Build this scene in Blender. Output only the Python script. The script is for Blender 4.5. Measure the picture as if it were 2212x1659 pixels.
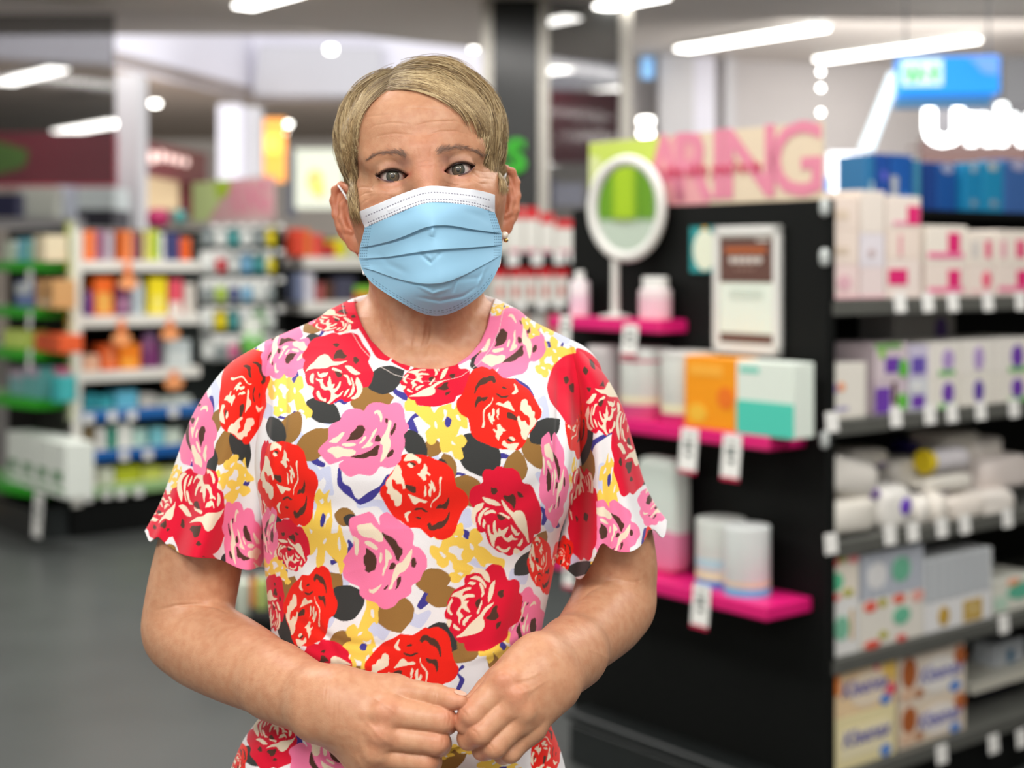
import bpy, math, random
import numpy as np
from mathutils import Vector, Matrix

sc = bpy.context.scene
for _o in list(bpy.data.objects):
    bpy.data.objects.remove(_o)
col = sc.collection

# ------------------------------------------------------------------ camera
# pinhole of the photograph: 2212 x 1659 frame, focal 3200 px, eye level at row 565, eye height 1.45 m
FW, FH, FPX, HOR, EYE = 2212.0, 1659.0, 3200.0, 565.0, 1.45
cam_d = bpy.data.cameras.new('camera')
cam_d.sensor_fit = 'HORIZONTAL'
cam_d.sensor_width = 36.0
cam_d.lens = 36.0 * FPX / FW
cam_d.shift_y = -(FH / 2 - HOR) / FW
cam_d.clip_start, cam_d.clip_end = 0.05, 120
cam_d.dof.use_dof = True
cam_d.dof.focus_distance = 1.335
cam_d.dof.aperture_fstop = 3.7
cam_d.dof.aperture_blades = 0
cam = bpy.data.objects.new('camera', cam_d)
cam.location = (0, 0, EYE)
cam.rotation_euler = (math.pi / 2, 0, 0)
col.objects.link(cam)
sc.camera = cam

# ------------------------------------------------------------------ render look
sc.view_settings.view_transform = 'Standard'
sc.view_settings.look = 'None'
sc.view_settings.gamma = 1
sc.view_settings.use_curve_mapping = False
sc.view_settings.exposure = 0.0
sc.cycles.use_denoising = True
sc.cycles.max_bounces = 6
sc.cycles.transparent_max_bounces = 8
sc.cycles.caustics_reflective = False
sc.cycles.caustics_refractive = False
sc.cycles.sample_clamp_indirect = 4

world = bpy.data.worlds.new('world')
sc.world = world
world.use_nodes = True
world.node_tree.nodes['Background'].inputs[0].default_value = (0.80, 0.82, 0.86, 1)
world.node_tree.nodes['Background'].inputs[1].default_value = 0.8

def pt(px, py, d):
    """the point at depth d that the photograph shows at pixel (px, py)"""
    return np.array([(px - FW / 2) / FPX * d, d, EYE - (py - HOR) / FPX * d])

def proj(P):
    P = np.asarray(P, dtype=float)
    return np.stack([FW / 2 + P[..., 0] / P[..., 1] * FPX, HOR + (EYE - P[..., 2]) / P[..., 1] * FPX], -1)

def area(name, loc, size, size_y, power, rot=(0, 0, 0), color=(1, 1, 1), group=None):
    l = bpy.data.lights.new(name, 'AREA')
    l.shape = 'RECTANGLE'; l.size = size; l.size_y = size_y; l.energy = power; l.color = color
    o = bpy.data.objects.new(name, l); o.location = loc; o.rotation_euler = rot
    col.objects.link(o)
    return o

def lin(h):
    """sRGB 0-255 triple -> linear rgba"""
    out = []
    for c in h[:3]:
        c = c / 255.0
        out.append(c / 12.92 if c <= 0.04045 else ((c + 0.055) / 1.055) ** 2.4)
    return tuple(out) + (1.0,)

_mats = {}
def mat(name, rgb, rough=0.5, metal=0.0, emit=0.0, noise=0.0, scale=20.0, spec=None, bump=0.0, coat=0.0, trans=0.0, alpha=1.0):
    """plain Principled surface with a little procedural colour variation"""
    key = (name, tuple(rgb), rough, metal, emit, noise, alpha)
    if key in _mats: return _mats[key]
    m = bpy.data.materials.new(name); m.use_nodes = True
    nt = m.node_tree; b = nt.nodes['Principled BSDF']
    c = lin(rgb)
    b.inputs['Base Color'].default_value = c
    b.inputs['Roughness'].default_value = rough
    b.inputs['Metallic'].default_value = metal
    if spec is not None: b.inputs['Specular IOR Level'].default_value = spec
    if coat: b.inputs['Coat Weight'].default_value = coat
    if trans: b.inputs['Transmission Weight'].default_value = trans
    if alpha < 1: b.inputs['Alpha'].default_value = alpha
    if emit:
        b.inputs['Emission Color'].default_value = c
        b.inputs['Emission Strength'].default_value = emit
    if noise or bump:
        tc = nt.nodes.new('ShaderNodeTexCoord'); n = nt.nodes.new('ShaderNodeTexNoise')
        n.inputs['Scale'].default_value = scale; n.inputs['Detail'].default_value = 4
        nt.links.new(tc.outputs['Object'], n.inputs['Vector'])
        if noise:
            mr = nt.nodes.new('ShaderNodeMapRange')
            mr.inputs[1].default_value = 0.3; mr.inputs[2].default_value = 0.7
            mr.inputs[3].default_value = 1 - noise; mr.inputs[4].default_value = 1 + noise
            mx = nt.nodes.new('ShaderNodeVectorMath'); mx.operation = 'SCALE'
            mx.inputs[0].default_value = c[:3]
            nt.links.new(n.outputs[0], mr.inputs[0]); nt.links.new(mr.outputs[0], mx.inputs['Scale'])
            nt.links.new(mx.outputs[0], b.inputs['Base Color'])
        if bump:
            bp = nt.nodes.new('ShaderNodeBump'); bp.inputs['Strength'].default_value = bump; bp.inputs['Distance'].default_value = 0.002
            nt.links.new(n.outputs[0], bp.inputs['Height']); nt.links.new(bp.outputs[0], b.inputs['Normal'])
    _mats[key] = m
    return m

def empty(name, loc, label=None, cat=None, group=None):
    o = bpy.data.objects.new(name, None)
    o.empty_display_size = 0.1
    o.location = loc
    col.objects.link(o)
    tag(o, label, cat, group)
    return o

def tag(o, label=None, cat=None, group=None, kind=None):
    if label: o['label'] = label
    if cat: o['category'] = cat
    if group: o['group'] = group
    if kind: o['kind'] = kind
    return o

def mesh_np(name, V, F, material, parent=None, smooth=True, colors=None):
    """mesh object from numpy arrays (F may be a list of (n,k) arrays)"""
    me = bpy.data.meshes.new(name)
    V = np.asarray(V, dtype=np.float32)
    Fs = F if isinstance(F, list) else [F]
    Fs = [np.asarray(f, dtype=np.int32) for f in Fs if len(f)]
    nl = sum(f.size for f in Fs); nf = sum(len(f) for f in Fs)
    me.vertices.add(len(V)); me.vertices.foreach_set('co', V.ravel())
    me.loops.add(nl); me.polygons.add(nf)
    me.loops.foreach_set('vertex_index', np.concatenate([f.ravel() for f in Fs]))
    tot = np.concatenate([np.full(len(f), f.shape[1], np.int32) for f in Fs])
    st = np.concatenate([[0], np.cumsum(tot)[:-1]]).astype(np.int32)
    me.polygons.foreach_set('loop_start', st)
    me.polygons.foreach_set('use_smooth', np.full(nf, smooth, dtype=bool))
    me.update(calc_edges=True)
    if colors is not None:
        ca = me.color_attributes.new('col', 'FLOAT_COLOR', 'POINT')
        c4 = np.ones((len(V), 4), np.float32); c4[:, :3] = colors
        ca.data.foreach_set('color', c4.ravel())
    if isinstance(material, (list, tuple)):
        for m in material: me.materials.append(m)
    else:
        me.materials.append(material)
    o = bpy.data.objects.new(name, me)
    col.objects.link(o)
    if parent is not None: o.parent = parent
    return o
# ------------------------------------------------------------------ the pharmacy: a = along the shelves (away, to the right), b = across them (away, to the left)
def rd_(x): return math.radians(x)
TH = rd_(38.7)
AX = np.array([math.cos(TH), math.sin(TH), 0.0]); BX = np.array([-math.sin(TH), math.cos(TH), 0.0])
def S(a, b, z=0.0): return AX * a + BX * b + np.array([0, 0, z])

class Frame:
    """a shelving face: u runs to the right along it, v away behind it; kind 'side' faces the near aisle, 'end' faces the aisle's mouth"""
    def __init__(s, a, b, kind):
        s.O = S(a, b); s.kind = kind
        s.X, s.Y = (AX, BX) if kind == 'side' else (-BX, AX)
        s.rot = TH if kind == 'side' else TH - math.pi / 2
    def w(s, u, v, z): return s.O + s.X * u + s.Y * v + np.array([0, 0, z])
    def u(s, px, v=0.0):
        r = (px - FW / 2) / FPX; q = s.O + s.Y * v
        return (r * q[1] - q[0]) / (s.X[0] - r * s.X[1])
    def z(s, px, py, v=0.0):
        return EYE - (py - HOR) / FPX * s.w(s.u(px, v), v, 0)[1]

# ---- small shapes: every function returns (vertices, faces)
def bxp(x0, x1, y0, y1, z0, z1, bev=0.0):
    if bev <= 0:
        V = [(x, y, z) for z in (z0, z1) for y in (y0, y1) for x in (x0, x1)]
        return V, [(0, 2, 3, 1), (4, 5, 7, 6), (0, 1, 5, 4), (2, 6, 7, 3), (0, 4, 6, 2), (1, 3, 7, 5)]
    b = min(bev, (x1 - x0) * .49, (y1 - y0) * .49, (z1 - z0) * .49); V = []; F = []
    for z, i in ((z0, b), (z0 + b, 0), (z1 - b, 0), (z1, b)):
        V += [(x0 + i + b * (i == 0), y0 + i, z), (x1 - i - b * (i == 0), y0 + i, z), (x1 - i, y0 + i + b * (i == 0), z), (x1 - i, y1 - i - b * (i == 0), z), (x1 - i - b * (i == 0), y1 - i, z), (x0 + i + b * (i == 0), y1 - i, z), (x0 + i, y1 - i - b * (i == 0), z), (x0 + i, y0 + i + b * (i == 0), z)]
    for k in range(3):
        for j in range(8): F.append((k * 8 + j, k * 8 + (j + 1) % 8, k * 8 + 8 + (j + 1) % 8, k * 8 + 8 + j))
    F.append(tuple(range(7, -1, -1))); F.append(tuple(range(24, 32)))
    return V, F
def lathe(prof, cx=0, cy=0, n=28, sy=1.0):
    V, F = [], []
    for r, z in prof:
        for k in range(n):
            t = 2 * math.pi * k / n; V.append((cx + r * math.cos(t), cy + r * sy * math.sin(t), z))
    for i in range(len(prof) - 1):
        for k in range(n): F.append((i * n + k, i * n + (k + 1) % n, (i + 1) * n + (k + 1) % n, (i + 1) * n + k))
    F.append(tuple(range(n - 1, -1, -1))); F.append(tuple(range((len(prof) - 1) * n, len(prof) * n)))
    return V, F
def poly_prism(P, y0, y1):
    """outline in (x, z) given thickness along y"""
    n = len(P); V = [(x, y0, z) for x, z in P] + [(x, y1, z) for x, z in P]
    A = sum(P[i][0] * P[(i + 1) % n][1] - P[(i + 1) % n][0] * P[i][1] for i in range(n))
    F = [tuple(range(n)), tuple(range(2 * n - 1, n - 1, -1))] + [(i, i + n, (i + 1) % n + n, (i + 1) % n) for i in range(n)]
    if A < 0: F = [f[::-1] for f in F]
    return V, F
def oval(cx, cz, rx, rz, n=28): return [(cx + rx * math.cos(2 * math.pi * k / n), cz + rz * math.sin(2 * math.pi * k / n)) for k in range(n)]
def tilt(s, ang, px=0, pz=0, axis='x'):
    V, F = s; c, q = math.cos(ang), math.sin(ang); out = []
    for x, y, z in V:
        if axis == 'x': out.append((x, c * y - q * (z - pz), pz + q * y + c * (z - pz)))
        elif axis == 'y': out.append((px + c * (x - px) + q * (z - pz), y, pz - q * (x - px) + c * (z - pz)))
        else: out.append((px + c * (x - px) - q * y, q * (x - px) + c * y, z))
    return out, F
def pillow(x0, x1, y0, y1, z0, z1, e=0.5, n=18, wob=0.0, seed=0):
    """soft packet: a superellipsoid with a few dents"""
    V, F = [], []; cx, cy, cz = (x0 + x1) / 2, (y0 + y1) / 2, (z0 + z1) / 2; rx, ry, rz = (x1 - x0) / 2, (y1 - y0) / 2, (z1 - z0) / 2
    sg = lambda v, p: math.copysign(abs(v) ** p, v)
    for i in range(n + 1):
        a = math.pi * i / n
        for j in range(2 * n):
            b = math.pi * j / n
            q = 1 + wob * math.sin(3.1 * b + seed) * math.sin(4.3 * a + seed * 2)
            V.append((cx + rx * q * sg(math.sin(a), e) * sg(math.cos(b), e), cy + ry * q * sg(math.sin(a), e) * sg(math.sin(b), e), cz - rz * sg(math.cos(a), e)))
    m = 2 * n
    for i in range(n):
        for j in range(m): F.append((i * m + j, i * m + (j + 1) % m, (i + 1) * m + (j + 1) % m, (i + 1) * m + j))
    return V, F
def obj(name, shapes, m, parent=None, loc=(0, 0, 0), rot=0.0, smooth=False):
    if isinstance(shapes, tuple): shapes = [shapes]
    V, F = [], []
    for v, f in shapes:
        k = len(V); V += list(v); F += [tuple(i + k for i in q) for q in f]
    me = bpy.data.meshes.new(name); me.from_pydata([tuple(map(float, v)) for v in V], [], F); me.materials.append(m)
    if smooth:
        me.polygons.foreach_set('use_smooth', [True] * len(me.polygons))
        if smooth != 2: me.set_sharp_from_angle(angle=rd_(35))
    o = bpy.data.objects.new(name, me); col.objects.link(o)
    if parent is not None: o.parent = parent
    else: o.location = loc; o.rotation_euler = (0, 0, rot)
    return o
def root(name, loc, rot, label, cat, group=None):
    o = empty(name, tuple(loc), label, cat, group); o.rotation_euler = (0, 0, rot); return o
def struct(name, shapes, m, loc=(0, 0, 0), rot=0.0):
    return tag(obj(name, shapes, m, None, loc, rot), kind='structure')
def prism_pts(P, thick):
    """a wall piece through world points (quad given as 4 points), thickness away from the camera"""
    P = [np.array(p, float) for p in P]; n = np.cross(P[1] - P[0], P[3] - P[0]); n /= np.linalg.norm(n)
    if n[1] < 0: n = -n
    V = [tuple(p) for p in P] + [tuple(p + n * thick) for p in P]
    return V, [(0, 1, 2, 3), (7, 6, 5, 4), (0, 4, 5, 1), (1, 5, 6, 2), (2, 6, 7, 3), (3, 7, 4, 0)]
def font(name, text, size, m, parent, loc, extrude=.001, align='CENTER', shear=0.0, bold=0.0, sx=1.0, rotx=math.pi / 2):
    c = bpy.data.curves.new(name, 'FONT'); c.body = text; c.size = size; c.extrude = extrude; c.align_x = align; c.align_y = 'CENTER'; c.shear = shear; c.offset = bold
    c.resolution_u = 3
    t = bpy.data.objects.new(name, c); col.objects.link(t)
    me = bpy.data.meshes.new_from_object(t.evaluated_get(bpy.context.evaluated_depsgraph_get())); bpy.data.objects.remove(t)
    me.materials.clear(); me.materials.append(m)
    o = bpy.data.objects.new(name, me); col.objects.link(o); o.rotation_euler = (rotx, 0, 0); o.location = loc; o.scale = (sx, 1, 1)
    if parent is not None: o.parent = parent
    return o
P_ = lambda rgb, rough=.45, **k: mat('print_%d_%d_%d' % tuple(rgb), rgb, rough, **k)
WHT, CRM, BLK, DGY, MAG = (236, 236, 232), (232, 224, 204), (20, 22, 22), (66, 68, 66), (222, 40, 122)
BLACKM = mat('black_powder_coat', (10, 12, 11), .62, noise=.15, scale=60, spec=.18); GREYM = mat('grey_shelf_metal', (98, 99, 94), .42, .2, noise=.06)
WSHELF = mat('white_shelf_metal', (226, 224, 216), .4, noise=.04); TICK = mat('ticket_card', (238, 238, 234), .6, noise=.03); MAGM = mat('magenta_acrylic', (224, 30, 118), .3, noise=.05)

LABELS = {}
def say(t):
    t = ' '.join(t.split()); LABELS[t] = LABELS.get(t, 0) + 1; return t

# ---- goods
def carton(fr, px0, px1, pyt, zb, c, desc, where, group, v=.02, dp=.12, deco=(), zt=None, cat='box', name='carton'):
    u0, u1 = fr.u(px0 + 1, v), fr.u(px1 - 1, v); w_ = u1 - u0
    h = (fr.z((px0 + px1) / 2, pyt, v) if zt is None else zt) - zb
    r = root(name, fr.w(u0, v, zb), fr.rot, say(desc + ' ' + where), cat, group)
    obj('shell', bxp(0, w_, 0, dp, 0, h, .0015), P_(c), r)
    for d in deco:
        k, x0, x1, z0, z1, cc = d[:6]
        if k == 'r': s = bxp(x0 * w_, x1 * w_, -.0012, .0004, z0 * h, z1 * h)
        elif k == 'e': s = poly_prism(oval((x0 + x1) / 2 * w_, (z0 + z1) / 2 * h, (x1 - x0) / 2 * w_, (z1 - z0) / 2 * h), -.0016, .0004)
        elif k == 't':
            font('lettering', d[6], d[7], P_(cc), r, ((x0 + x1) / 2 * w_, -.0022, (z0 + z1) / 2 * h), extrude=.0004, shear=.3, bold=d[8] if len(d) > 8 else .001); continue
        elif k == 's': s = [bxp((x0 + (x1 - x0) * q / 7) * w_, (x0 + (x1 - x0) * (q + .5) / 7) * w_, -.0012, .0004, z0 * h, z1 * h) for q in range(7)]
        obj({'r': 'printed_panel', 'e': 'printed_oval', 's': 'printed_stripes'}[k], s, P_(cc), r)
    return r
def bottle(fr, px0, px1, pyt, zb, c, cap, desc, where, group, v=.03, capf=.2, shoulder=.06, band=None, name='bottle', flat=.7, capr=.62):
    u0, u1 = fr.u(px0, v), fr.u(px1, v); R = (u1 - u0) / 2; h = fr.z((px0 + px1) / 2, pyt, v) - zb; hb = h * (1 - capf)
    r = root(name, fr.w((u0 + u1) / 2, v + R * flat, zb), fr.rot, say(desc + ' ' + where), 'bottle', group)
    obj('bottle_body', lathe([(R * .94, 0), (R, .006), (R, hb - shoulder * h), (R * .9, hb - shoulder * h * .4), (R * capr * .9, hb)], sy=flat), P_(c, .35), r, smooth=True)
    obj('cap', lathe([(R * capr, hb), (R * capr, h - .003), (R * capr * .92, h)], sy=flat), P_(cap, .35), r, smooth=True)
    if band: 
        z0, z1, bc = band; obj('label_band', lathe([(R * 1.008, z0 * h), (R * 1.008, z1 * h)], sy=flat), P_(bc), r, smooth=True)
    return r
def tub(fr, px0, px1, pyt, zb, c, desc, where, group, v=.03, bands=(), lid=None, name='tub', lidf=.1):
    u0, u1 = fr.u(px0, v), fr.u(px1, v); R = (u1 - u0) / 2; h = fr.z((px0 + px1) / 2, pyt, v) - zb
    r = root(name, fr.w((u0 + u1) / 2, v + R, zb), fr.rot, say(desc + ' ' + where), 'tub', group)
    obj('tub_body', lathe([(R * .95, 0), (R * .985, .004), (R * .985, h * (1 - lidf))]), P_(c, .4), r, smooth=True)
    obj('lid', lathe([(R, h * (1 - lidf)), (R, h - .003), (R * .97, h)]), P_(lid or c, .35), r, smooth=True)
    for z0, z1, bc in bands: obj('label_band', lathe([(R * .992, z0 * h), (R * .992, z1 * h)]), P_(bc), r, smooth=True)
    return r
def ticket(fr, px, py, w_, h, desc, group, v=-.004, tl=.0, red=False, size=.0, name='price_ticket'):
    u = fr.u(px, v); z = fr.z(px, py, v)
    r = root(name, fr.w(u, v, z), fr.rot, say(desc), 'price ticket', group)
    obj('card', tilt(bxp(-w_ / 2, w_ / 2, -.0016, 0, -h / 2, h / 2, .0005), tl), TICK, r)
    if red: obj('red_edge', tilt(bxp(-w_ / 2, w_ / 2, -.0022, .0004, -h / 2 - .006, -h / 2 + .003), tl), P_((190, 24, 70)), r)
    if size:
        obj('printed_price', [tilt(bxp(-w_ * .2, w_ * .18, -.0026, -.0014, h * .02, h * .05 + h * .14), tl), tilt(bxp(-w_ * .12, w_ * .20, -.0026, -.0014, -h * .16, -h * .06), tl), tilt(bxp(-w_ * .3, w_ * .3, -.0026, -.0014, h * .30, h * .34), tl)], P_((70, 84, 80)), r)
    return r

# ------------------------------------------------------------------ floor, ceiling, walls of the shop and the mall behind it
def floor_mat():
    m = mat('vinyl_floor', (70, 73, 72), .36, noise=.10, scale=3.0, bump=.05); return m
struct('floor', bxp(-16, 16, -3, 32, -.1, 0), floor_mat())
CEIL = mat('ceiling_paint', (224, 214, 205), .9, noise=.03, scale=2)
# shop ceiling: up to the shop front (left of the column line it stops at the mall opening)
struct('ceiling', [bxp(-9, 14, -6, 8.6, 3.0, 3.2)], CEIL, rot=TH)
SOFF = mat('mall_soffit_paint', (196, 178, 164), .9, noise=.04, scale=1)
struct('ceiling_mall', [prism_pts([pt(-700, 150, 16.2), pt(250, 142, 14.7), pt(560, 214, 17.7), pt(1400, 216, 18.2)], .05)[0:2] if False else ([tuple(pt(-600, 100, 13.3)), tuple(pt(245, 137, 14.5)), tuple(pt(545, 212, 17.7)), tuple(pt(1480, 214, 17.9)), tuple(pt(1480, 300, 24.0) * (1, 1, 0) + (0, 0, 3.42)), tuple(pt(-900, 300, 24.0) * (1, 1, 0) + (0, 0, 3.42)),
                                     tuple(pt(-600, 100, 13.3) + (0, 0, .12)), tuple(pt(245, 137, 14.5) + (0, 0, .12)), tuple(pt(545, 212, 17.7) + (0, 0, .12)), tuple(pt(1480, 214, 17.9) + (0, 0, .12)), tuple(pt(1480, 300, 24.0) * (1, 1, 0) + (0, 0, 3.54)), tuple(pt(-900, 300, 24.0) * (1, 1, 0) + (0, 0, 3.54))],
                                    [(5, 4, 3, 2, 1, 0), (6, 7, 8, 9, 10, 11), (0, 1, 7, 6), (1, 2, 8, 7), (2, 3, 9, 8), (3, 4, 10, 9), (4, 5, 11, 10), (5, 0, 6, 11)])], SOFF)
LILAC = mat('white_bulkhead_paint', (232, 230, 240), .8, noise=.02, scale=1)
def quad(x0, y0, d0, x1, y1, d1, ztop, th=.15):
    a, b = pt(x0, y0, d0), pt(x1, y1, d1); A, B = a.copy(), b.copy(); A[2] = B[2] = ztop
    return prism_pts([a, b, B, A], th)
struct('wall_bulkhead', [quad(-620, 98, 13.25, 245, 137, 14.5, 5.4), quad(245, 137, 14.5, 545, 212, 17.7, 5.4), quad(545, 212, 17.7, 1480, 214, 17.9, 5.4)], LILAC)
struct('trim_1', prism_pts([pt(548, 205, 17.5), pt(822, 207, 17.6), pt(824, 104, 17.5), pt(560, 98, 17.4)], .2), mat('grey_bulkhead_paint', (196, 196, 202), .8))
struct('ceiling_soffit', [prism_pts([S(-6, 8.6, 3.2), S(9, 8.6, 3.2), S(9, 8.75, 3.2), S(-6, 8.75, 3.2)], .02), bxp(0, 0.01, 0, .01, 5.4, 5.41)], SOFF)
def sline(px, b_, z):
    r_ = (px - FW / 2) / FPX; d = b_ / (.78 - .625 * r_); q = S(0, 0) + np.array([r_ * d, d, z]); return tuple(q)
struct('ceiling_2', [([sline(-700, 8.6, 3.02), sline(250, 8.6, 3.02), sline(850, 8.6, 3.02), tuple(pt(850, 78, 11.2)), tuple(pt(250, 75, 11.0)), tuple(pt(-700, 80, 10.6))], [(0, 1, 4, 5), (1, 2, 3, 4)])], mat('soffit_2', (206, 196, 188), .9))
MALLW = mat('mall_wall', (206, 196, 184), .8, noise=.05, scale=.6)
struct('wall_back', prism_pts([pt(-1400, 900, 27) * (1, 1, 0), pt(3200, 900, 27) * (1, 1, 0), pt(3200, 900, 27) * (1, 1, 0) + (0, 0, 7), pt(-1400, 900, 27) * (1, 1, 0) + (0, 0, 7)], .2), MALLW)
struct('wall_left', prism_pts([(-9.5, -3, 0), (-9.5, 30, 0), (-9.5, 30, 6), (-9.5, -3, 6)], .2), MALLW)
struct('wall_right', prism_pts([(13, -3, 0), (13, 30, 0), (13, 30, 6), (13, -3, 6)], .2), MALLW)
struct('wall_front', bxp(-12, 14, -3.2, -3.0, 0, 3.2), MALLW)
GWL = mat('shop_wall_grey', (204, 202, 204), .8, noise=.04, scale=1.2)
# wall to the right of the glazed front, with columns
struct('wall_side', [prism_pts([pt(1366, 900, 11.3) * (1, 1, 0), pt(2600, 900, 11.9) * (1, 1, 0), pt(2600, 900, 11.9) * (1, 1, 0) + (0, 0, 3.0), pt(1366, 900, 11.3) * (1, 1, 0) + (0, 0, 3.0)], .2)], mat('shop_wall_beige', (206, 200, 198), .85, noise=.06, scale=1))
for x0, x1, d in ((1425, 1500, 11.0), (1500, 1545, 11.1), (1566, 1588, 11.15)):
    struct('trim_column', prism_pts([pt(x0, 900, d) * (1, 1, 0), pt(x1, 900, d) * (1, 1, 0), pt(x1, 900, d) * (1, 1, 0) + (0, 0, 2.99), pt(x0, 900, d) * (1, 1, 0) + (0, 0, 2.99)], .12), GWL if x0 != 1500 else LILAC)
# pale column of the mall, left
for x0, x1, d, m_ in ((250, 300, 13.0, GWL), (470, 520, 15.5, LILAC), (520, 560, 15.8, GWL)):
    struct('trim_column', prism_pts([pt(x0, 900, d) * (1, 1, 0), pt(x1, 900, d) * (1, 1, 0), pt(x1, 900, d) * (1, 1, 0) + (0, 0, 3.1), pt(x0, 900, d) * (1, 1, 0) + (0, 0, 3.1)], .3), m_)
# tinted glass of the shop front with aluminium mullions, black fin between
def tinted():
    m = bpy.data.materials.new('tinted_glass'); m.use_nodes = True; nt = m.node_tree; b = nt.nodes['Principled BSDF']
    b.inputs['Base Color'].default_value = (.045, .048, .048, 1); b.inputs['Roughness'].default_value = .05; b.inputs['Alpha'].default_value = .50
    return m
TINT = tinted()
def pane(x0, x1, y0, y1, d, th=.01):
    return prism_pts([pt(x0, y1, d), pt(x1, y1, d), pt(x1, y0, d), pt(x0, y0, d)], th)
struct('window_1', pane(-420, 247, 30, 398, 9.0), TINT)
struct('window_2', pane(1185, 1341, -60, 640, 8.8), TINT)
ALU = mat('brushed_aluminium', (176, 172, 164), .35, .6, noise=.05)
struct('window_frame', [pane(1163, 1186, -60, 700, 8.7, .08), pane(1340, 1366, -60, 700, 8.7, .08)], ALU)
struct('trim_2', pane(1064, 1164, -60, 760, 8.75, .25), mat('black_glossy_fin', (18, 24, 23), .22))
struct('trim_3', pane(1040, 1064, -60, 330, 8.72, .1), ALU)

# ------------------------------------------------------------------ lights
def tubelamp(x, y, d, L, desc, w_=.13, e=9.0, dirv=None, group='long ceiling lamps'):
    """linear ceiling lamp whose near end the photograph shows at (x, y); runs away across the aisles"""
    dv = BX if dirv is None else dirv
    c = pt(x, y, d); c[2] = 2.985
    r = root('ceiling_lamp', tuple(c), math.atan2(dv[1], dv[0]), say(desc), 'ceiling lamp', group)
    obj('lamp_housing', bxp(0, L, -w_ / 2 - .012, w_ / 2 + .012, -.02, .0145), mat('lamp_housing', (224, 224, 220), .5), r)
    obj('diffuser', bxp(.01, L - .01, -w_ / 2, w_ / 2, -.034, -.02), mat('lit_diffuser', (255, 252, 246), .5, emit=e), r)
    return r
for x, y, d, L, desc in ((1778, 48, 9.55, 1.28, 'long bright ceiling lamp above the pink and lime header'), (2108, 74, 10.05, 1.35, 'long bright ceiling lamp above the blue exit sign'), (640, -22, 8.3, .62, 'bright ceiling lamp cut by the top edge above the grey bulkhead'),
                         (1432, -18, 8.4, .52, 'short bright ceiling lamp at the top edge beside the glazing'),
                         (1240, 30, 9.15, .45, 'ceiling lamp seen high through the dark pane beside the black fin'), (1222, 140, 11.6, .5, 'second ceiling lamp down seen through the dark pane beside the black fin'), (1392, 176, 12.7, .8, 'ceiling lamp half behind the aluminium mullion'),
                         (1258, 350, 22, 1.1, 'faint ceiling lamp seen low through the dark pane'), (128, 148, 11.6, 1.2, 'ceiling lamp seen through the dark glass, topmost at the edge'), (262, 270, 16.0, 1.6, 'ceiling lamp seen through the dark glass over the maroon fascia'), (104, 392, 27, 3.0, 'ceiling lamp seen under the dark glass above the white cabinets')):
    tubelamp(x, y, d, L, desc, w_=.13 if d < 11 else .16 if d < 14 else .30, e=9 if d < 11 or x > 1350 else 14)
DOT = mat('lit_downlight', (255, 252, 244), .5, emit=10.0)
for x, y, d, r_, desc in ((335, 224, 15.8, .05, 'round downlight in the beige mall soffit'), (715, 107, 10.8, .034, 'round downlight over the cropped hair'), (1023, 103, 10.8, .028, 'round downlight beside the black fin'), (618, 268, 17.5, .06, 'upper downlight beside the orange lit panel'), (610, 286, 17.6, .05, 'lower downlight beside the orange lit panel'),
                             (1395, 262, 10.6, .05, 'upper of two bright white spots over the lime header'), (1395, 288, 10.6, .05, 'lower of two bright white spots over the lime header')):
    c = pt(x, y, d); o = obj('downlight', lathe([(r_ * .9, -.02), (r_, -.012), (r_, .02)], n=20), DOT, None, tuple(c)); tag(o, say(desc), 'downlight', 'round downlights')
STR = [155, 190, 243, 268, 284, 300, 318, 336, 352, 368]
r = root('bead_light_string', tuple(pt(1773, 155, 8.2)), 0, say('vertical string of tiny white lights beside the pink header'), 'light string')
obj('cord', bxp(-.001, .001, -.001, .001, -.62, .9), P_((190, 190, 190)), r)
for y in STR:
    z = pt(1773, y, 8.2)[2] - pt(1773, 155, 8.2)[2]
    obj('bead', lathe([(.001, z - .012), (.010, z - .006), (.012, z), (.010, z + .006), (.001, z + .012)], n=12), mat('lit_bead', (255, 255, 250), .5, emit=16 if y < 260 else 4), r, smooth=True)

# light of the lamps: soft rectangles just under the shop ceiling
LK = 1.15
for x, y, sx_, sy_, p, g in ((-1.6, -.6, .55, 2.0, 52, 0), (-.2, -1.2, .55, 2.0, 62, 0), (1.3, -.5, .55, 2.0, 52, 0), (-1.5, 2.6, .3, 2.6, 42, 0), (.2, 3.2, .3, 2.6, 32, 0), (1.9, 2.8, .3, 2.6, 50, 0), (-3.2, 5.2, .4, 2.6, 75, 0), (.3, 6.4, .4, 2.6, 55, 0), (2.6, 6.4, .4, 2.6, 60, 0), (-1.6, 7.4, .4, 2.4, 40, 0)):
    area('lamp_light', (x, y, 2.94), sx_, sy_, p * LK, color=(1, .975, .94), rot=(0, 0, rd_(38.7)))
for x, y, z, s_, p, rx in ((-2.5, 12.6, 4.6, 5, 130, 78), (2.5, 12.8, 4.6, 5, 85, 78), (-3, 21, 3.3, 5, 220, 0), (3, 21, 3.3, 5, 140, 0), (3.2, 9.3, 2.2, 3, 70, 75), (-3.5, 14.5, .4, 5, 150, 180), (1.5, 15, .4, 5, 100, 180)):
    area('mall_fill', (x, y, z), s_, s_ * .6, p, color=(1, .98, .96), rot=(rd_(rx), 0, 0))  # added fills on bulkhead, side wall and soffit, plus two from overhead
for x, y, p in ((-2.5, 5.6, 60), (1.6, 6.0, 70), (3.6, 6.5, 60), (-.5, .3, 30)):
    area('floor_bounce', (x, y, .25), 3.0, 2.0, p, color=(1, .96, .92), rot=(math.pi, 0, 0)) if False else None
l = bpy.data.lights.new('front_fill', 'AREA'); l.shape = 'RECTANGLE'; l.size = 4.5; l.size_y = 1.8; l.energy = 17; l.color = (.97, .98, 1)
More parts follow.
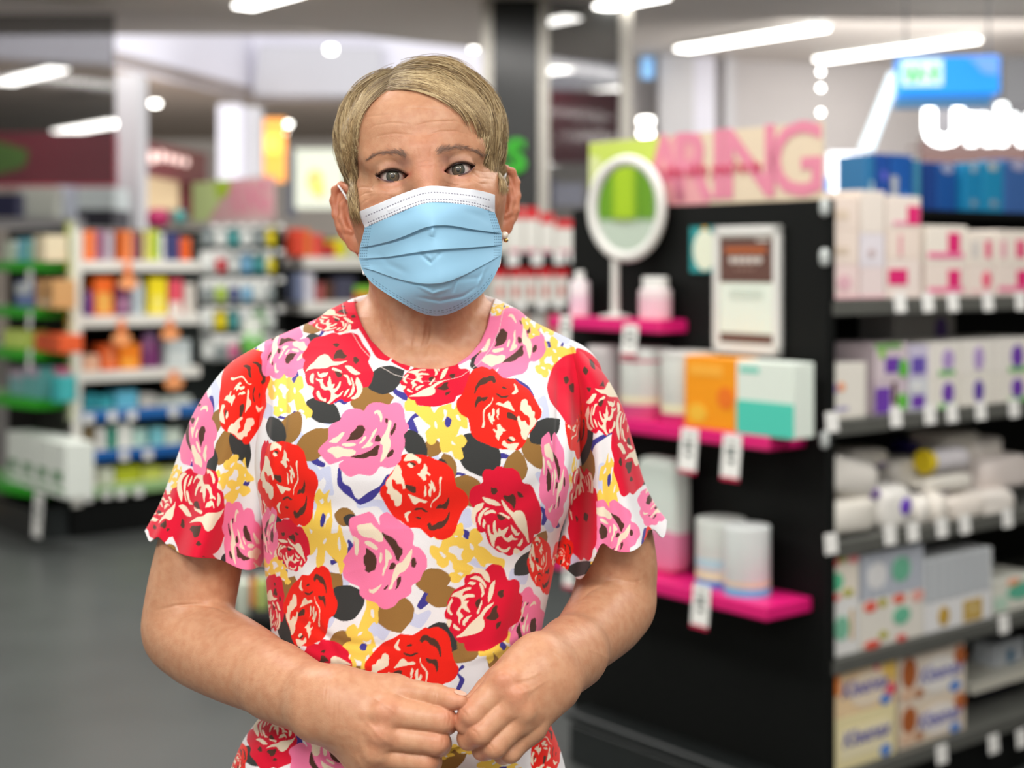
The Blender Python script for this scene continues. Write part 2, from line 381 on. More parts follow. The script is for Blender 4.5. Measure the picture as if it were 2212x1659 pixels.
o = bpy.data.objects.new('front_fill', l); o.location = (-.6, -2.6, 1.9); o.rotation_euler = (rd_(82), 0, 0); col.objects.link(o)  # added front fill behind the camera, where the wall has no window
# ------------------------------------------------------------------ far things: fascias, lit panels, hanging sign
def slab(name, x0, x1, y0, y1, d, c, label, cat, th=.06, emit=0.0, group=None, d2=None, y2=None, y3=None, rough=.5):
    """a board that the photograph shows between columns x0..x1 and rows y0..y1, at depth d (d2 at its far end)"""
    d2 = d2 or d; P = [pt(x0, y1, d), pt(x1, y3 or y1, d2), pt(x1, y2 or y0, d2), pt(x0, y0, d)]; c0 = (P[0] + P[2]) / 2
    V, F = prism_pts([p - c0 for p in P], th)
    o = obj(name, (V, F), mat(name + '_face', c, rough, emit=emit, noise=.05, scale=2), None, tuple(c0)); return tag(o, say(label), cat, group)
s = slab('shop_fascia', 288, 448, 300, 372, 14.6, (104, 34, 44), 'maroon shop fascia with blurred white lettering beside the pale column', 'shop sign', d2=16.5, y2=332, y3=402)
font('lettering', 'Pharmo', .32, mat('lit_letters', (255, 226, 216), .5, emit=.9), s, (-.15, -.05, .02), extrude=.01, bold=.01, rotx=math.pi / 2) if False else None
for i, (x, y, w_, h_) in enumerate(((330, 340, 20, 26), (350, 338, 16, 22), (368, 342, 14, 18), (384, 346, 14, 18), (402, 350, 12, 18))):
    c = pt(x, y, 14.5 + (x - 288) / 160 * 1.9); o = obj('letter', poly_prism(oval(0, 0, w_ / 3200 * 15.0 / 2, h_ / 3200 * 15.0 / 2, 12), -.03, 0), mat('lit_letters', (255, 222, 212), .5, emit=.8), s); o.location = tuple(c - np.array(s.location))
slab('shop_wall_panel', 305, 385, 362, 452, 16.0, (214, 190, 150), 'beige lit wall panel under the maroon fascia with white lettering', 'wall panel', emit=.12)
slab('shop_wall_panel', 388, 418, 370, 470, 16.2, (96, 32, 38), 'dark red wall panel beside the beige lit panel', 'wall panel')
slab('dark_doorway_panel', 528, 562, 262, 322, 17.2, (34, 26, 22), 'dark brown panel beside the orange lit panel', 'wall panel')
slab('lit_column', 564, 616, 256, 392, 16.9, (255, 170, 74), 'tall orange lit panel in the mall', 'lit panel', emit=.75)
slab('lit_column_window', 572, 604, 290, 330, 16.8, (255, 214, 90), 'yellow glowing patch on the orange lit panel', 'lit panel', emit=.9)
p = slab('lit_poster', 637, 742, 322, 450, 12.5, (240, 244, 224), 'white backlit poster with a yellow blot beside the cropped hair', 'poster', emit=.75)
for dx, dz, rx, rz, cc in ((.0, -.02, .07, .10, (250, 214, 130)), (.03, -.10, .05, .06, (240, 190, 120))):
    obj('printed_blot', poly_prism(oval(dx - .03, dz, rx, rz), -.012, -.006), mat('lit_blot', cc, .5, emit=.9), p)
slab('shop_wall_board', 618, 640, 330, 470, 14, (92, 94, 104), 'slate grey panel between the orange lit panel and the backlit poster', 'wall panel')
g = slab('maroon_fascia', -500, 250, 286, 402, 12.4, (128, 30, 50), 'long maroon fascia with a green leaf behind the dark glass', 'shop sign', emit=.8)  # emission added so the board reads bright enough behind the tinted glass
obj('green_leaf', poly_prism([(x / 3200 * 12.4, z / 3200 * 12.4) for x, z in ((-10 + 125, 40), (60 + 125, 20), (125 + 60, 0), (60 + 115, -18), (-10 + 125, -34), (-60 + 125, 0))], -.02, .0), mat('green_leaf', (96, 140, 48), .5, emit=.5), g)
slab('maroon_fascia', 1188, 1345, 196, 352, 12.0, (112, 14, 44), 'maroon board with a faint ring emblem seen through the dark pane', 'shop sign', emit=.16)
e_ = [o for o in col.objects if o.name.startswith('maroon_fascia')][-1]
V, F = [], []
for k in range(40):
    for rr in (.150, .185): 
        t = 2 * math.pi * k / 40; V.append((-.06 + rr * math.cos(t), -.004, rr * math.sin(t)))
F = [(2 * k, 2 * ((k + 1) % 40), 2 * ((k + 1) % 40) + 1, 2 * k + 1) for k in range(40)]
obj('ring_emblem', (V, F), mat('emblem_ring', (140, 70, 84), .5, emit=.08), e_)
slab('lilac_poster', 1196, 1262, 396, 444, 11, (206, 208, 232), 'pale lilac board with a purple edge through the dark pane', 'poster', emit=.25)
slab('purple_edge_board', 1184, 1200, 386, 446, 11.05, (66, 52, 120), 'narrow purple board beside the pale lilac board', 'poster', emit=.05)
# green S-shaped sign on the black fin
r = root('neon_sign', tuple(pt(1114, 340, 8.6)), 0, say('glowing green letter S on the black fin beside her ear'), 'neon sign')
font('lettering', 'S', .26, mat('green_glow', (44, 180, 20), .5, emit=.22), r, (0, 0, 0), extrude=.008, bold=.008)
slab('blue_patch_sign', 1386, 1412, 124, 168, 10.9, (140, 196, 250), 'small sky blue sign on the pale column', 'sign', emit=.5)
# hanging exit sign
r = root('hanging_sign', tuple(pt(2050, 170, 6.4)), rd_(-8), say('blue hanging box sign with green and white exit pictogram'), 'hanging sign')
u = 6.4 / 3200
BLUE = mat('blue_sign_face', (24, 146, 240), .4, emit=.75); obj('sign_box', bxp(-108 * u, 106 * u, 0, .12, -34 * u, 48 * u, .004), BLUE, r)
obj('lower_box', bxp(-112 * u, 92 * u, .02, .14, -58 * u, -36 * u, .004), mat('blue_sign_lower', (74, 140, 190), .4, emit=.3), r)
obj('suspension_rod', [bxp(-.6 * .3, -.6 * .3 + .008, .05, .058, 48 * u, .80), bxp(.17, .178, .05, .058, 48 * u, .80)], P_((120, 120, 120)), r)
obj('pictogram_field', bxp(-100 * u, -14 * u, -.006, 0, -14 * u, 42 * u), mat('exit_white', (214, 234, 226), .4, emit=.9), r)
for xx in (-92, -40): obj('pictogram_arrow', poly_prism([((xx + a_) * u, b_ * u) for a_, b_ in ((4, -6), (14, -6), (14, 12), (20, 12), (9, 32), (-2, 12), (4, 12))], -.010, -.006), mat('exit_green', (20, 186, 100), .4, emit=.6), r)
obj('running_figure', poly_prism([((-66 + a_) * u, b_ * u) for a_, b_ in ((0, 30), (8, 30), (10, 14), (20, 2), (14, -2), (6, 6), (-4, -8), (-10, -4), (0, 12))], -.010, -.006), mat('exit_green', (20, 186, 100), .4, emit=.6), r)
obj('pale_corner', poly_prism([(40 * u, 44 * u), (102 * u, 44 * u), (102 * u, 6 * u), (70 * u, 12 * u), (56 * u, 30 * u)], -.006, 0), mat('pale_blue_glow', (110, 160, 244), .4, emit=.7), r)
o = obj('slanted_tube_lamp', [prism_pts([pt(1860, 322, 6.9), pt(1886, 326, 6.9), pt(1948, 158, 6.9), pt(1926, 154, 6.9)], .05)], mat('lit_tube', (226, 240, 246), .5, emit=.95)); tag(o, say('slanted white tube lamp below the blue hanging sign'), 'tube lamp')
# lit shop name
r = root('shop_sign', tuple(pt(2000, 268, 9.4)), rd_(-6), say('glowing white shop letters beginning with a capital U'), 'shop sign')
font('lettering', 'Unive', .37, mat('white_glow', (250, 255, 255), .5, emit=5), r, (-.02, 0, -.01), extrude=.02, align='LEFT', bold=.012)
obj('sign_rail', bxp(-.1, 1.2, .04, .07, -.16, -.14), P_((60, 40, 36)), r)
slab('dark_shop_front', 1990, 2400, 300, 470, 9.9, (70, 40, 34), 'dark brown shop front under the glowing white letters', 'shop front')
slab('dark_shop_front', 2166, 2330, 122, 232, 9.9, (58, 58, 60), 'dark grey panel above the glowing white letters', 'shop front')
slab('grey_ceiling_box', 2000, 2400, 232, 300, 10.1, (110, 108, 112), 'grey ceiling recess behind the glowing white letters', 'ceiling panel')
slab('white_shop_front', 1790, 1870, 330, 425, 9.5, (222, 224, 232), 'white shop front between the pink header and the blue cartons', 'shop front', emit=.12)
slab('small_blue_sign', 1770, 1795, 382, 418, 9.2, (120, 170, 250), 'small blue sign at the corner of the pink header', 'sign', emit=.5)
# white cabinets beyond the left shelving
slab('white_cabinet', 40, 120, 404, 482, 12.2, (216, 218, 204), 'white cabinet with a pink note beyond the green-edged end shelves', 'cabinet', th=.5)
slab('white_cabinet', 122, 160, 400, 470, 12.4, (212, 216, 230), 'pale blue white cabinet beside the lime corner strip', 'cabinet', th=.5)
slab('white_cabinet', 168, 246, 404, 452, 12.3, (216, 224, 222), 'long white cabinet above the dark counter', 'cabinet', th=.5)
slab('dark_counter', 166, 244, 452, 492, 11.5, (60, 58, 70), 'dark counter below the long white cabinet', 'counter', th=.5)
slab('dark_blue_screen', -60, 36, 418, 472, 11.8, (48, 50, 84), 'dark blue screen at the frame edge under the dark glass', 'screen', th=.2)
slab('white_ledge', -60, 160, 470, 492, 11.2, (206, 204, 206), 'pale ledge under the dark blue screen', 'ledge', th=.3)
for x0, x1, y0, y1, d, c, t in ((318, 366, 452, 494, 8.6, (160, 24, 84), 'magenta rounded packet on top of the white shelving'), (378, 402, 455, 488, 8.7, (70, 150, 146), 'teal packet on top of the white shelving')):
    c0 = pt((x0 + x1) / 2, y1 - 2, d); w_ = (x1 - x0) / 3200 * d; h_ = (y1 - y0) / 3200 * d
    tag(obj('packet', pillow(-w_ / 2, w_ / 2, -.05, .05, 0, h_, .7, 10), P_(c), None, tuple(c0), smooth=2), say(t), 'packet')
# floor tape
o = obj('floor_tape', prism_pts([pt(-200, 1126, 8.27) * (1, 1, 0) + (0, 0, .002), pt(46, 1122, 8.33) * (1, 1, 0) + (0, 0, .002), pt(46, 1108, 8.54) * (1, 1, 0) + (0, 0, .002), pt(-200, 1112, 8.48) * (1, 1, 0) + (0, 0, .002)], .001), P_((170, 140, 70))); tag(o, say('yellow tape line on the dark floor at the frame edge'), 'floor tape')
# ------------------------------------------------------------------ black end panel with magenta ledges, lime and pink header
RE = Frame(2.90, 3.335, 'end')            # u 0 .. 0.96 towards the right
REW = 0.962
r = root('display_end_panel', RE.w(0, 0, 0), RE.rot, say('black display end panel carrying magenta ledges and a white framed notice'), 'display unit')
obj('back_panel', bxp(0, REW, 0, .035, 0, 1.605, .004), BLACKM, r)
obj('plinth', [bxp(.085, REW - .02, -.085, 0, 0, .115, .005), bxp(.075, REW - .02, -.095, 0, .125, .150, .005)], mat('plinth_black', (30, 34, 34), .4, noise=.1), r)
for nm, u0, u1, z0, z1, dp in (('ledge', .03, RE.u(1486), 1.257, 1.292, .115), ('ledge', .03, RE.u(1742), .985, 1.020, .14), ('ledge', .03, RE.u(1755), .575, .612, .17)):
    obj('ledge', bxp(u0, u1, -dp, 0, z0, z1, .004), MAGM, r)
# header board
r = root('header_board', RE.w(0, .010, 1.60), RE.rot, say('lime and pink header board with large pink letters ending in ING'), 'header board')
u0, u1 = RE.u(1268), RE.u(1768)
obj('board', bxp(u0, u1, 0, .012, 0.0, .200), P_((224, 206, 180)), r)
W_ = u1 - u0
obj('lime_field', poly_prism([(u0, .198), (u0 + .52 * W_ * .66, .198), (u0 + .30 * W_, .11), (u0 + .22 * W_, 0.002), (u0, .002)], -.0012, .0004), P_((198, 218, 92)), r)
obj('pale_lime_corner', poly_prism([(u0, .002), (u0 + .10 * W_, .002), (u0 + .06 * W_, .15), (u0, .165)], -.0020, -.0008), P_((216, 226, 158)), r)
obj('pink_field', poly_prism([(u0 + .30 * W_, .11), (u0 + .40 * W_, .198), (u0 + .52 * W_, .198), (u0 + .56 * W_, .002), (u0 + .22 * W_, .002)], -.0010, .0005), P_((226, 160, 164)), r)
PKL = P_((224, 136, 160))
for ch, cx, sx in (('A', .36, .9), ('R', .485, .95), ('I', .60, 1.0), ('N', .725, 1.02), ('G', .91, 1.0)):
    font('header_letter', ch, .262, PKL, r, (u0 + cx * W_, -.002, .100), extrude=.0006, bold=.004, sx=sx)
font('header_script', "for the skin you're in", .050, P_((214, 70, 104)), r, (u0 + .53 * W_, -.0048, .098), extrude=.0006, shear=.2, bold=.0008)
# framed notice and round-window card
r = root('framed_notice', RE.w(RE.u(1549), -.012, 0), RE.rot, say('white framed notice with brown header and footer on the black panel'), 'notice')
fw_ = RE.u(1694) - RE.u(1549); z0, z1 = RE.z(1620, 766), RE.z(1620, 488)
obj('frame', [bxp(0, fw_, -.008, .010, z0, z0 + .026, .003), bxp(0, fw_, -.008, .010, z1 - .026, z1, .003), bxp(0, .024, -.008, .010, z0, z1, .003), bxp(fw_ - .024, fw_, -.008, .010, z0, z1, .003)], P_((222, 222, 218), .35), r)
obj('sheet', bxp(.02, fw_ - .02, -.002, .004, z0 + .02, z1 - .02), P_((226, 236, 224)), r)
hh = z1 - z0
obj('brown_header', bxp(.026, fw_ - .026, -.004, -.001, z0 + .565 * hh, z1 - .030), P_((98, 66, 58)), r); obj('brown_footer', bxp(.026, fw_ - .026, -.004, -.001, z0 + .09 * hh, z0 + .165 * hh), P_((104, 74, 66)), r)
obj('orange_bar', bxp(.045, fw_ - .045, -.0055, -.003, z0 + .79 * hh, z0 + .835 * hh), P_((178, 92, 44)), r)
obj('white_lettering', [poly_prism(oval(fw_ * q, z0 + .735 * hh, .011, .010, 10), -.0055, -.003) for q in (.30, .40, .50, .60, .70)] + [bxp(fw_ * .66, fw_ * .84, -.0055, -.003, z0 + .875 * hh, z0 + .895 * hh)], P_((206, 196, 188)), r)
obj('small_lettering', [bxp(fw_ * a_, fw_ * (a_ + .05), -.0055, -.003, z0 + .655 * hh, z0 + .675 * hh) for a_ in (.34, .42, .5, .58)], P_((150, 120, 108)), r)
obj('grey_lines', [bxp(fw_ * .25, fw_ * .75, -.0042, -.002, z0 + q * hh, z0 + (q + .006) * hh) for q in (.50, .47, .44)], P_((196, 206, 196)), r)
c0 = RE.w(RE.u(1494), -.004, RE.z(1494, 588)); r = root('shelf_talker_card', c0, RE.rot, say('small teal card with a cream oval beside the framed notice'), 'card')
w_ = RE.u(1553) - RE.u(1494); h_ = RE.z(1494, 490) - RE.z(1494, 588)
obj('card', bxp(0, w_, -.002, 0, 0, h_), P_((34, 148, 150)), r); obj('cream_oval', poly_prism(oval(w_ * .55, h_ * .48, w_ * .42, h_ * .44), -.0035, -.0015), P_((226, 232, 210)), r); obj('yellow_dot', poly_prism(oval(w_ * .55, h_ * .96, w_ * .12, h_ * .04, 10), -.0040, -.003), P_((220, 170, 60)), r)
# oval mirror on a stem, standing on the upper ledge
mv = -.062
c0 = RE.w(RE.u(1329, mv), mv, 1.293); r = root('oval_mirror', c0, RE.rot + rd_(14), say('white oval vanity mirror on a thin stem standing on the upper magenta ledge'), 'mirror')
hz = RE.z(1363, 450, mv) - 1.293; k = 4.15 / 3200; ox = .040
FRM = P_((226, 226, 220), .3)
V, F = [], []
n_, m_2 = 48, 12
for i in range(n_):
    t = 2 * math.pi * i / n_
    for j in range(m_2):
        a_ = 2 * math.pi * j / m_2; q = .0165 * math.cos(a_)
        V.append((ox + (71 * k * 1.25 + q) * math.cos(t), -.004 + .014 * math.sin(a_), hz + (104 * k + q) * math.sin(t)))
F = [(i * m_2 + j, ((i + 1) % n_) * m_2 + j, ((i + 1) % n_) * m_2 + (j + 1) % m_2, i * m_2 + (j + 1) % m_2) for i in range(n_) for j in range(m_2)]
obj('frame', (V, F), FRM, r, smooth=2)
obj('mirror_back', poly_prism(oval(ox, hz, 71 * k * 1.25, 104 * k, 48), .002, .010), FRM, r)
obj('mirror_glass', poly_prism(oval(ox, hz, 70 * k * 1.25, 103 * k, 48), -.003, .001), mat('mirror_glass', (226, 234, 228), .03, 1.0), r)
obj('stem', lathe([(.012, 0.004), (.0115, .12), (.012, hz - 104 * k)]), FRM, r, smooth=True); obj('foot', lathe([(.048, 0), (.048, .004), (.014, .012), (.012, .02)]), FRM, r, smooth=True)
# goods on the ledges
w1, w2, w3 = 'on the upper magenta ledge', 'on the middle magenta ledge', 'on the lowest magenta ledge'
LG = 'goods on the magenta ledges'
bottle(RE, 1366, 1424, 598, 1.2925, (240, 224, 226), WHT, 'squat blush white pill bottle', w1 + ' beside the mirror', LG, v=-.085, capf=.26, band=(.12, .5, (236, 196, 208)), capr=.8)
bottle(RE, 1222, 1256, 585, 1.2925, (238, 226, 230), WHT, 'tall slim white bottle', w1 + ' at its far end', LG, v=-.07, capf=.2, band=(.1, .45, (232, 206, 220)), capr=.5)
tub(RE, 1253, 1302, 748, 1.0205, (196, 192, 192), 'grey tub', w2 + ' behind her shoulder', LG, v=-.12, lid=(206, 200, 200), bands=((.0, .22, (160, 60, 100)),))
tub(RE, 1316, 1392, 752, 1.0205, (222, 226, 220), 'white tub with a pink base', w2 + ' next to her sleeve', LG, v=-.125, bands=((.0, .20, (206, 70, 126)), (.22, .32, (230, 222, 190)), (.80, .84, (200, 90, 120))), lid=(214, 218, 214))
tub(RE, 1402, 1488, 760, 1.0205, (226, 228, 222), 'white tub with a magenta base', w2 + ' beside the orange carton', LG, v=-.13, bands=((.0, .14, (206, 30, 108)), (.15, .27, (232, 226, 190))), lid=(216, 216, 212))
carton(RE, 1478, 1596, 772, 1.0205, (248, 156, 14), 'orange carton', w2, LG, v=-.130, dp=.075, deco=[('e', .08, .42, .08, .34, (246, 190, 60)), ('e', .62, .92, .30, .60, (240, 120, 30)), ('r', .1, .72, .74, .90, (252, 178, 60))])
carton(RE, 1590, 1716, 782, 1.0205, (226, 236, 226), 'white carton with a teal lower half', w2, LG, v=-.135, dp=.075, deco=[('r', 0, 1, 0, .46, (80, 206, 184)), ('r', .06, .40, .84, .92, (120, 210, 190))])
r = root('pouch', RE.w(RE.u(1384, -.07), -.07, .6125), RE.rot, say('large pale mint and pink standing pouch ' + w3), 'pouch', LG)
w_ = RE.u(1474, -.07) - RE.u(1384, -.07); h_ = RE.z(1430, 988, -.07) - .6125
obj('pouch_body', pillow(0, w_, -.03, .04, 0, h_, .35, 16), P_((214, 226, 218)), r, smooth=2); obj('pink_lower_part', pillow(-.001, w_ + .001, -.031, .041, 0, h_ * .44, .35, 14), P_((222, 130, 166)), r, smooth=2)
tub(RE, 1480, 1560, 1126, .6125, (222, 228, 222), 'taller white tin with a blue base', w3, LG, v=-.13, bands=((.0, .10, (26, 134, 214)), (.11, .2, (232, 228, 178)), (.3, .42, (180, 214, 226))), name='tin', lidf=.05)
tub(RE, 1541, 1617, 1140, .6125, (226, 232, 230), 'shorter white tin with pale blue spots', w3, LG, v=-.155, bands=((.0, .12, (110, 180, 226)), (.14, .2, (226, 196, 160))), name='tin', lidf=.05)
for px, py, w_, h_, v, t in ((1361, 734, .058, .082, -.122, 'hanging price card under the mirror'), (1221, 712, .050, .080, -.122, 'hanging price card under the tall slim bottle'), (1488, 972, .062, .110, -.147, 'hanging price card under the magenta-based tub'),
                             (1580, 986, .062, .110, -.147, 'hanging price card under the orange carton'), (1514, 1308, .060, .105, -.178, 'hanging price card under the two tins'), (1230, 1240, .045, .07, -.178, 'hanging price card beside her elbow')):
    ticket(RE, px, py, w_, h_, t, 'price cards under the magenta ledges', v=v, tl=rd_(-6), red=True, size=1, name='price_card')

# ------------------------------------------------------------------ black gondola running away to the right
RS = Frame(2.90, 2.376, 'side'); RSL = 2.3
r = root('shelving_unit', RS.w(0, 0, 0), RS.rot, say('black shelving unit stocked with tissues and cotton goods'), 'shelving unit')
obj('spine_panel', bxp(.03, RSL, .462, .492, 0, 1.60), BLACKM, r)
obj('upright', [bxp(.03, .06, .0, .46, .10, 1.55)], BLACKM, r) if False else None
obj('base', bxp(.04, RSL, .02, .46, 0, .13, .004), BLACKM, r)
SZ = [1.352, 1.052, .748, .457, .168]
for z in SZ: obj('shelf', [bxp(.02, RSL, .0, .46, z - .030, z, .002), bxp(.02, RSL, -.006, .002, z - .036, z - .001)], GREYM, r)
obj('top_shelf', bxp(.45, RSL, .30, .56, 1.585, 1.605), BLACKM, r)
WR = ['on the highest grey shelf', 'on the second grey shelf', 'on the middle grey shelf', 'on the fourth grey shelf', 'on the bottom grey shelf']
def stack(px0, px1, tops, zb, spec, v=.015, dp=.18, grp=''):
    """cartons standing on one another, lowest first; tops are the rows of their upper edges"""
    z = zb
    for pyt, (c, desc, where, deco) in zip(tops, spec):
        fr = RS; zt = fr.z((px0 + px1) / 2, pyt, v)
        carton(fr, px0, px1, pyt, z + .0008, c, desc, where, grp, v=v, dp=dp, deco=deco); z = zt
PB = (236, 220, 208); MG = (222, 44, 116); PG = 'pink and white cartons on the highest grey shelf'
def pk(*q): return [('r', 0, 1, .04, .12, (238, 190, 198)), *q]
stack(1797, 1856, [572, 497, 425], SZ[0] + .001, [((236, 214, 210), 'pink-marked white carton', WR[0] + ' at the corner, lowest of three', pk(('e', .2, .7, .25, .7, (226, 180, 190)))), (PB, 'cream carton', WR[0] + ' at the corner, middle of three', [('r', .1, .6, .3, .5, (214, 196, 176))]), (PB, 'cream carton', WR[0] + ' at the corner, uppermost of three', [('r', .1, .6, .3, .6, (222, 204, 184))])], grp=PG)
stack(1858, 1912, [578, 505, 412], SZ[0] + .001, [((232, 216, 214), 'blush white carton', WR[0] + ' second from the corner, lowest', pk()), ((228, 222, 228), 'lilac white carton', WR[0] + ' second from the corner, middle', [('e', .3, .6, .3, .55, (200, 180, 180))]), ((234, 224, 214), 'ivory carton', WR[0] + ' second from the corner, top', [])], grp=PG)
stack(1914, 1990, [560, 494, 424], SZ[0] + .001, [((236, 222, 214), 'white carton with a slanted magenta flash', WR[0], [('r', .05, .6, .35, .75, MG)]), (PB, 'white carton with a thin pink bar', WR[0], [('r', .35, .45, .1, .8, (226, 160, 170))]), ((236, 224, 214), 'white carton with a magenta corner', WR[0] + ' topmost', [('r', .60, .97, .12, .70, MG), ('r', .2, .6, .1, .22, (236, 150, 180))])], grp=PG)
L8 = [('r', .52, .82, .30, .82, MG), ('r', .04, .9, .14, .30, (232, 120, 160))]; L9 = [('e', .5, .85, .25, .8, (236, 100, 130)), ('r', .04, .9, .12, .2, (240, 190, 196))]
stack(2000, 2090, [570, 488], SZ[0] + .001, [((236, 222, 212), 'white carton with a magenta logo', WR[0] + ', lower of its pair', L8), ((238, 230, 218), 'white carton with a magenta logo', WR[0] + ', upper of its pair', L8)], v=.01, grp=PG)
stack(2092, 2150, [572, 500], SZ[0] + .001, [((236, 222, 212), 'white carton with a coral logo', WR[0] + ', lower', L9), ((238, 228, 216), 'white carton with grey and pink bars', WR[0] + ', upper', [('r', .1, .35, .2, .7, (206, 200, 196)), ('r', .62, .85, .2, .72, (226, 90, 130))])], v=.01, grp=PG)
stack(2152, 2236, [572, 498], SZ[0] + .001, [((236, 222, 212), 'white carton with a magenta logo', WR[0] + ' at the frame edge, lower', L8), ((238, 228, 216), 'white carton with pink bars', WR[0] + ' at the frame edge, upper', [('r', .1, .25, .2, .7, (226, 170, 180)), ('r', .5, .75, .2, .72, (226, 90, 130))])], v=.01, grp=PG)
# second shelf
PU = (110, 62, 170); GN = (96, 186, 64); G2 = 'purple and white cartons on the second grey shelf'
carton(RS, 1790, 1872, 785, SZ[1] + .001, (234, 230, 220), 'tall white carton with an orange dot', WR[1] + ' at the corner', G2, dp=.12, deco=[('e', .22, .42, .50, .66, (240, 160, 110)), ('e', .02, .22, .46, .66, (170, 150, 200)), ('r', .0, .5, .14, .22, (170, 164, 200))])
carton(RS, 1830, 1888, 750, SZ[1] + .001, (120, 66, 176), 'purple carton', WR[1] + ' behind the tall white carton', G2, v=.16, dp=.14, deco=[('r', 0, 1, .88, 1, (110, 160, 90))])
stack(1890, 1962, [822, 742], SZ[1] + .001, [((206, 190, 200), 'lilac carton with a green drop', WR[1] + ', lower', [('r', 0, .45, .05, .8, PU), ('e', .66, .98, .05, .60, GN), ('r', .5, .64, .3, .95, (80, 50, 30))]), ((214, 200, 206), 'lilac carton with a green drop', WR[1] + ', upper', [('r', .3, .75, .2, .62, PU), ('e', .70, 1., .05, .55, GN), ('r', .0, .8, .86, 1, (110, 170, 80)), ('e', .1, .3, .6, .85, (140, 200, 70))])], grp=G2)
stack(1964, 2006, [818, 746], SZ[1] + .001, [((210, 214, 220), 'silver and purple carton', WR[1] + ', lower', [('r', .1, .8, .1, .5, PU), ('e', .1, .7, .6, .9, (224, 226, 226))]), ((206, 200, 222), 'silver and purple carton', WR[1] + ', upper', [('r', .1, .85, .15, .65, (104, 84, 176))])], grp=G2)
for i, (x0, x1, t0, t1, od, og) in enumerate(((2008, 2072, 812, 740, ('e', .42, .82, .15, .80, PU), 'nearest'), (2074, 2150, 808, 735, ('e', .38, .66, .10, .82, (92, 60, 160)), 'middle'), (2152, 2240, 804, 730, ('e', .36, .66, .12, .80, PU), 'last'))):
    gr = [('r', .30, .85, .0, .16, (120, 190, 110))] if i != 1 else []
    stack(x0, x1, [t0, t1], SZ[1] + .001, [((232, 228, 218), 'white carton with a solid purple oval', WR[1] + ', %s, lower' % og, gr + [od]), ((234, 230, 222), 'white carton with a pale purple oval' if i < 2 else 'white carton with a purple oval and green foot', WR[1] + ', %s, upper' % og, gr + [(*od[:5], (176, 150, 204) if i < 2 else PU)])], v=.01, grp=G2)
carton(RS, 1930, 2064, 668, SZ[1] + .15, (150, 150, 148), 'dim white carton with a purple oval', WR[1] + ' at the back', G2, v=.17, dp=.12, deco=[('e', .66, .86, .1, .8, (76, 48, 124))])  # dimness of the shelf back put into its greyed white and darker purple
# middle shelf: soft packets
G3 = 'white cotton packets on the middle grey shelf'
def packet(px0, px1, py0, py1, v, dp, c, desc, e=.45, seed=0, spots=(), cat='packet', name='cotton_packet', rx=0):
    u0, u1 = RS.u(px0, v), RS.u(px1, v); xm = (px0 + px1) / 2; z0, z1 = RS.z(xm, py1, v), RS.z(xm, py0, v)
    r = root(name, RS.w(u0, v, z0), RS.rot, say(desc + ' ' + WR[2]), cat, G3); w_, h_ = u1 - u0, z1 - z0
    obj('packet_body', tilt(pillow(0, w_, 0, dp, 0, h_, e, 14, .05, seed), rx, w_ / 2, h_ / 2, 'y'), P_(c, .35), r, smooth=2)
    for x0, x1, q0, q1, cc in spots: obj('printed_spot', tilt(pillow(x0 * w_, x1 * w_, -.004, .03, q0 * h_, q1 * h_, .9, 8), rx, w_ / 2, h_ / 2, 'y'), P_(cc), r, smooth=2)
    return r
packet(1790, 1905, 1080, 1158, .02, .14, (232, 228, 218), 'lowest flat white packet at the corner', seed=1)
packet(1792, 1912, 990, 1078, .03, .16, (234, 230, 222), 'slanting white packet with a purple end at the corner', seed=2, rx=rd_(14), spots=((.80, .98, .1, .4, (116, 86, 156)),))
packet(1850, 1928, 968, 1010, .12, .14, (226, 222, 214), 'upper white packet with a grey purple streak', seed=3, rx=rd_(4), spots=((.6, .9, .02, .3, (140, 120, 170)),))
packet(1912, 1985, 1050, 1150, .01, .12, (234, 232, 226), 'white packet with a bold purple disc standing', seed=4, e=.6, spots=((.40, .84, .28, .78, (104, 58, 190)),))
packet(1936, 2010, 990, 1056, .10, .12, (214, 210, 202), 'grey white packet behind the purple disc packet', seed=5)
packet(1986, 2018, 1070, 1140, .005, .08, (238, 234, 226), 'narrow upright white packet beside the purple disc packet', seed=6, e=.8)
packet(2020, 2056, 1064, 1140, .005, .08, (236, 230, 220), 'second narrow upright white packet', seed=7, e=.8)
packet(2006, 2062, 1046, 1074, .08, .08, (110, 84, 150), 'purple ended packet between the narrow packets and the tube', seed=8)
packet(2058, 2140, 1070, 1124, .01, .10, (232, 224, 214), 'low rounded white packet right of the narrow ones', seed=9)
packet(2120, 2200, 1060, 1120, .01, .12, (236, 230, 222), 'low white packet near the frame edge', seed=10)
packet(2130, 2240, 985, 1062, .05, .16, (230, 220, 214), 'blush white packet near the frame edge', seed=11)
packet(2050, 2130, 930, 985, .12, .16, (226, 222, 212), 'high crumpled white packet', seed=12)
packet(2110, 2180, 945, 1010, .10, .16, (232, 226, 218), 'high rounded white packet', seed=13)
packet(1975, 2060, 948, 982, .22, .10, (52, 40, 120), 'dark blue packet deep inside', seed=14)
packet(2010, 2110, 1026, 1062, .04, .10, (236, 232, 222), 'flat white packet under the yellow-ended roll', seed=17)
# roll with yellow end
u0 = RS.u(2026, .02); zc = RS.z(2060, 998, .02); r = root('cotton_roll', RS.w(u0, .07, zc), RS.rot, say('white cotton roll with a yellow ring lying ' + WR[2]), 'roll', G3)
def xl(prof, n=24):
    V, F = lathe(prof, n=n); return [(z, y, x) for x, y, z in V], [f[::-1] for f in F]
obj('roll_body', xl([(.026, .02), (.032, .026), (.032, .17), (.026, .178)]), P_((226, 222, 226)), r, smooth=True); obj('yellow_ring', xl([(.030, 0), (.0335, .004), (.0335, .022), (.032, .026)]), P_((236, 208, 22)), r, smooth=True)
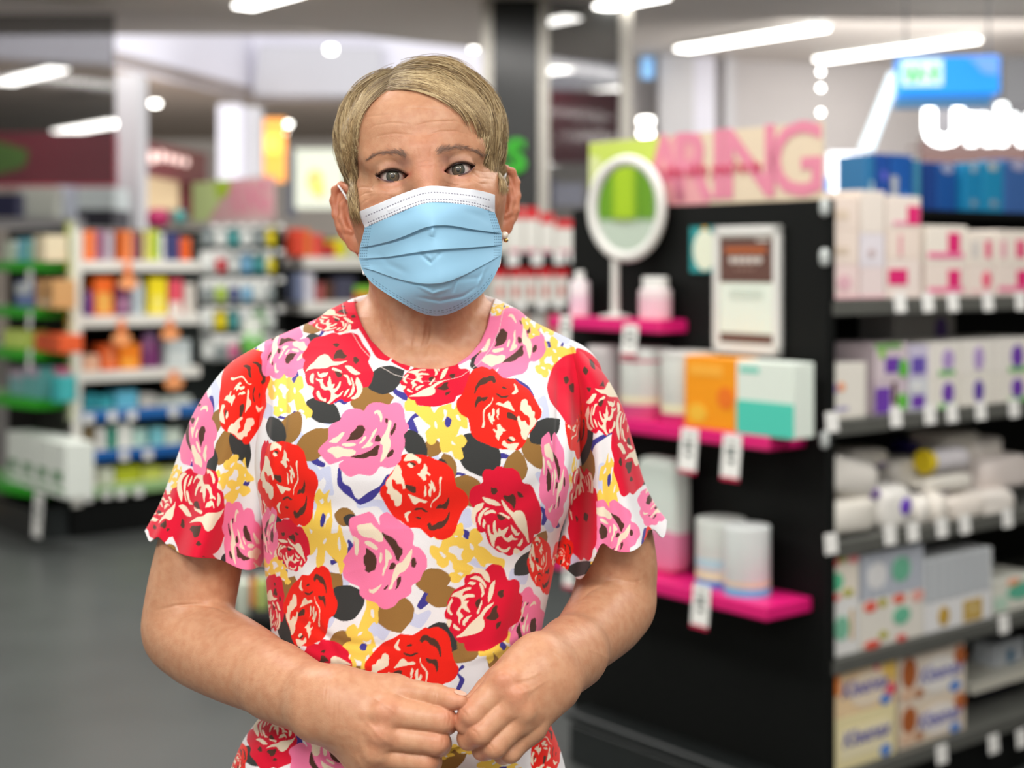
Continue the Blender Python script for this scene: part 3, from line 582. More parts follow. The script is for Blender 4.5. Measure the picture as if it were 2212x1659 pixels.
# fourth shelf: tissue cubes
G4 = 'patterned tissue boxes on the fourth grey shelf'; FL = [('e', .0, .35, .75, 1, (236, 90, 80)), ('e', .35, .6, .82, 1, (176, 170, 30)), ('e', .66, 1, .76, 1, (236, 150, 150)), ('e', .02, .5, .22, .62, (92, 196, 150)), ('e', .5, .8, .05, .22, (176, 176, 30)), ('e', .0, .4, .0, .16, (230, 90, 84))]
stack(1786, 1856, [1296, 1198], SZ[3] + .001, [((230, 230, 228), 'white tissue box with a mint heart', WR[3] + ' at the corner, lower', [('e', .22, .68, .28, .72, (126, 190, 160)), ('r', .72, .82, .25, .8, (206, 172, 116))]), ((232, 224, 210), 'flowered tissue box', WR[3] + ' at the corner, upper', FL)], v=.01, dp=.16, grp=G4)
stack(1858, 1996, [1286, 1186], SZ[3] + .001, [((230, 226, 216), 'wide flowered tissue box with red blooms', WR[3] + ', lower', [('e', .05, .25, .75, .98, (232, 100, 84)), ('e', .28, .4, .8, .98, (180, 170, 30)), ('e', .50, .70, .8, 1, (232, 110, 90)), ('e', .80, 1, .75, 1, (236, 170, 160)), ('e', .50, .78, .35, .72, (110, 190, 156)), ('e', .05, .3, .0, .16, (222, 80, 60)), ('e', .28, .42, .14, .3, (176, 170, 30)), ('e', .55, .72, .0, .14, (222, 90, 84))]),
      ((196, 202, 210), 'wide grey striped tissue box with a green heart', WR[3] + ', upper', [('s', .0, 1, .0, 1, (172, 178, 190)), ('e', .10, .40, .2, .78, (226, 226, 226)), ('e', .48, .78, .25, .80, (112, 184, 152))])], v=.01, dp=.16, grp=G4)
stack(1999, 2144, [1290, 1196], SZ[3] + .001, [((232, 232, 232), 'white tissue box with gold shapes', WR[3] + ', lower', [('e', .18, .34, .15, .8, (196, 158, 60)), ('r', .55, .84, .08, .82, (196, 164, 88)), ('e', .66, .74, .4, .6, (226, 210, 160))]), ((206, 210, 212), 'pale grey striped tissue box', WR[3] + ', upper', [('s', .02, .96, .02, .96, (178, 184, 190))])], v=.008, dp=.17, grp=G4)
stack(2147, 2240, [1246], SZ[3] + .001, [((226, 226, 214), 'green and cream tissue box', WR[3] + ' at the frame edge', [('e', .3, 1, .3, .8, (96, 186, 156)), ('e', .3, .6, .74, .98, (240, 170, 130)), ('r', 0, .3, .1, .5, (190, 220, 200))])], v=.02, dp=.14, grp=G4)
# bottom shelf: lettered tissue boxes
G5 = 'lettered tissue boxes on the bottom grey shelf'
def kx(cx=.52, cz=.52, s=.052, c=(70, 74, 168)): return ('t', cx - .1, cx + .1, cz - .05, cz + .05, c, 'Kleenex', s, .0006)
DR = ('e', .74, .92, .02, .26, (92, 140, 214))
stack(1796, 1936, [1538, 1436], SZ[4] + .001, [((240, 228, 178), 'pale yellow tissue box with blue lettering', WR[4] + ', lower', [('r', .12, .9, .2, .75, (242, 232, 196)), kx(.52, .56, .058), DR]), ((244, 214, 170), 'peach tissue box with blue lettering and pink stripes', WR[4] + ', upper', [('e', .25, .85, .1, .85, (240, 224, 200)), ('r', .02, .12, .5, .98, (238, 136, 60)), ('r', .66, .72, .7, 1, (230, 70, 120)), ('r', .8, 1, .5, .9, (240, 200, 100)), ('e', .82, 1, .2, .45, (236, 90, 110)), kx(.5, .55, .058), DR])], v=.01, dp=.12, grp=G5)
BRN = [('e', .02, .24, .35, .98, (176, 96, 46)), ('e', .82, 1, .5, .96, (186, 104, 56)), ('e', .0, .22, .08, .36, (226, 190, 160)), ('e', .22, .34, .1, .3, (176, 110, 64))]
stack(1944, 2086, [1510, 1405], SZ[4] + .001, [((230, 214, 192), 'white and brown tissue box', WR[4] + ', lower', BRN + [('e', .3, .88, .12, .85, (238, 232, 226)), kx(.58, .52, .058), DR]), ((232, 220, 204), 'white and brown tissue box', WR[4] + ', upper, beside the navy carton', BRN + [('e', .3, .88, .12, .85, (240, 236, 230)), kx(.60, .52, .058), DR])], v=.015, dp=.12, grp=G5)
carton(RS, 2110, 2260, 1478, SZ[4] + .04, (10, 16, 100), 'navy carton', WR[4] + ' under a white flat pack', G5, v=.10, dp=.2, deco=[('r', .55, 1, .25, .8, (226, 230, 226)), ('r', .70, 1, .25, .62, (236, 150, 120))])
carton(RS, 2100, 2270, 1452, RS.z(2185, 1476, .08) + .001, (222, 220, 206), 'flat white carton', WR[4] + ' on top of the navy carton', G5, v=.08, dp=.2)
carton(RS, 2150, 2215, 1385, RS.z(2185, 1450, .12) + .001, (204, 212, 220), 'grey white carton with a blue stroke', WR[4] + ', uppermost', G5, v=.14, dp=.08, deco=[('r', .4, .6, .05, .7, (50, 116, 156))])
# tickets on the shelf edges
TG = 'price tickets along the grey shelf edges'
for sh, (yy, xs_) in enumerate(((lambda x: 656 - (x - 1790) * .012, (1944, 2004, 2058, 2134, 2204)), (lambda x: 912 - (x - 1790) * .075, (1797, 1935, 2008, 2056, 2118, 2190)), (lambda x: 1175 - (x - 1790) * .145, (1795, 1922, 1972, 2034, 2084, 2176)), (lambda x: 1412 - (x - 1790) * .17, (2168,)), (lambda x: 1678 - (x - 1790) * .20, (2034, 2146, 2206)))):
    for n_, x in enumerate(xs_):
        ticket(RS, x, yy(x), .048, .050, 'white price ticket, %s from the corner, %s' % (('first', 'second', 'third', 'fourth', 'fifth', 'sixth')[n_], WR[sh].replace('on the', 'on the edge of the')), TG, v=-.010, tl=rd_(-5))
for y in (448, 556, 950):
    o = obj('clip', pillow(-.012, .012, -.008, .008, -.022, .022, .7, 8), P_((190, 196, 194)), None, tuple(RS.w(RS.u(1781, -.005), -.005, RS.z(1781, y, -.005))), smooth=2); tag(o, say('small white plastic clip on the black panel edge beside %s' % {448: 'the uppermost cream carton', 556: 'the lowest pink-marked carton', 950: 'the second shelf corner'}[y]), 'clip', 'clips on the panel edge')
# blue cartons on top of the unit
GB = 'blue cartons on top of the black shelving'
TOPV = .32
for i, (x0, x1, yt, c, dc, w_) in enumerate(((1868, 1890, 335, (40, 110, 160), [('r', .5, .9, .0, .5, (150, 180, 190))], 'teal blue narrow carton first'), (1892, 1922, 332, (24, 72, 150), [('e', .4, .8, .5, .7, (90, 90, 190))], 'royal blue carton with a violet spot'), (1924, 1972, 334, (22, 82, 158), [('r', .0, .3, .0, .6, (170, 176, 184)), ('r', .5, .8, .1, .3, (60, 130, 200))], 'royal blue carton with a grey bar'), (1976, 1990, 345, (60, 128, 160), [], 'slim teal carton'), (2000, 2022, 350, (20, 60, 130), [], 'dark blue narrow carton'),
                                               (2024, 2068, 352, (18, 78, 150), [('e', .2, .8, .78, .98, (150, 160, 190))], 'deep blue carton with a pale top spot'), (2084, 2122, 352, (20, 130, 180), [('e', .3, .7, .8, .98, (150, 180, 200)), ('e', .3, .7, .1, .25, (120, 150, 170))], 'bright cyan blue carton first of two'), (2124, 2168, 350, (26, 140, 186), [('e', .2, .7, .82, 1, (180, 190, 190)), ('e', .3, .7, .1, .25, (130, 150, 170))], 'bright cyan blue carton second of two'), (2170, 2236, 346, (60, 104, 170), [('e', .2, .7, .8, .98, (180, 180, 210))], 'grey blue carton at the frame edge'))):
    carton(RS, x0, x1, yt, 1.6055, c, w_, 'standing on top of the black shelving', GB, v=TOPV, dp=.1, deco=dc)
# ------------------------------------------------------------------ white shelving run on the left with its green-edged end
LS = Frame(3.05, 7.494, 'side'); LW = .735
r = root('shelving_unit', LS.w(0, 0, 0), LS.rot, say('white-edged shelving unit of orange, purple and yellow goods'), 'shelving unit')
obj('spine_panel', bxp(0, 1.26, .44, .47, 0, 1.63), BLACKM, r); obj('base', bxp(0, 1.26, 0, .46, 0, .165), BLACKM, r)
obj('upright', [bxp(0, .05, -.01, .45, .165, 1.62)], WSHELF, r)
obj('side_panel', bxp(1.22, 1.26, 0, .46, .0, 1.63), BLACKM, r)
ZL = [1.455, 1.162, .870, .662, .450, .262]
for z, c in zip(ZL, (WSHELF, WSHELF, WSHELF, P_((36, 104, 178)), P_((28, 96, 172)), P_((150, 190, 130)))):
    obj('shelf', [bxp(.03, LW, .0, .44, z - .02, z)], WSHELF, r); obj('shelf_edge', bxp(.03, LW, -.008, .0, z - .055, z), c, r)
GL = 'goods on the white-edged shelves'
def rowL(k, w_, items):
    for it in items:
        kind, x0, x1, yt, c, desc = it[:6]; ex = it[6] if len(it) > 6 else None
        if kind == 'c': carton(LS, x0, x1, yt, ZL[k] + .001, c, desc, w_, GL, deco=ex or [], dp=.14)
        elif kind == 'b': bottle(LS, x0, x1, yt, ZL[k] + .001, c, ex or WHT, desc, w_, GL)
        else: tub(LS, x0, x1, yt, ZL[k] + .001, c, desc, w_, GL, lid=ex)
OG, AM, PL_, LM, YL, NV = (238, 110, 40), (226, 130, 50), (128, 60, 112), (198, 206, 46), (238, 216, 20), (64, 68, 120)
rowL(0, 'on the highest white-edged shelf', [('c', 172, 183, 500, (226, 160, 130), 'narrow peach carton'), ('c', 183, 206, 498, OG, 'orange carton beside the peach one', [('r', .3, .6, .1, .9, (244, 150, 90))]), ('c', 206, 226, 498, (160, 106, 130), 'mauve carton', [('r', .35, .6, .1, .9, (130, 60, 100))]), ('c', 227, 246, 500, (176, 166, 178), 'grey lilac carton'), ('c', 254, 270, 498, (206, 96, 20), 'burnt orange carton'), ('c', 271, 287, 498, (236, 140, 84), 'salmon orange carton'), ('c', 288, 306, 502, (120, 62, 84), 'plum carton'), ('c', 309, 323, 500, (206, 196, 120), 'sand yellow carton'), ('c', 324, 343, 498, LM, 'lime carton', [('r', .6, 1, .1, .9, (120, 176, 60))]), ('c', 346, 355, 504, WHT, 'slim white carton'), ('c', 356, 366, 504, NV, 'navy carton, first of three'), ('c', 367, 377, 504, NV, 'navy carton, middle of three'), ('c', 378, 388, 504, NV, 'navy carton, last of three'), ('t', 391, 417, 515, (238, 100, 34), 'orange tub')])
rowL(1, 'on the second white-edged shelf', [('b', 184, 203, 628, (112, 60, 134), 'short purple bottle', (140, 100, 150)), ('c', 204, 247, 600, (236, 104, 24), 'wide orange carton with a golden foot', [('r', .1, .85, .05, .6, (230, 170, 80))]), ('c', 251, 281, 612, (126, 66, 112), 'purple carton with pale lettering', [('r', .2, .8, .2, .5, (200, 150, 180))]), ('b', 285, 316, 600, (178, 190, 196), 'pale grey bottle', (196, 204, 206)), ('c', 321, 361, 600, YL, 'bright yellow carton', [('r', .2, .8, .1, .5, (240, 226, 110))]), ('c', 365, 396, 604, (226, 80, 100), 'rose red carton', [('r', 0, .9, 0, .35, (226, 214, 204))]), ('c', 399, 422, 612, (214, 206, 196), 'off-white carton')])
rowL(2, 'on the third white-edged shelf', [('c', 180, 216, 768, (226, 176, 146), 'low peach carton'), ('c', 220, 255, 745, (232, 96, 34), 'red orange carton', [('r', .3, .7, .1, .9, (240, 140, 90))]), ('c', 257, 304, 744, (240, 130, 20), 'amber carton', [('r', .1, .8, .1, .4, (244, 170, 60))]), ('b', 308, 352, 718, (118, 52, 106), 'wide purple bottle', (120, 90, 130)), ('c', 358, 413, 735, (190, 200, 200), 'pale grey carton', [('r', .1, .9, .2, .5, (210, 216, 214))])])
rowL(3, 'on the upper blue-edged shelf', [('c', 180, 212, 852, (40, 134, 146), 'low dark teal carton'), ('c', 213, 246, 856, (50, 150, 162), 'low teal carton'), ('c', 250, 298, 846, (96, 178, 206), 'low sky blue carton'), ('c', 301, 338, 853, (180, 178, 172), 'low grey carton'), ('c', 343, 414, 858, (196, 204, 196), 'low pale carton')])
rowL(4, 'on the lower blue-edged shelf', [('c', 178, 206, 921, (120, 104, 74), 'olive brown carton'), ('c', 208, 230, 925, (222, 222, 216), 'white carton beside the olive one'), ('c', 233, 251, 925, (50, 150, 126), 'sea green carton'), ('c', 254, 286, 918, (230, 232, 224), 'broad white carton'), ('t', 290, 322, 928, (186, 222, 212), 'pale aqua tub'), ('c', 327, 356, 925, (120, 190, 200), 'aqua carton'), ('c', 358, 392, 928, (200, 214, 200), 'pale green carton')])
rowL(5, 'on the lowest green-edged shelf', [('c', 172, 208, 1008, (214, 206, 180), 'low beige carton'), ('c', 211, 247, 1012, (206, 212, 190), 'low cream green carton'), ('c', 250, 304, 1008, (176, 188, 40), 'low olive lime carton'), ('c', 307, 350, 1010, (196, 206, 90), 'low pale lime carton'), ('c', 353, 398, 1012, (200, 206, 140), 'low khaki carton')])
for px, py, w_ in ((192, 905, 'first'), (243, 900, 'second'), (285, 898, 'third'), (375, 890, 'fourth')): ticket(LS, px, py, .05, .05, 'white price ticket %s along the upper blue shelf edge' % w_, 'tickets on the blue shelf edges', v=-.012)
for px, py, w_ in ((190, 992, 'first'), (268, 985, 'second'), (320, 982, 'third')): ticket(LS, px, py, .05, .05, 'white price ticket %s along the lower blue shelf edge' % w_, 'tickets on the blue shelf edges', v=-.012)
for px, py, w_ in ((190, 1075, 'first'), (230, 1068, 'second'), (262, 1066, 'third'), (300, 1062, 'fourth')): ticket(LS, px, py, .05, .045, 'pale price ticket %s along the lowest green shelf edge' % w_, 'tickets on the lowest edge', v=-.012)
# orange shelf wobblers
for px, py, sy0, t in ((277, 612, 566, 'above the purple carton with pale lettering'), (263, 732, 690, 'above the amber carton'), (368, 722, 690, 'above the pale grey carton'), (376, 828, 800, 'above the low pale carton')):
    u, z = LS.u(px, -.05), LS.z(px, py, -.05); r = root('shelf_wobbler', LS.w(u, -.05, z), LS.rot, say('orange oval shelf wobbler hanging ' + t), 'shelf wobbler', 'orange shelf wobblers')
    obj('disc', poly_prism(oval(0, 0, .056, .034), -.001, .001), P_((240, 160, 104)), r); zz = LS.z(px, sy0, -.05) - z
    obj('stem', bxp(-.02, .02, .0, .002, .0, max(zz, .03)), P_((238, 130, 70)), r)
# hanging packs on hooks
rg = random.Random(5)
GH = 'hanging packs on the hook panel'
COLN = {'white': (222, 226, 222), 'teal': (70, 150, 150), 'sky blue': (120, 176, 210), 'lime': (170, 200, 60), 'grey': (140, 150, 150), 'red': (200, 60, 70), 'navy': (70, 80, 130), 'pink': (214, 110, 150), 'green': (90, 180, 80), 'yellow': (236, 216, 30)}
ROWS_ = [(488, 534, 'first'), (542, 592, 'second'), (602, 654, 'third'), (664, 714, 'fourth'), (724, 780, 'fifth')]
CH_ = [['grey', 'white', 'teal', 'white', 'grey', 'yellow'], ['white', 'red', 'white', 'sky blue', 'teal', 'yellow'], ['grey', 'lime', 'navy', 'sky blue', 'white', 'grey'], ['white', 'yellow', 'teal', 'navy', 'green', 'white'], ['white', 'grey', 'pink', 'teal', 'green', 'navy']]
for ri, (y0, y1, rn) in enumerate(ROWS_):
    for ci in range(6):
        x0 = 434 + ci * 28; x1 = x0 + 25; v = .05; cn = CH_[ri][ci]; c = COLN[cn]
        u0, u1 = LS.u(x0, v), LS.u(x1, v); xm = (x0 + x1) / 2; z1, z0 = LS.z(xm, y0, v), LS.z(xm, y1, v)
        r = root('hanging_pack', LS.w(u0, v, z0), LS.rot, say('%s hanging pack on the %s row of hooks, %s' % (cn, rn, ('beside the shelves', 'second along', 'third along', 'fourth along', 'fifth along', 'last along')[ci])), 'pack', GH)
        h_ = z1 - z0; w_ = u1 - u0
        obj('backing_card', bxp(0, w_, 0, .002, 0, h_), P_((226, 228, 224) if rg.random() < .6 else tuple(int(q * .7) for q in c)), r)
        obj('blister', pillow(w_ * .08, w_ * .92, -.03, .0, h_ * .06, h_ * .66, .5, 7), P_(c, .3), r, smooth=2)
        obj('hook', bxp(w_ * .48, w_ * .52, -.10, .35, h_ * .94, h_ * .955), P_((180, 180, 176)), r)
        obj('hook_ticket', bxp(w_ * .22, w_ * .78, -.104, -.10, h_ * .86, h_ * 1.06), TICK, r)
tag(obj('hook_panel', bxp(0, .5, 0, .02, 0, 1.3), P_((44, 50, 48)), None, tuple(LS.w(.74, .36, .30)), LS.rot), say('dark pegboard panel behind the hanging packs'), 'pegboard')
bottle(LS, 532, 576, 684, LS.z(554, 762, .0), (120, 206, 90), (226, 230, 220), 'lime green bottle with a white top', 'in front of the hook panel beside her shoulder', GH, v=-.02, capf=.45, capr=.95)
LB = Frame(4.30, 8.42, 'end'); r = root('header_board', LB.w(.10, 0, 1.66), LB.rot, say('small lime and pink header board far behind the hanging packs'), 'header board')
h0, h1 = LB.u(416), LB.u(590); W_ = h1 - h0
r.location = tuple(LB.w(h0, 0, 1.70)); obj('board', bxp(0, W_, 0, .012, 0, .25), P_((216, 170, 172)), r)
obj('pale_lime_field', poly_prism([(0, .002), (0, .248), (.50 * W_, .248), (.36 * W_, .12), (.20 * W_, .002)], -.002, .0), P_((204, 222, 150)), r); obj('lime_patch', poly_prism([(.28 * W_, .248), (.50 * W_, .248), (.46 * W_, .16), (.34 * W_, .13)], -.004, -.001), P_((176, 206, 50)), r)
for ch, cx in (('R', .56), ('I', .66), ('N', .76), ('G', .90)): font('header_letter', ch, .24, PKL, r, (cx * W_, -.003, .125), extrude=.0006, bold=.006, sx=.75)
obj('panel_post', bxp(.1, W_ - .1, .0, .01, -.08, 0), P_((200, 190, 186)), r)
# end of the run: black panel, green curved shelves, lime corner strip
LE = Frame(3.05, 8.42, 'end'); LEW = .925
r = root('end_display', LE.w(0, 0, 0), LE.rot, say('black end display with curved bright green shelves'), 'display unit')
obj('back_panel', bxp(0, LEW, 0, .03, 0, 1.63), BLACKM, r); obj('base', bxp(.03, LEW - .03, -.2, 0, 0, .16), mat('plinth_black', (30, 34, 34), .4, noise=.1), r)
ZE = [1.450, 1.208, .985, .731, .272]
for z in ZE:
    P = [(0.02, 0.0)] + [(.02 + (LEW - .06) * t, -.16 - .08 * math.sin(math.pi * t)) for t in np.linspace(0, 1, 14)] + [(LEW - .04, 0.0)]
    V = [(x, y, z - .05) for x, y in P] + [(x, y, z) for x, y in P]; n_ = len(P)
    obj('shelf', (V, [tuple(range(n_ - 1, -1, -1)), tuple(range(n_, 2 * n_))] + [(i, (i + 1) % n_, (i + 1) % n_ + n_, i + n_) for i in range(n_)]), P_((44, 160, 34), .35), r)
o = obj('corner_strip', [bxp(LEW - .02, LEW + .035, -.02, .0, .62, 1.66)], P_((206, 210, 176)), r)
obj('lime_marking', [bxp(LEW - .02, LEW + .005, -.024, -.018, z0, z1) for z0, z1 in ((1.56, 1.66), (1.40, 1.50), (1.10, 1.24), (.80, .95))], P_((190, 204, 40)), r)
GE = 'goods on the curved green shelves'
we = ['on the highest curved green shelf', 'on the second curved green shelf', 'on the third curved green shelf', 'on the fourth curved green shelf', 'on the lowest curved green shelf']
for k, x0, x1, yt, c, t, dc in ((0, 36, 69, 516, (104, 180, 206), 'sky blue carton', [('r', .7, 1, .1, .9, (140, 200, 180))]), (0, 71, 98, 508, (222, 208, 176), 'cream carton', []), (0, 8, 32, 520, (200, 206, 196), 'pale carton at the edge', []), (1, 33, 69, 608, (110, 128, 186), 'slate blue and white carton', [('r', 0, 1, .5, .9, (206, 210, 214))]), (1, 76, 116, 604, (206, 156, 100), 'tan carton', [('r', .2, .8, .1, .3, (222, 200, 170))]),
                               (2, 6, 57, 712, (206, 220, 110), 'pale lime carton', []), (2, 73, 131, 722, (226, 92, 44), 'red orange carton', [('r', .05, .95, .4, .6, (200, 70, 30))]), (3, 18, 50, 790, (120, 170, 176), 'teal carton with a lilac top', [('r', 0, 1, .6, 1, (190, 170, 190))]), (3, 51, 84, 792, (100, 170, 170), 'second teal carton', [('r', 0, 1, .7, 1, (180, 160, 184))])):
    carton(LE, x0, x1, yt, ZE[k] + .001, c, t, we[k], GE, v=-.15, dp=.12, deco=dc)
bottle(LE, 94, 124, 796, ZE[3] + .001, (64, 170, 172), (190, 100, 130), 'teal bottle with a pink cap', we[3], GE, v=-.15)
for i, (x0, x1, yt) in enumerate(((14, 44, 934), (45, 76, 940), (77, 108, 948), (109, 142, 956))):
    carton(LE, x0, x1, yt, ZE[4] + .001, (228, 234, 226), 'tall white pack with green print, %s,' % ('farthest', 'second', 'third', 'nearest the corner')[i], we[4], GE, v=-.19, dp=.15, deco=[('r', .15, .75, .28, .46, (60, 130, 70)), ('r', .1, .9, .1, .16, (120, 180, 120))])
for px, py, w_, h_, t in ((64, 692, .05, .085, 'white price card under the second green shelf'), (64, 776, .05, .10, 'white price card under the third green shelf'), (82, 1112, .11, .22, 'large white card with a green mark hanging under the lowest green shelf'), (64, 600, .07, .08, 'white price card under the highest green shelf')):
    ticket(LE, px, py, w_, h_, t, 'cards under the green shelves', v=-.26, tl=rd_(-4), size=1, name='price_card')
# second run, seen beside her ear
DS = Frame(4.46, 7.494, 'side'); r = root('shelving_unit', DS.w(0, 0, 0), DS.rot, say('white shelving bay of red and dark goods behind her ear'), 'shelving unit')
obj('spine_panel', bxp(0, 1.5, .44, .47, 0, 1.60), BLACKM, r); obj('base', bxp(0, 1.5, 0, .46, 0, .165), BLACKM, r); ZD = [1.478, 1.215, .95, .68, .42]
for z in ZD: obj('shelf', bxp(.0, 1.5, .0, .44, z - .065, z), WSHELF, r)
GD = 'goods in the bay behind her ear'
for k, x0, x1, yt, c, t in ((0, 639, 658, 494, (222, 74, 50), 'tomato red carton'), (0, 659, 673, 496, (232, 120, 60), 'orange carton'), (0, 674, 698, 506, (226, 84, 70), 'coral red carton'), (0, 711, 723, 527, (200, 60, 60), 'small dark red carton'), (0, 725, 748, 517, (222, 214, 30), 'acid yellow carton'), (0, 750, 778, 512, (196, 200, 170), 'pale sage carton'),
                            (1, 640, 656, 592, (120, 130, 160), 'slate carton'), (1, 657, 680, 590, (206, 204, 214), 'lilac white carton'), (1, 684, 700, 612, (176, 90, 90), 'dusty red carton'), (1, 702, 722, 610, (92, 60, 44), 'brown carton'), (1, 724, 768, 600, (72, 72, 92), 'dark slate carton')):
    carton(DS, x0, x1, yt, ZD[k] + .001, c, t, 'on the %s shelf of the bay behind her ear' % ('upper', 'lower')[k], GD, dp=.12)
r = root('carton', DS.w(DS.u(771, -.04), -.04, 1.216), DS.rot, say('bright lime and orange carton peeping out beside her neck'), 'box', GD); w_ = DS.u(812, -.04) - DS.u(771, -.04)
obj('shell', bxp(0, w_, 0, .03, 0, .045), P_((240, 100, 30)), r); obj('lime_top', bxp(0, w_, 0, .03, .0455, .085), P_((140, 210, 70)), r)
# unit behind, right of her head
ES = Frame(4.02, 5.30, 'side'); r = root('shelving_unit', ES.w(0, 0, 0), ES.rot, say('dark shelving of red-topped white cartons right beside the black display'), 'shelving unit')
obj('spine_panel', bxp(0, 2.0, .44, .47, 0, 1.60), BLACKM, r); obj('base', bxp(0, 2.0, 0, .46, 0, .165), BLACKM, r); ZS = [1.489, 1.250, 1.075, .85, .6, .35]
for z in ZS: obj('shelf', bxp(0, 2.0, .0, .44, z - .03, z), mat('dark_shelf_metal', (60, 60, 60), .45), r)
GS = 'red-topped cartons beside the black display'
RT = [('r', 0, 1, .74, 1, (206, 40, 48))]
for k, x0, x1, yt, t in ((0, 1098, 1131, 448, 'first'), (0, 1132, 1164, 448, 'second'), (0, 1166, 1197, 460, 'third'), (0, 1199, 1250, 474, 'widest'), (1, 1064, 1096, 578, 'first'), (1, 1097, 1130, 578, 'second'), (1, 1131, 1162, 578, 'third'), (1, 1163, 1194, 578, 'fourth'), (1, 1195, 1228, 578, 'fifth')):
    carton(ES, x0, x1, yt, ZS[k] + .001, (222, 220, 212), 'white carton with a red top, %s' % t, 'on the %s shelf beside the black display' % ('higher', 'lower')[k], GS, dp=.12, deco=RT + ([('e', .3, .7, .2, .5, (206, 90, 80))] if k else [('r', .1, .8, .0, .08, (214, 130, 150))]))
for x0, x1, yt, c, t in ((1112, 1142, 668, (206, 150, 140), 'salmon carton'), (1144, 1180, 670, (210, 206, 200), 'pale grey carton'), (1182, 1214, 672, (200, 120, 110), 'brick pink carton')):
    carton(ES, x0, x1, yt, ZS[2] + .001, c, t, 'on the third shelf beside the black display', GS, dp=.12)
for px, py, t in ((1108, 561, 'first'), (1160, 560, 'second'), (1208, 558, 'third'), (1240, 556, 'fourth')): ticket(ES, px, py, .062, .05, 'pale price ticket %s under the red-topped cartons' % t, 'tickets under the red-topped cartons', v=-.008)
for px, py, t in ((1085, 664, 'first'), (1125, 662, 'second'), (1170, 660, 'third'), (1206, 658, 'fourth')): ticket(ES, px, py, .055, .04, 'pale price ticket %s on the edge above the salmon carton' % t, 'tickets under the red-topped cartons', v=-.008)
# low things glimpsed between arm and dress
for x0, x1, y0, y1, d, c, t in ((508, 540, 1240, 1330, 5.4, (214, 222, 206), 'pale green bottle'), (541, 552, 1236, 1310, 5.4, (240, 140, 60), 'orange bottle'), (553, 580, 1240, 1315, 5.4, (190, 206, 120), 'lime bottle')):
    w_ = (x1 - x0) / 3200 * d; h_ = (y1 - y0) / 3200 * d; c0 = pt((x0 + x1) / 2, y1, d)
    r = root('bottle', c0, 0, say(t + ' on the low black stand between her arm and waist'), 'bottle', 'bottles on the low stand'); obj('bottle_body', lathe([(w_ * .45, 0), (w_ * .5, .005), (w_ * .5, h_ * .8), (w_ * .2, h_ * .9)]), P_(c), r, smooth=True); obj('cap', lathe([(w_ * .22, h_ * .9), (w_ * .22, h_)]), P_(WHT), r, smooth=True)
c0 = pt(560, 1330, 5.4); tag(obj('low_stand', bxp(-.22, .22, -.05, .25, -c0[2], -.001, .004), BLACKM, None, tuple(c0)), say('low black stand glimpsed between her arm and waist'), 'stand')
# unseen cabinet added outside the picture, placed and coloured for the vanity mirror's reflection
r = root('shelving_unit', (-3.05, 2.95, 0), math.atan2(.94, -.337), say('unseen white cabinet with a lime header, added outside the frame for the mirror reflection'), 'shelving unit')
obj('cabinet_body', bxp(-.7, .7, 0, .4, 0, 1.665), P_((206, 214, 202)), r); obj('lime_header', bxp(-.055, .055, -.02, .0, 1.67, 2.5), P_((176, 206, 30)), r); obj('green_header_field', bxp(-.16, .16, .0, .1, 1.67, 2.5), P_((110, 160, 24)), r); obj('grey_header_ends', bxp(-.7, .7, .1, .2, 1.67, 2.5), P_((150, 170, 140)), r)
# ------------------------------------------------------------------ implicit surfaces (skin and dress are grown as one continuous surface each)
class Leaf:
    def __init__(s, f, op='u', k=0.0): s.f, s.op, s.k = f, op, k
    def d(s, P): return s.f(P)
class Grp:
    def __init__(s, kids, op='u', k=0.0): s.kids, s.op, s.k = kids, op, k

def cone(a, b, ra, rb, k=0.01, op='u'):
    a = np.array(a, float); b = np.array(b, float); ba = b - a; L = max((ba * ba).sum(), 1e-12)
    def f(P):
        t = np.clip(((P - a) @ ba) / L, 0, 1)
        q = P - a - t[:, None] * ba
        return np.sqrt((q * q).sum(1)) - (ra + (rb - ra) * t)
    return Leaf(f, op, k)

def ell(c, r, k=0.01, op='u', R=None):
    c = np.array(c, float); r = np.array(r, float)
    def f(P):
        q = P - c
        if R is not None: q = q @ R
        a = q / r; k0 = np.sqrt((a * a).sum(1)); b = a / r; k1 = np.sqrt((b * b).sum(1)) + 1e-9
        return np.where(k0 < 1e-4, -r.min(), k0 * (k0 - 1) / k1)
    return Leaf(f, op, k)

def xf(leaf, O, R):
    """put a leaf (or group) defined in a local frame into the world; R's columns are the local axes"""
    if isinstance(leaf, Grp):
        return Grp([xf(c, O, R) for c in leaf.kids], leaf.op, leaf.k)
    g = leaf.f
    return Leaf(lambda P: g((P - O) @ R), leaf.op, leaf.k)

def smin(a, b, k):
    if k <= 0: return np.minimum(a, b)
    h = np.maximum(k - np.abs(a - b), 0) / k
    return np.minimum(a, b) - h * h * k * 0.25

def combine(d, e, op, k):
    if d is None: return e
    if op == 'u': return smin(d, e, k)
    if op == 's': return -smin(-d, e, k)
    return -smin(-d, -e, k)      # 'i'

def flat(node, out):
    for c in node.kids:
        if isinstance(c, Grp): flat(c, out)
        else: out.append(c)
    return out

def evaluate(node, P, act=None):
    d = None
    for c in node.kids:
        if isinstance(c, Grp):
            e = evaluate(c, P, act)
            if e is None: continue
        else:
            if act is not None and id(c) not in act: continue
            e = c.f(P)
        if d is None and c.op != 'u': 
            if c.op == 's': continue
        d = combine(d, e, c.op, c.k)
    return d

def axis(segs):
    """tensor-grid axis from (start, end, step) runs"""
    out = []
    for a, b, h in segs:
        n = max(1, int(round((b - a) / h)))
        out.append(np.linspace(a, b, n, endpoint=False))
    out.append([segs[-1][1]])
    return np.concatenate(out)

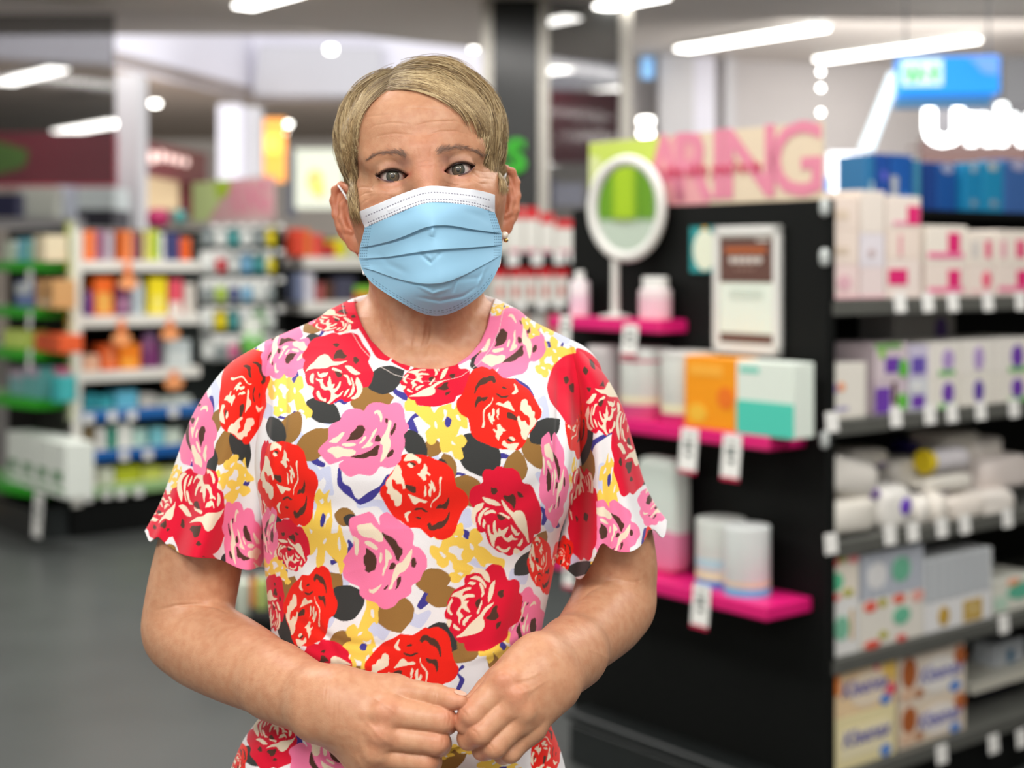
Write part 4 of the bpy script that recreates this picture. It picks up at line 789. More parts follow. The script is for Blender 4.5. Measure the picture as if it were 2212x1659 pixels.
def mesh_sdf(root, xs, ys, zs, B=8, margin=0.004, reach=0.045):
    """surface nets over the blocks of a tensor grid that the surface passes through"""
    nx, ny, nz = len(xs), len(ys), len(zs)
    bx, by, bz = [np.arange(0, n - 1, B) for n in (nx, ny, nz)]
    def mid(a, b): e = np.minimum(b + B, len(a) - 1); return (a[b] + a[e]) / 2, (a[e] - a[b]) / 2
    (mx, hx), (my, hy), (mz, hz) = mid(xs, bx), mid(ys, by), mid(zs, bz)
    I, J, K = np.meshgrid(np.arange(len(bx)), np.arange(len(by)), np.arange(len(bz)), indexing='ij')
    I, J, K = I.ravel(), J.ravel(), K.ravel()
    C = np.stack([mx[I], my[J], mz[K]], 1)
    H = np.sqrt(hx[I] ** 2 + hy[J] ** 2 + hz[K] ** 2)
    d = np.concatenate([evaluate(root, C[s:s + 200000]) for s in range(0, len(C), 200000)])
    keep = np.abs(d) < H * 1.35 + margin
    I, J, K, C, H = I[keep], J[keep], K[keep], C[keep], H[keep]
    leaves = flat(root, [])
    near = np.stack([l.f(C) < 2.2 * H + reach for l in leaves], 1)
    keys, pos, quads = [], [], []
    NX, NY = nx, ny
    for n in range(len(I)):
        i0, j0, k0 = bx[I[n]], by[J[n]], bz[K[n]]
        # one extra layer on the low side so every edge of this block finds its four cells by key
        i1, j1, k1 = min(i0 + B, nx - 1), min(j0 + B, ny - 1), min(k0 + B, nz - 1)
        X, Y, Z = np.meshgrid(xs[i0:i1 + 1], ys[j0:j1 + 1], zs[k0:k1 + 1], indexing='ij')
        act = {id(l) for l, a in zip(leaves, near[n]) if a}
        D = evaluate(root, np.stack([X.ravel(), Y.ravel(), Z.ravel()], 1), act)
        if D is None: continue
        D = D.reshape(X.shape)
        S = D < 0
        if S.all() or not S.any(): continue
        # cells
        acc = np.zeros((i1 - i0, j1 - j0, k1 - k0, 3)); cnt = np.zeros(acc.shape[:3])
        G = [X, Y, Z]
        for ax in range(3):
            sl0 = [slice(None)] * 3; sl1 = [slice(None)] * 3
            sl0[ax] = slice(0, -1); sl1[ax] = slice(1, None)
            a, b = D[tuple(sl0)], D[tuple(sl1)]
            cr = (a < 0) != (b < 0)
            t = np.where(cr, a / np.where(cr, a - b, 1), 0)
            pe = np.stack([g[tuple(sl0)] + t * (g[tuple(sl1)] - g[tuple(sl0)]) for g in G], -1) * cr[..., None]
            o = [x for x in range(3) if x != ax]
            for u in (0, 1):
                for v in (0, 1):
                    s = [slice(None)] * 3
                    s[o[0]] = slice(u, cr.shape[o[0]] - 1 + u); s[o[1]] = slice(v, cr.shape[o[1]] - 1 + v)
                    acc += pe[tuple(s)]; cnt += cr[tuple(s)]
            # quads: edges owned by this block (low corner indices inside the block), cell keys around the edge
            ii, jj, kk = np.nonzero(cr)
            lim = [i1 - i0, j1 - j0, k1 - k0]
            idx = [ii, jj, kk]
            ok = np.ones(len(ii), bool)
            for q in o: ok &= (idx[q] < lim[q])
            ii, jj, kk = ii[ok], jj[ok], kk[ok]
            inside = (a < 0)[ii, jj, kk]
            g0 = np.stack([ii + i0, jj + j0, kk + k0], 1)
            u = np.zeros(3, int); v = np.zeros(3, int); u[o[0]] = 1; v[o[1]] = 1
            def ky(g): return (g[:, 2].astype(np.int64) * NY + g[:, 1]) * NX + g[:, 0]
            q4 = np.stack([ky(g0 - u - v), ky(g0 - v), ky(g0), ky(g0 - u)], 1)
            flip = inside if ax != 1 else ~inside
            q4 = np.where(flip[:, None], q4, q4[:, ::-1])
            quads.append(q4)
        m = cnt > 0
        ci, cj, ck = np.nonzero(m)
        keys.append(((ck + k0).astype(np.int64) * NY + (cj + j0)) * NX + (ci + i0))
        pos.append(acc[m] / cnt[m][:, None])
    keys = np.concatenate(keys); pos = np.concatenate(pos); quads = np.concatenate(quads)
    o = np.argsort(keys, kind='stable'); keys = keys[o]; pos = pos[o]
    ix = np.clip(np.searchsorted(keys, quads), 0, len(keys) - 1)
    good = (keys[ix] == quads).all(1)
    return pos, ix[good]

def vnormals(V, F):
    n = np.cross(V[F[:, 2]] - V[F[:, 0]], V[F[:, 3 if F.shape[1] > 3 else 1]] - V[F[:, 1]])
    N = np.zeros_like(V)
    for c in range(F.shape[1]):
        for a in range(3): N[:, a] += np.bincount(F[:, c], n[:, a], len(V))
    return N / (np.linalg.norm(N, axis=1)[:, None] + 1e-12)

def smooth_mesh(V, F, it=2, lam=0.5, w=None):
    """Laplacian smoothing over quad edges"""
    n = len(V)
    e = np.concatenate([F[:, [0, 1]], F[:, [1, 2]], F[:, [2, 3]], F[:, [3, 0]]])
    deg = np.bincount(e[:, 0], minlength=n) + np.bincount(e[:, 1], minlength=n)
    for _ in range(it):
        S = np.zeros_like(V)
        for a in range(3):
            S[:, a] = np.bincount(e[:, 0], V[e[:, 1], a], n) + np.bincount(e[:, 1], V[e[:, 0], a], n)
        T = V + lam * (S / np.maximum(deg, 1)[:, None] - V)
        V = T if w is None else V + (T - V) * w[:, None]
    return V
# ------------------------------------------------------------------ the woman: frames, torso profile
rd = math.radians
YAW, ROLL = rd(5.0), rd(6.0)
HO = np.array([-0.0868, 1.455, 1.533])
hex_ = np.array([math.cos(YAW) * math.cos(ROLL), math.sin(YAW) * math.cos(ROLL), math.sin(ROLL)])
hey = np.array([-math.sin(YAW), math.cos(YAW), 0.0])
hez = np.cross(hex_, hey); hez /= np.linalg.norm(hez)
HR = np.stack([hex_, hey, hez], 1)
def hw(p): return HO + HR @ np.asarray(p, float)          # head-local -> world
def hl(P): return (np.asarray(P) - HO) @ HR               # world -> head-local

# outline of the bodice and skirt at depth 1.47: row, left column, right column, front depth, back depth
TOR = np.array([
 (690, 760, 1065, 1.455, 1.535), (745, 655, 1160, 1.428, 1.550), (790, 602, 1212, 1.408, 1.560), (830, 586, 1230, 1.396, 1.566), (900, 578, 1235, 1.380, 1.575),
 (1000, 572, 1230, 1.366, 1.580), (1100, 571, 1216, 1.362, 1.575), (1200, 574, 1202, 1.366, 1.568), (1300, 584, 1181, 1.370, 1.562),
 (1400, 599, 1160, 1.373, 1.558), (1460, 606, 1148, 1.374, 1.557), (1505, 596, 1160, 1.372, 1.560), (1550, 562, 1182, 1.366, 1.570),
 (1600, 530, 1196, 1.358, 1.582), (1659, 502, 1211, 1.348, 1.598), (1800, 455, 1255, 1.335, 1.62), (2100, 405, 1305, 1.315, 1.64), (2650, 370, 1340, 1.29, 1.66)], float)
_tz = EYE - (TOR[:, 0] - HOR) / FPX * 1.47
_txl = (TOR[:, 1] - FW / 2) / FPX * 1.47; _txr = (TOR[:, 2] - FW / 2) / FPX * 1.47
_o = np.argsort(_tz)
def _ti(z, a): return np.interp(z, _tz[_o], a[_o])

def torso_f(off=0.0, ztop=1.45, zbot=0.5, pw=2.35):
    def f(P):
        x, y, z = P[:, 0], P[:, 1], P[:, 2]
        xl, xr, yf, yb = _ti(z, _txl), _ti(z, _txr), _ti(z, TOR[:, 3]), _ti(z, TOR[:, 4])
        cx, a = (xl + xr) / 2, (xr - xl) / 2
        cy = yf + (yb - yf) * 0.52
        b = np.where(y < cy, cy - yf, yb - cy)
        g = (np.abs((x - cx) / a) ** pw + np.abs((y - cy) / b) ** pw) ** (1 / pw) - 1
        d = g * np.minimum(a, b) * 1.05 + off
        return np.maximum(d, np.maximum(z - ztop, zbot - z))
    return f

SHL, SHR = pt(566, 800, 1.50), pt(1250, 800, 1.495)       # shoulder joints
NB = pt(912, 760, 1.505)                                  # base of the neck
def torso_nodes(off):
    """bodice volume: lofted trunk, sloping shoulders, bust"""
    return [
        Leaf(torso_f(off, 1.385 - off)),
        cone(pt(616, 818, 1.49), pt(800, 750, 1.505), 0.0425 - off, 0.0465 - off, 0.03),
        cone(pt(1212, 824, 1.49), pt(1035, 750, 1.50), 0.0420 - off, 0.0460 - off, 0.03),
        cone(pt(830, 762, 1.49), pt(1000, 762, 1.49), 0.055 - off, 0.055 - off, 0.03),
        ell(pt(745, 985, 1.412), (0.075 - off, 0.062 - off, 0.075 - off), 0.05),
        ell(pt(1068, 985, 1.410), (0.073 - off, 0.062 - off, 0.075 - off), 0.05),
    ]

# ------------------------------------------------------------------ head, neck, arms and hands as one implicit body
def H(l): return xf(l, HO, HR)
def mir(fn):
    return [fn(-1), fn(1)]

head = [
    ell((0, 0.016, 0.030), (0.0735, 0.092, 0.076), 0),
    ell((0, -0.030, 0.038), (0.0665, 0.0585, 0.056), 0.03),        # forehead
    ell((0, -0.022, -0.022), (0.0605, 0.062, 0.066), 0.02),        # mid face
    ell((0, -0.020, -0.070), (0.0510, 0.058, 0.045), 0.03),        # jaw
    ell((0, -0.066, -0.098), (0.020, 0.018, 0.018), 0.03),         # chin
    ell((0, -0.060, -0.062), (0.030, 0.030, 0.026), 0.025),        # muzzle
]
for s in (-1, 1):
    head += [
        ell((s * 0.0405, -0.050, -0.027), (0.0225, 0.024, 0.020), 0.022),          # cheekbone
        cone((s * 0.012, -0.0835, 0.0165), (s * 0.047, -0.0650, 0.0185), 0.0085, 0.0075, 0.016),   # brow
        cone((s * 0.060, -0.030, -0.025), (s * 0.052, -0.005, -0.075), 0.012, 0.012, 0.03),         # jaw angle
    ]
    # socket
    head.append(ell((s * 0.0300, -0.0915, 0.0005), (0.0165, 0.0150, 0.0105), 0.012, 's'))
    head.append(ell((s * 0.0150, -0.0940, 0.0015), (0.0070, 0.0100, 0.0080), 0.010, 's'))
head += [
    cone((0, -0.0825, 0.018), (0, -0.0900, -0.006), 0.0110, 0.0088, 0.016),      # nose bridge
    cone((0, -0.0900, -0.006), (0, -0.1030, -0.036), 0.0088, 0.0105, 0.014), ell((-.010, -.0800, -.006), (.009, .009, .014), .016), ell((.010, -.0800, -.006), (.009, .009, .014), .016),
    ell((-0.0115, -0.0955, -0.040), (0.008, 0.0095, 0.007), 0.006),
    ell((0.0115, -0.0955, -0.040), (0.008, 0.0095, 0.007), 0.006),
    cone((-0.020, -0.0865, -0.066), (0.020, -0.0865, -0.066), 0.0055, 0.0055, 0.008),   # lips
    cone((-0.016, -0.0860, -0.075), (0.016, -0.0860, -0.075), 0.0060, 0.0060, 0.006),
]
# eyelids: a shell over the eyeball opened by an almond
EYES = {}
def almond(cx, cy, cz, s, ra=0.0155):
    def f(P):
        x = (P[:, 0] - cx) * s          # + outward
        z = P[:, 2] - cz
        u = np.clip(x / 0.0152, -1, 1)
        up = 0.0057 * (1 - np.abs(u) ** 2.1) - 0.0004 + 0.0014 * u
        lo = -0.0055 * (1 - np.abs(u) ** 2.4) + 0.0002 + 0.0012 * u
        d = np.maximum(np.maximum(z - up, lo - z), np.abs(x) - 0.0150)
        return np.maximum(d, P[:, 1] - (cy + 0.004))
    return Leaf(f, 's', 0.0014)
for s in (-1, 1):
    c = (s * 0.0308, -0.0665, 0.0)
    EYES[s] = c
    head.append(ell((c[0], c[1] + 0.0003, c[2]), (0.0140, 0.0136, 0.0137), 0.0045))
    # fold of the upper lid and pouch below
    n = 7
    for i in range(n - 1):
        def fp(t, up=True):
            x = -0.0145 + 0.0285 * t
            z = 0.0112 * math.sin(math.pi * min(max(t * 0.92 + 0.04, 0), 1)) ** 0.8 - 0.0005 - 0.0015 * t
            y = -0.0775 + 0.42 * max(0, abs(x) - 0.004) ** 1.25
            return (c[0] + s * x, y, z)
        head.append(cone(fp(i / (n - 1)), fp((i + 1) / (n - 1)), 0.0003 + 0.0017 * math.sin(math.pi * i / (n - 1)), 0.0003 + 0.0017 * math.sin(math.pi * (i + 1) / (n - 1)), 0.007))
    head.append(almond(c[0], c[1], c[2], s))
    head.append(ell((c[0], -0.0700, -0.0165), (0.016, 0.0105, 0.0048), 0.010))

ear = []
for s in (-1, 1):
    # ear frame: out of the head, tilted back
    th = rd(33 if s < 0 else 24) * s
    E0 = np.array([s * 0.0690, 0.008, -0.029])
    ax_out = np.array([s * math.cos(abs(th) * 1.0), math.sin(abs(th)) * 1.0, 0])   # along the ear's width, away from the head
    ax_out /= np.linalg.norm(ax_out)
    ax_up = np.array([0, 0.12, 1.0]); ax_up /= np.linalg.norm(ax_up)
    ax_n = np.cross(ax_out, ax_up); ax_n /= np.linalg.norm(ax_n)
    if ax_n[1] > 0: ax_n = -ax_n                                   # towards the face
    def e(u, v, w): return E0 + ax_out * u + ax_up * v + ax_n * w
    g = [ell(e(0.0075, 0.002, -0.002), (0.0215, 0.0310, 0.0042), 0, R=np.stack([ax_out, ax_up, ax_n], 1))]
    rim = [(-0.001, 0.014, 0.003), (0.004, 0.0255, 0.004), (0.013, 0.0300, 0.003), (0.0215, 0.0265, 0.002), (0.0255, 0.016, 0.001),
           (0.0245, 0.002, 0.001), (0.0200, -0.012, 0.0005), (0.0135, -0.0215, 0), (0.0070, -0.0265, 0)]
    for i in range(len(rim) - 1): g.append(cone(e(*rim[i]), e(*rim[i + 1]), 0.0033 - 0.00005 * i, 0.0032, 0.0035))
    g.append(ell(e(0.0065, -0.0265, -0.0005), (0.0082, 0.0090, 0.0040), 0.006, R=np.stack([ax_out, ax_up, ax_n], 1)))
    # concha hollow, antihelix, tragus
    g.append(ell(e(0.0060, -0.004, 0.006), (0.0085, 0.0115, 0.0075), 0.003, 's', R=np.stack([ax_out, ax_up, ax_n], 1)))
    ah = [(0.008, 0.017, 0.002), (0.0150, 0.010, 0.0025), (0.0165, -0.003, 0.0025), (0.0115, -0.0150, 0.0030), (0.0060, -0.0175, 0.0035)]
    for i in range(len(ah) - 1): g.append(cone(e(*ah[i]), e(*ah[i + 1]), 0.0027, 0.0027, 0.003))
    g.append(cone(e(-0.004, -0.001, 0.004), e(-0.0015, -0.010, 0.005), 0.0036, 0.0034, 0.003))
    ear.append(Grp(g, 'u', 0.004))

neck = [
    cone(hw((0, 0.034, -0.050)), pt(915, 735, 1.500), 0.0565, 0.0565, 0.02),
    cone(hw((0, 0.015, -0.080)), pt(918, 745, 1.470), 0.040, 0.040, 0.03),
    # sternomastoids meeting at the notch, loose band under the chin
    cone(hw((-0.056, 0.012, -0.070)), pt(888, 772, 1.430), 0.0105, 0.0065, 0.018),
    cone(hw((0.056, 0.010, -0.070)), pt(938, 770, 1.430), 0.0105, 0.0065, 0.018),
    cone(hw((-0.010, -0.030, -0.108)), pt(905, 745, 1.432), 0.0075, 0.0050, 0.010),
    cone(hw((0.020, -0.026, -0.108)), pt(932, 740, 1.434), 0.0060, 0.0045, 0.010),
    cone(pt(835, 800, 1.435), pt(885, 785, 1.424), 0.010, 0.009, 0.015),      # collar bones
    cone(pt(990, 795, 1.435), pt(940, 783, 1.424), 0.010, 0.009, 0.015),
]
skin_torso = torso_nodes(0.0055)
skin_torso[0] = Leaf(torso_f(0.010, 1.375, 0.86))

# arms -------------------------------------------------------------
def spl(pts, n=6, k=0.004):
    """cones along a Catmull-Rom curve through (px, py, depth, radius) stations"""
    P = np.array([list(pt(*p[:3])) + [p[3]] for p in pts]); P = np.concatenate([[2 * P[0] - P[1]], P, [2 * P[-1] - P[-2]]])
    Q = []
    for i in range(1, len(P) - 2):
        for t in np.linspace(0, 1, n, endpoint=False):
            a, b, c, d = P[i - 1:i + 3]
            Q.append(0.5 * (2 * b + (c - a) * t + (2 * a - 5 * b + 4 * c - d) * t * t + (3 * b - a - 3 * c + d) * t ** 3))
    Q.append(P[-2])
    return [cone(Q[i][:3], Q[i + 1][:3], Q[i][3], Q[i + 1][3], k) for i in range(len(Q) - 1)]
def arm_r():
    """her right arm, towards the left of the frame"""
    up = spl([(595, 880, 1.49, .033), (545, 960, 1.485, .036), (455, 1110, 1.478, .0390), (425, 1230, 1.474, .0425), (406, 1330, 1.472, .0425), (404, 1362, 1.470, .0410)])
    fo = spl([(404, 1362, 1.470, .0410), (436, 1388, 1.448, .0410), (480, 1412, 1.422, .0395), (535, 1440, 1.39, .0365), (600, 1474, 1.352, .0305), (655, 1502, 1.318, .0245), (705, 1524, 1.290, .0205)])
    return [Grp(up), Grp(fo, 'u', 0.007), cone(pt(600, 1462, 1.352), pt(700, 1500, 1.290), 0.0240, 0.0180, 0.02),
            cone(pt(600, 1484, 1.35), pt(695, 1545, 1.290), 0.0240, 0.0175, 0.02)]
def arm_l():
    up = spl([(1235, 880, 1.49, .033), (1268, 960, 1.49, .036), (1312, 1110, 1.49, .0385), (1331, 1210, 1.49, .0390), (1330, 1270, 1.49, .0385), (1327, 1302, 1.488, .0390)])
    fo = spl([(1327, 1302, 1.488, .0390), (1308, 1332, 1.462, .0375), (1276, 1368, 1.42, .0325), (1240, 1404, 1.372, .0275), (1206, 1432, 1.325, .0235), (1172, 1456, 1.290, .0205)])
    return [Grp(up), Grp(fo, 'u', 0.007), cone(pt(1232, 1400, 1.36), pt(1160, 1430, 1.292), 0.0240, 0.0180, 0.02), cone(pt(1240, 1420, 1.36), pt(1188, 1482, 1.292), 0.0240, 0.0178, 0.02)]

# hands ------------------------------------------------------------
def cp(x, y, d): return pt(640 + x * .2803, 1380 + y * .2804, d)
def chain(pts, rs, k=0.003, d0=0):
    P = [cp(*p) for p in pts]
    return [cone(P[i], P[i + 1], rs[i], rs[i + 1], k) for i in range(len(P) - 1)]

def hand_r():
    palm = [cone(cp(180, 430, 1.290), cp(330, 455, 1.278), 0.0205, 0.0200, 0.02), cone(cp(180, 585, 1.288), cp(330, 600, 1.278), 0.0190, 0.0190, 0.02),
            cone(cp(330, 450, 1.278), cp(660, 520, 1.266), 0.0185, 0.0140, 0.015),
            cone(cp(330, 520, 1.278), cp(640, 640, 1.262), 0.0190, 0.0140, 0.012),
            cone(cp(340, 620, 1.278), cp(600, 770, 1.262), 0.0180, 0.0135, 0.012),
            cone(cp(360, 700, 1.284), cp(560, 905, 1.268), 0.0160, 0.0130, 0.012),
            cone(cp(380, 760, 1.290), cp(520, 1010, 1.280), 0.0150, 0.0125, 0.012),
            # thumb metacarpal and web
            cone(cp(330, 400, 1.285), cp(760, 400, 1.280), 0.0175, 0.0135, 0.014),
            cone(cp(500, 500, 1.285), cp(760, 520, 1.282), 0.0160, 0.0130, 0.012),
            # knuckle heads and a tendon
            ell(cp(690, 560, 1.2505), (0.0085, 0.0050, 0.0080), 0.008), ell(cp(655, 735, 1.2490), (0.0090, 0.0058, 0.0080), 0.007),
            ell(cp(610, 880, 1.2535), (0.0085, 0.0055, 0.0078), 0.007),
            cone(cp(380, 620, 1.2610), cp(630, 720, 1.2500), 0.0022, 0.0022, 0.007), cone(cp(370, 560, 1.2610), cp(650, 575, 1.2510), 0.0018, 0.0020, 0.007),
            cone(cp(390, 700, 1.2640), cp(590, 860, 1.2550), 0.0018, 0.0020, 0.007)]
    fing = [
        Grp(chain([(740, 405, 1.279), (1085, 440, 1.262), (1200, 468, 1.254), (1262, 478, 1.250)], [0.0135, 0.0096, 0.0086, 0.0066], 0.003), 'u', 0.001),
        Grp(chain([(690, 560, 1.262), (1120, 618, 1.255), (1150, 640, 1.268), (1110, 660, 1.290), (1060, 660, 1.300)], [0.0135, 0.0118, 0.0108, 0.0090, 0.0075], 0.003), 'u', 0.001),
        Grp(chain([(655, 735, 1.262), (1075, 790, 1.255), (1100, 808, 1.268), (1040, 810, 1.290), (980, 800, 1.298)], [0.0132, 0.0112, 0.0104, 0.0088, 0.0072], 0.003), 'u', 0.001),
        Grp(chain([(610, 880, 1.266), (1000, 935, 1.262), (1030, 945, 1.275), (980, 940, 1.294), (920, 930, 1.300)], [0.0128, 0.0108, 0.0100, 0.0085, 0.0070], 0.003), 'u', 0.001),
        Grp(chain([(560, 1000, 1.276), (860, 1065, 1.274), (890, 1075, 1.284), (850, 1065, 1.300)], [0.0115, 0.0095, 0.0088, 0.0070], 0.003), 'u', 0.001),
    ]
    return palm, fing
def hand_l():
    palm = [cone(cp(1860, 170, 1.292), cp(1740, 260, 1.284), 0.0200, 0.0190, 0.02), cone(cp(1970, 365, 1.292), cp(1880, 470, 1.284), 0.0195, 0.0170, 0.02),
            cone(cp(1820, 250, 1.284), cp(1600, 330, 1.266), 0.0190, 0.0138, 0.012),
            cone(cp(1850, 300, 1.282), cp(1690, 450, 1.262), 0.0190, 0.0136, 0.012),
            cone(cp(1880, 360, 1.284), cp(1760, 560, 1.264), 0.0180, 0.0130, 0.012),
            cone(cp(1900, 430, 1.288), cp(1810, 680, 1.272), 0.0160, 0.0122, 0.012),
            cone(cp(1780, 240, 1.295), cp(1560, 320, 1.290), 0.0170, 0.0125, 0.012),
            ell(cp(1600, 325, 1.2525), (0.0085, 0.0055, 0.0080), 0.008), ell(cp(1695, 445, 1.2490), (0.0085, 0.0055, 0.0080), 0.007),
            ell(cp(1765, 555, 1.2510), (0.0080, 0.0052, 0.0075), 0.007),
            cone(cp(1850, 260, 1.2690), cp(1620, 325, 1.2520), 0.0018, 0.0020, 0.007), cone(cp(1880, 300, 1.2670), cp(1710, 430, 1.2500), 0.0018, 0.0020, 0.007)]
    fing = [
        Grp(chain([(1600, 330, 1.292), (1460, 395, 1.285), (1345, 500, 1.272)], [0.0115, 0.0095, 0.0075], 0.003), 'u', 0.001),
        Grp(chain([(1600, 340, 1.264), (1350, 575, 1.252), (1310, 640, 1.257), (1300, 655, 1.280), (1340, 620, 1.296)], [0.0132, 0.0112, 0.0100, 0.0085, 0.0072], 0.003), 'u', 0.001),
        Grp(chain([(1695, 455, 1.262), (1420, 715, 1.250), (1330, 765, 1.262), (1330, 760, 1.285), (1380, 730, 1.296)], [0.0128, 0.0110, 0.0098, 0.0084, 0.0070], 0.003), 'u', 0.001),
        Grp(chain([(1765, 570, 1.264), (1530, 820, 1.255), (1440, 850, 1.270), (1440, 840, 1.290)], [0.0124, 0.0106, 0.0094, 0.0080], 0.003), 'u', 0.001),
        Grp(chain([(1815, 690, 1.272), (1650, 870, 1.268), (1590, 890, 1.284), (1600, 870, 1.300)], [0.0112, 0.0092, 0.0080, 0.0070], 0.003), 'u', 0.001),
    ]
    return palm, fing
pr, fr = hand_r(); pl, fl = hand_l()
legs = [cone((-0.165, 1.47, 0.90), (-0.165, 1.475, 0.50), 0.068, 0.055, 0.02), cone((-0.018, 1.47, 0.90), (-0.015, 1.475, 0.50), 0.068, 0.055, 0.02),
        cone((-0.175, 1.475, 0.50), (-0.17, 1.50, 0.10), 0.054, 0.036, 0.02), cone((-0.005, 1.475, 0.50), (-0.01, 1.50, 0.10), 0.054, 0.036, 0.02),
        cone((-0.17, 1.50, 0.07), (-0.175, 1.36, 0.045), 0.036, 0.030, 0.02), cone((-0.01, 1.50, 0.07), (-0.005, 1.36, 0.045), 0.036, 0.030, 0.02)]
# fingers blend only into their own hand
HEADG = Grp([H(l) for l in head])
body = Grp([HEADG, *[xf(g, HO, HR) for g in ear], Grp(neck, 'u', 0.018), Grp(skin_torso, 'u', 0.012),
            Grp([*arm_r(), *pr, Grp(fr, 'u', 0.007)], 'u', 0.01), Grp([*arm_l(), *pl, Grp(fl, 'u', 0.007)], 'u', 0.0), Grp(legs, 'u', 0.01)])

xs = axis([(-0.40, -0.20, .0025), (-0.20, 0.015, .0009), (0.015, 0.06, .0018), (0.06, 0.17, .0025)])
ys = axis([(1.215, 1.335, .0010), (1.335, 1.42, .00090), (1.42, 1.48, .0014), (1.48, 1.62, .0025)])
zs = axis([(0.0, 0.96, .006), (0.96, 1.15, .0010), (1.15, 1.38, .0022), (1.38, 1.475, .0014), (1.475, 1.60, .0008), (1.60, 1.66, .002)])
import time; _t = time.time()
SV, SF = mesh_sdf(body, xs, ys, zs)
print('skin', len(SV), len(SF), 'in', round(time.time() - _t, 1))
# ------------------------------------------------------------------ skin object
from mathutils.bvhtree import BVHTree
def soft(x, a, b): t = np.clip((x - a) / (b - a), 0, 1); return t * t * (3 - 2 * t)
def pl(s):
    return np.array([float(t) for t in s.replace(',', ' ').split()]).reshape(-1, 2)
def ridge(uv, s, w, amp):
    """a soft crease or fold following a polyline"""
    p = pl(s); best = np.full(len(uv), 1e9); tt = np.zeros(len(uv))
    L = np.concatenate([[0], np.cumsum(np.linalg.norm(np.diff(p, axis=0), axis=1))])
    for i in range(len(p) - 1):
        e = p[i + 1] - p[i]; q = uv - p[i]; t = np.clip((q @ e) / (e @ e), 0, 1)
        d = np.linalg.norm(q - t[:, None] * e, axis=1)
        m = d < best; best[m] = d[m]; tt[m] = (L[i] + t[m] * np.linalg.norm(e)) / L[-1]
    return amp * np.exp(-(best / w) ** 2) * np.sin(np.pi * np.clip(tt, 0.02, .98)) ** 0.6
PO = np.array([-0.09, 1.47, 0.0])
person = empty('person', tuple(PO), 'person with cropped fair hair in a blue surgical mask and rose-print dress, hands joined', 'person')
SV = smooth_mesh(SV, SF, 1, 0.5)
SN = vnormals(SV, SF)
SUV = proj(SV); SL = hl(SV)
isface = (SV[:, 2] > 1.44) & (SN[:, 1] < 0.3)
wr = np.zeros(len(SV))
for s, w, a in (
    ('778 256 802 251 845 247', 2.0, -.0004), ('796 282 808 271 845 265 880 268', 2.0, -.00055), ('806 299 820 293 850 288 890 291 905 296', 2.0, -.0005), ('896 272 924 264 954 262 984 261 1004 270', 2.0, -.0006), ('918 293 950 284 984 283 1014 291', 2.0, -.0006),
    ('850 236 900 232 950 235 985 238', 2.2, -.0003), ('905 352 920 348 936 351', 1.8, -.0004), ('903 362 920 358 938 360', 1.8, -.0004), ('898 318 904 332 903 344', 2.2, -.0005), ('932 314 930 328 932 340', 2.2, -.0004),
    ('1018 371 1036 384 1066 387', 1.8, -.0006), ('1022 366 1045 372 1064 370', 1.8, -.0005), ('1016 386 1036 396 1062 398', 1.8, -.0004), ('767 408 782 404 800 405', 1.9, -.0005), ('772 426 788 418 808 414', 1.9, -.0005), ('776 447 788 434 802 428', 1.9, -.0005),
    ('806 398 802 406 806 412', 2.0, -.0006), ('814 402 845 414 876 402', 2.2, -.0006), ('826 420 850 426 872 418', 2.2, -.0003), ('955 392 984 402 1012 392', 2.2, -.0005), ('785 345 778 370 784 395', 4, -.0006)):
    wr[isface] += ridge(SUV[isface], s, w, a)
isneck = (SV[:, 2] < 1.46) & (SV[:, 2] > 1.33) & (SN[:, 1] < 0.5)
for s, w, a in (('835 655 838 690 850 730', 3, -.0007), ('808 650 806 690 814 725', 3, -.0006), ('905 690 896 725 890 760', 3.5, -.0012), ('935 688 930 730 915 770', 4, -.0016), ('918 690 912 730 902 765', 4, .0010), ('965 690 985 720 1010 735', 3, -.0006), ('870 665 866 700 858 735', 3, -.0005), ('1000 670 1015 700 1020 730', 3, -.0006)):
    wr[isneck] += ridge(SUV[isneck], s, w, a)
isarm = (SV[:, 2] < 1.25) & (SN[:, 1] < 0.4)
for s, w, a in (
    ('340 1318 380 1308 430 1305 470 1312 500 1328', 3.0, -.0016), ('370 1342 400 1332 430 1318', 2.5, -.0007), ('1290 1262 1330 1250 1370 1258 1395 1250', 3, -.0008), ('1252 1300 1275 1275 1310 1262', 3, -.0012),
    ('706 1455 703 1490 698 1530', 1.5, -.00035), ('713 1458 711 1490 708 1540', 1.5, -.0003), ('722 1460 722 1500 718 1560', 1.5, -.0004), ('730 1465 731 1500 728 1570', 1.6, -.0004), ('741 1470 742 1510 738 1575', 1.5, -.0003),
    ('942 1485 946 1500 942 1518', 2.0, -.0006), ('936 1486 939 1500 936 1516', 1.6, -.0004), ('960 1530 964 1550 958 1575', 2.2, -.0004), ('970 1534 973 1552 968 1572', 2.0, -.0005), ('955 1585 958 1600 952 1620', 2.0, -.0004), ('945 1625 948 1640 942 1655', 2.0, -.0004),
    ('1000 1520 1014 1532 1022 1548', 2.2, -.0005), ('994 1530 1006 1542 1014 1556', 2.2, -.0004), ('1016 1574 1030 1584 1036 1598', 2.0, -.0005), ('1050 1604 1062 1612 1068 1624', 2.0, -.0005), ('1188 1400 1210 1420 1225 1450', 2.0, -.0004), ('1180 1412 1200 1440 1208 1470', 2.0, -.0004),
    ('790 1500 830 1520 860 1545', 4, .0006), ('780 1545 820 1590 850 1612', 5, .0006), ('1110 1470 1140 1465 1170 1450', 4, .0006), ('1120 1500 1150 1490 1180 1470', 4, .0006), ('1250 1395 1290 1410 1330 1430', 3, .0003)):
    wr[isarm] += ridge(SUV[isarm], s, w, a)
SV = SV + SN * (wr * .8)[:, None]
rng = np.random.default_rng(7)
base = np.array(lin((200, 150, 117))[:3])
C = np.tile(base, (len(SV), 1))
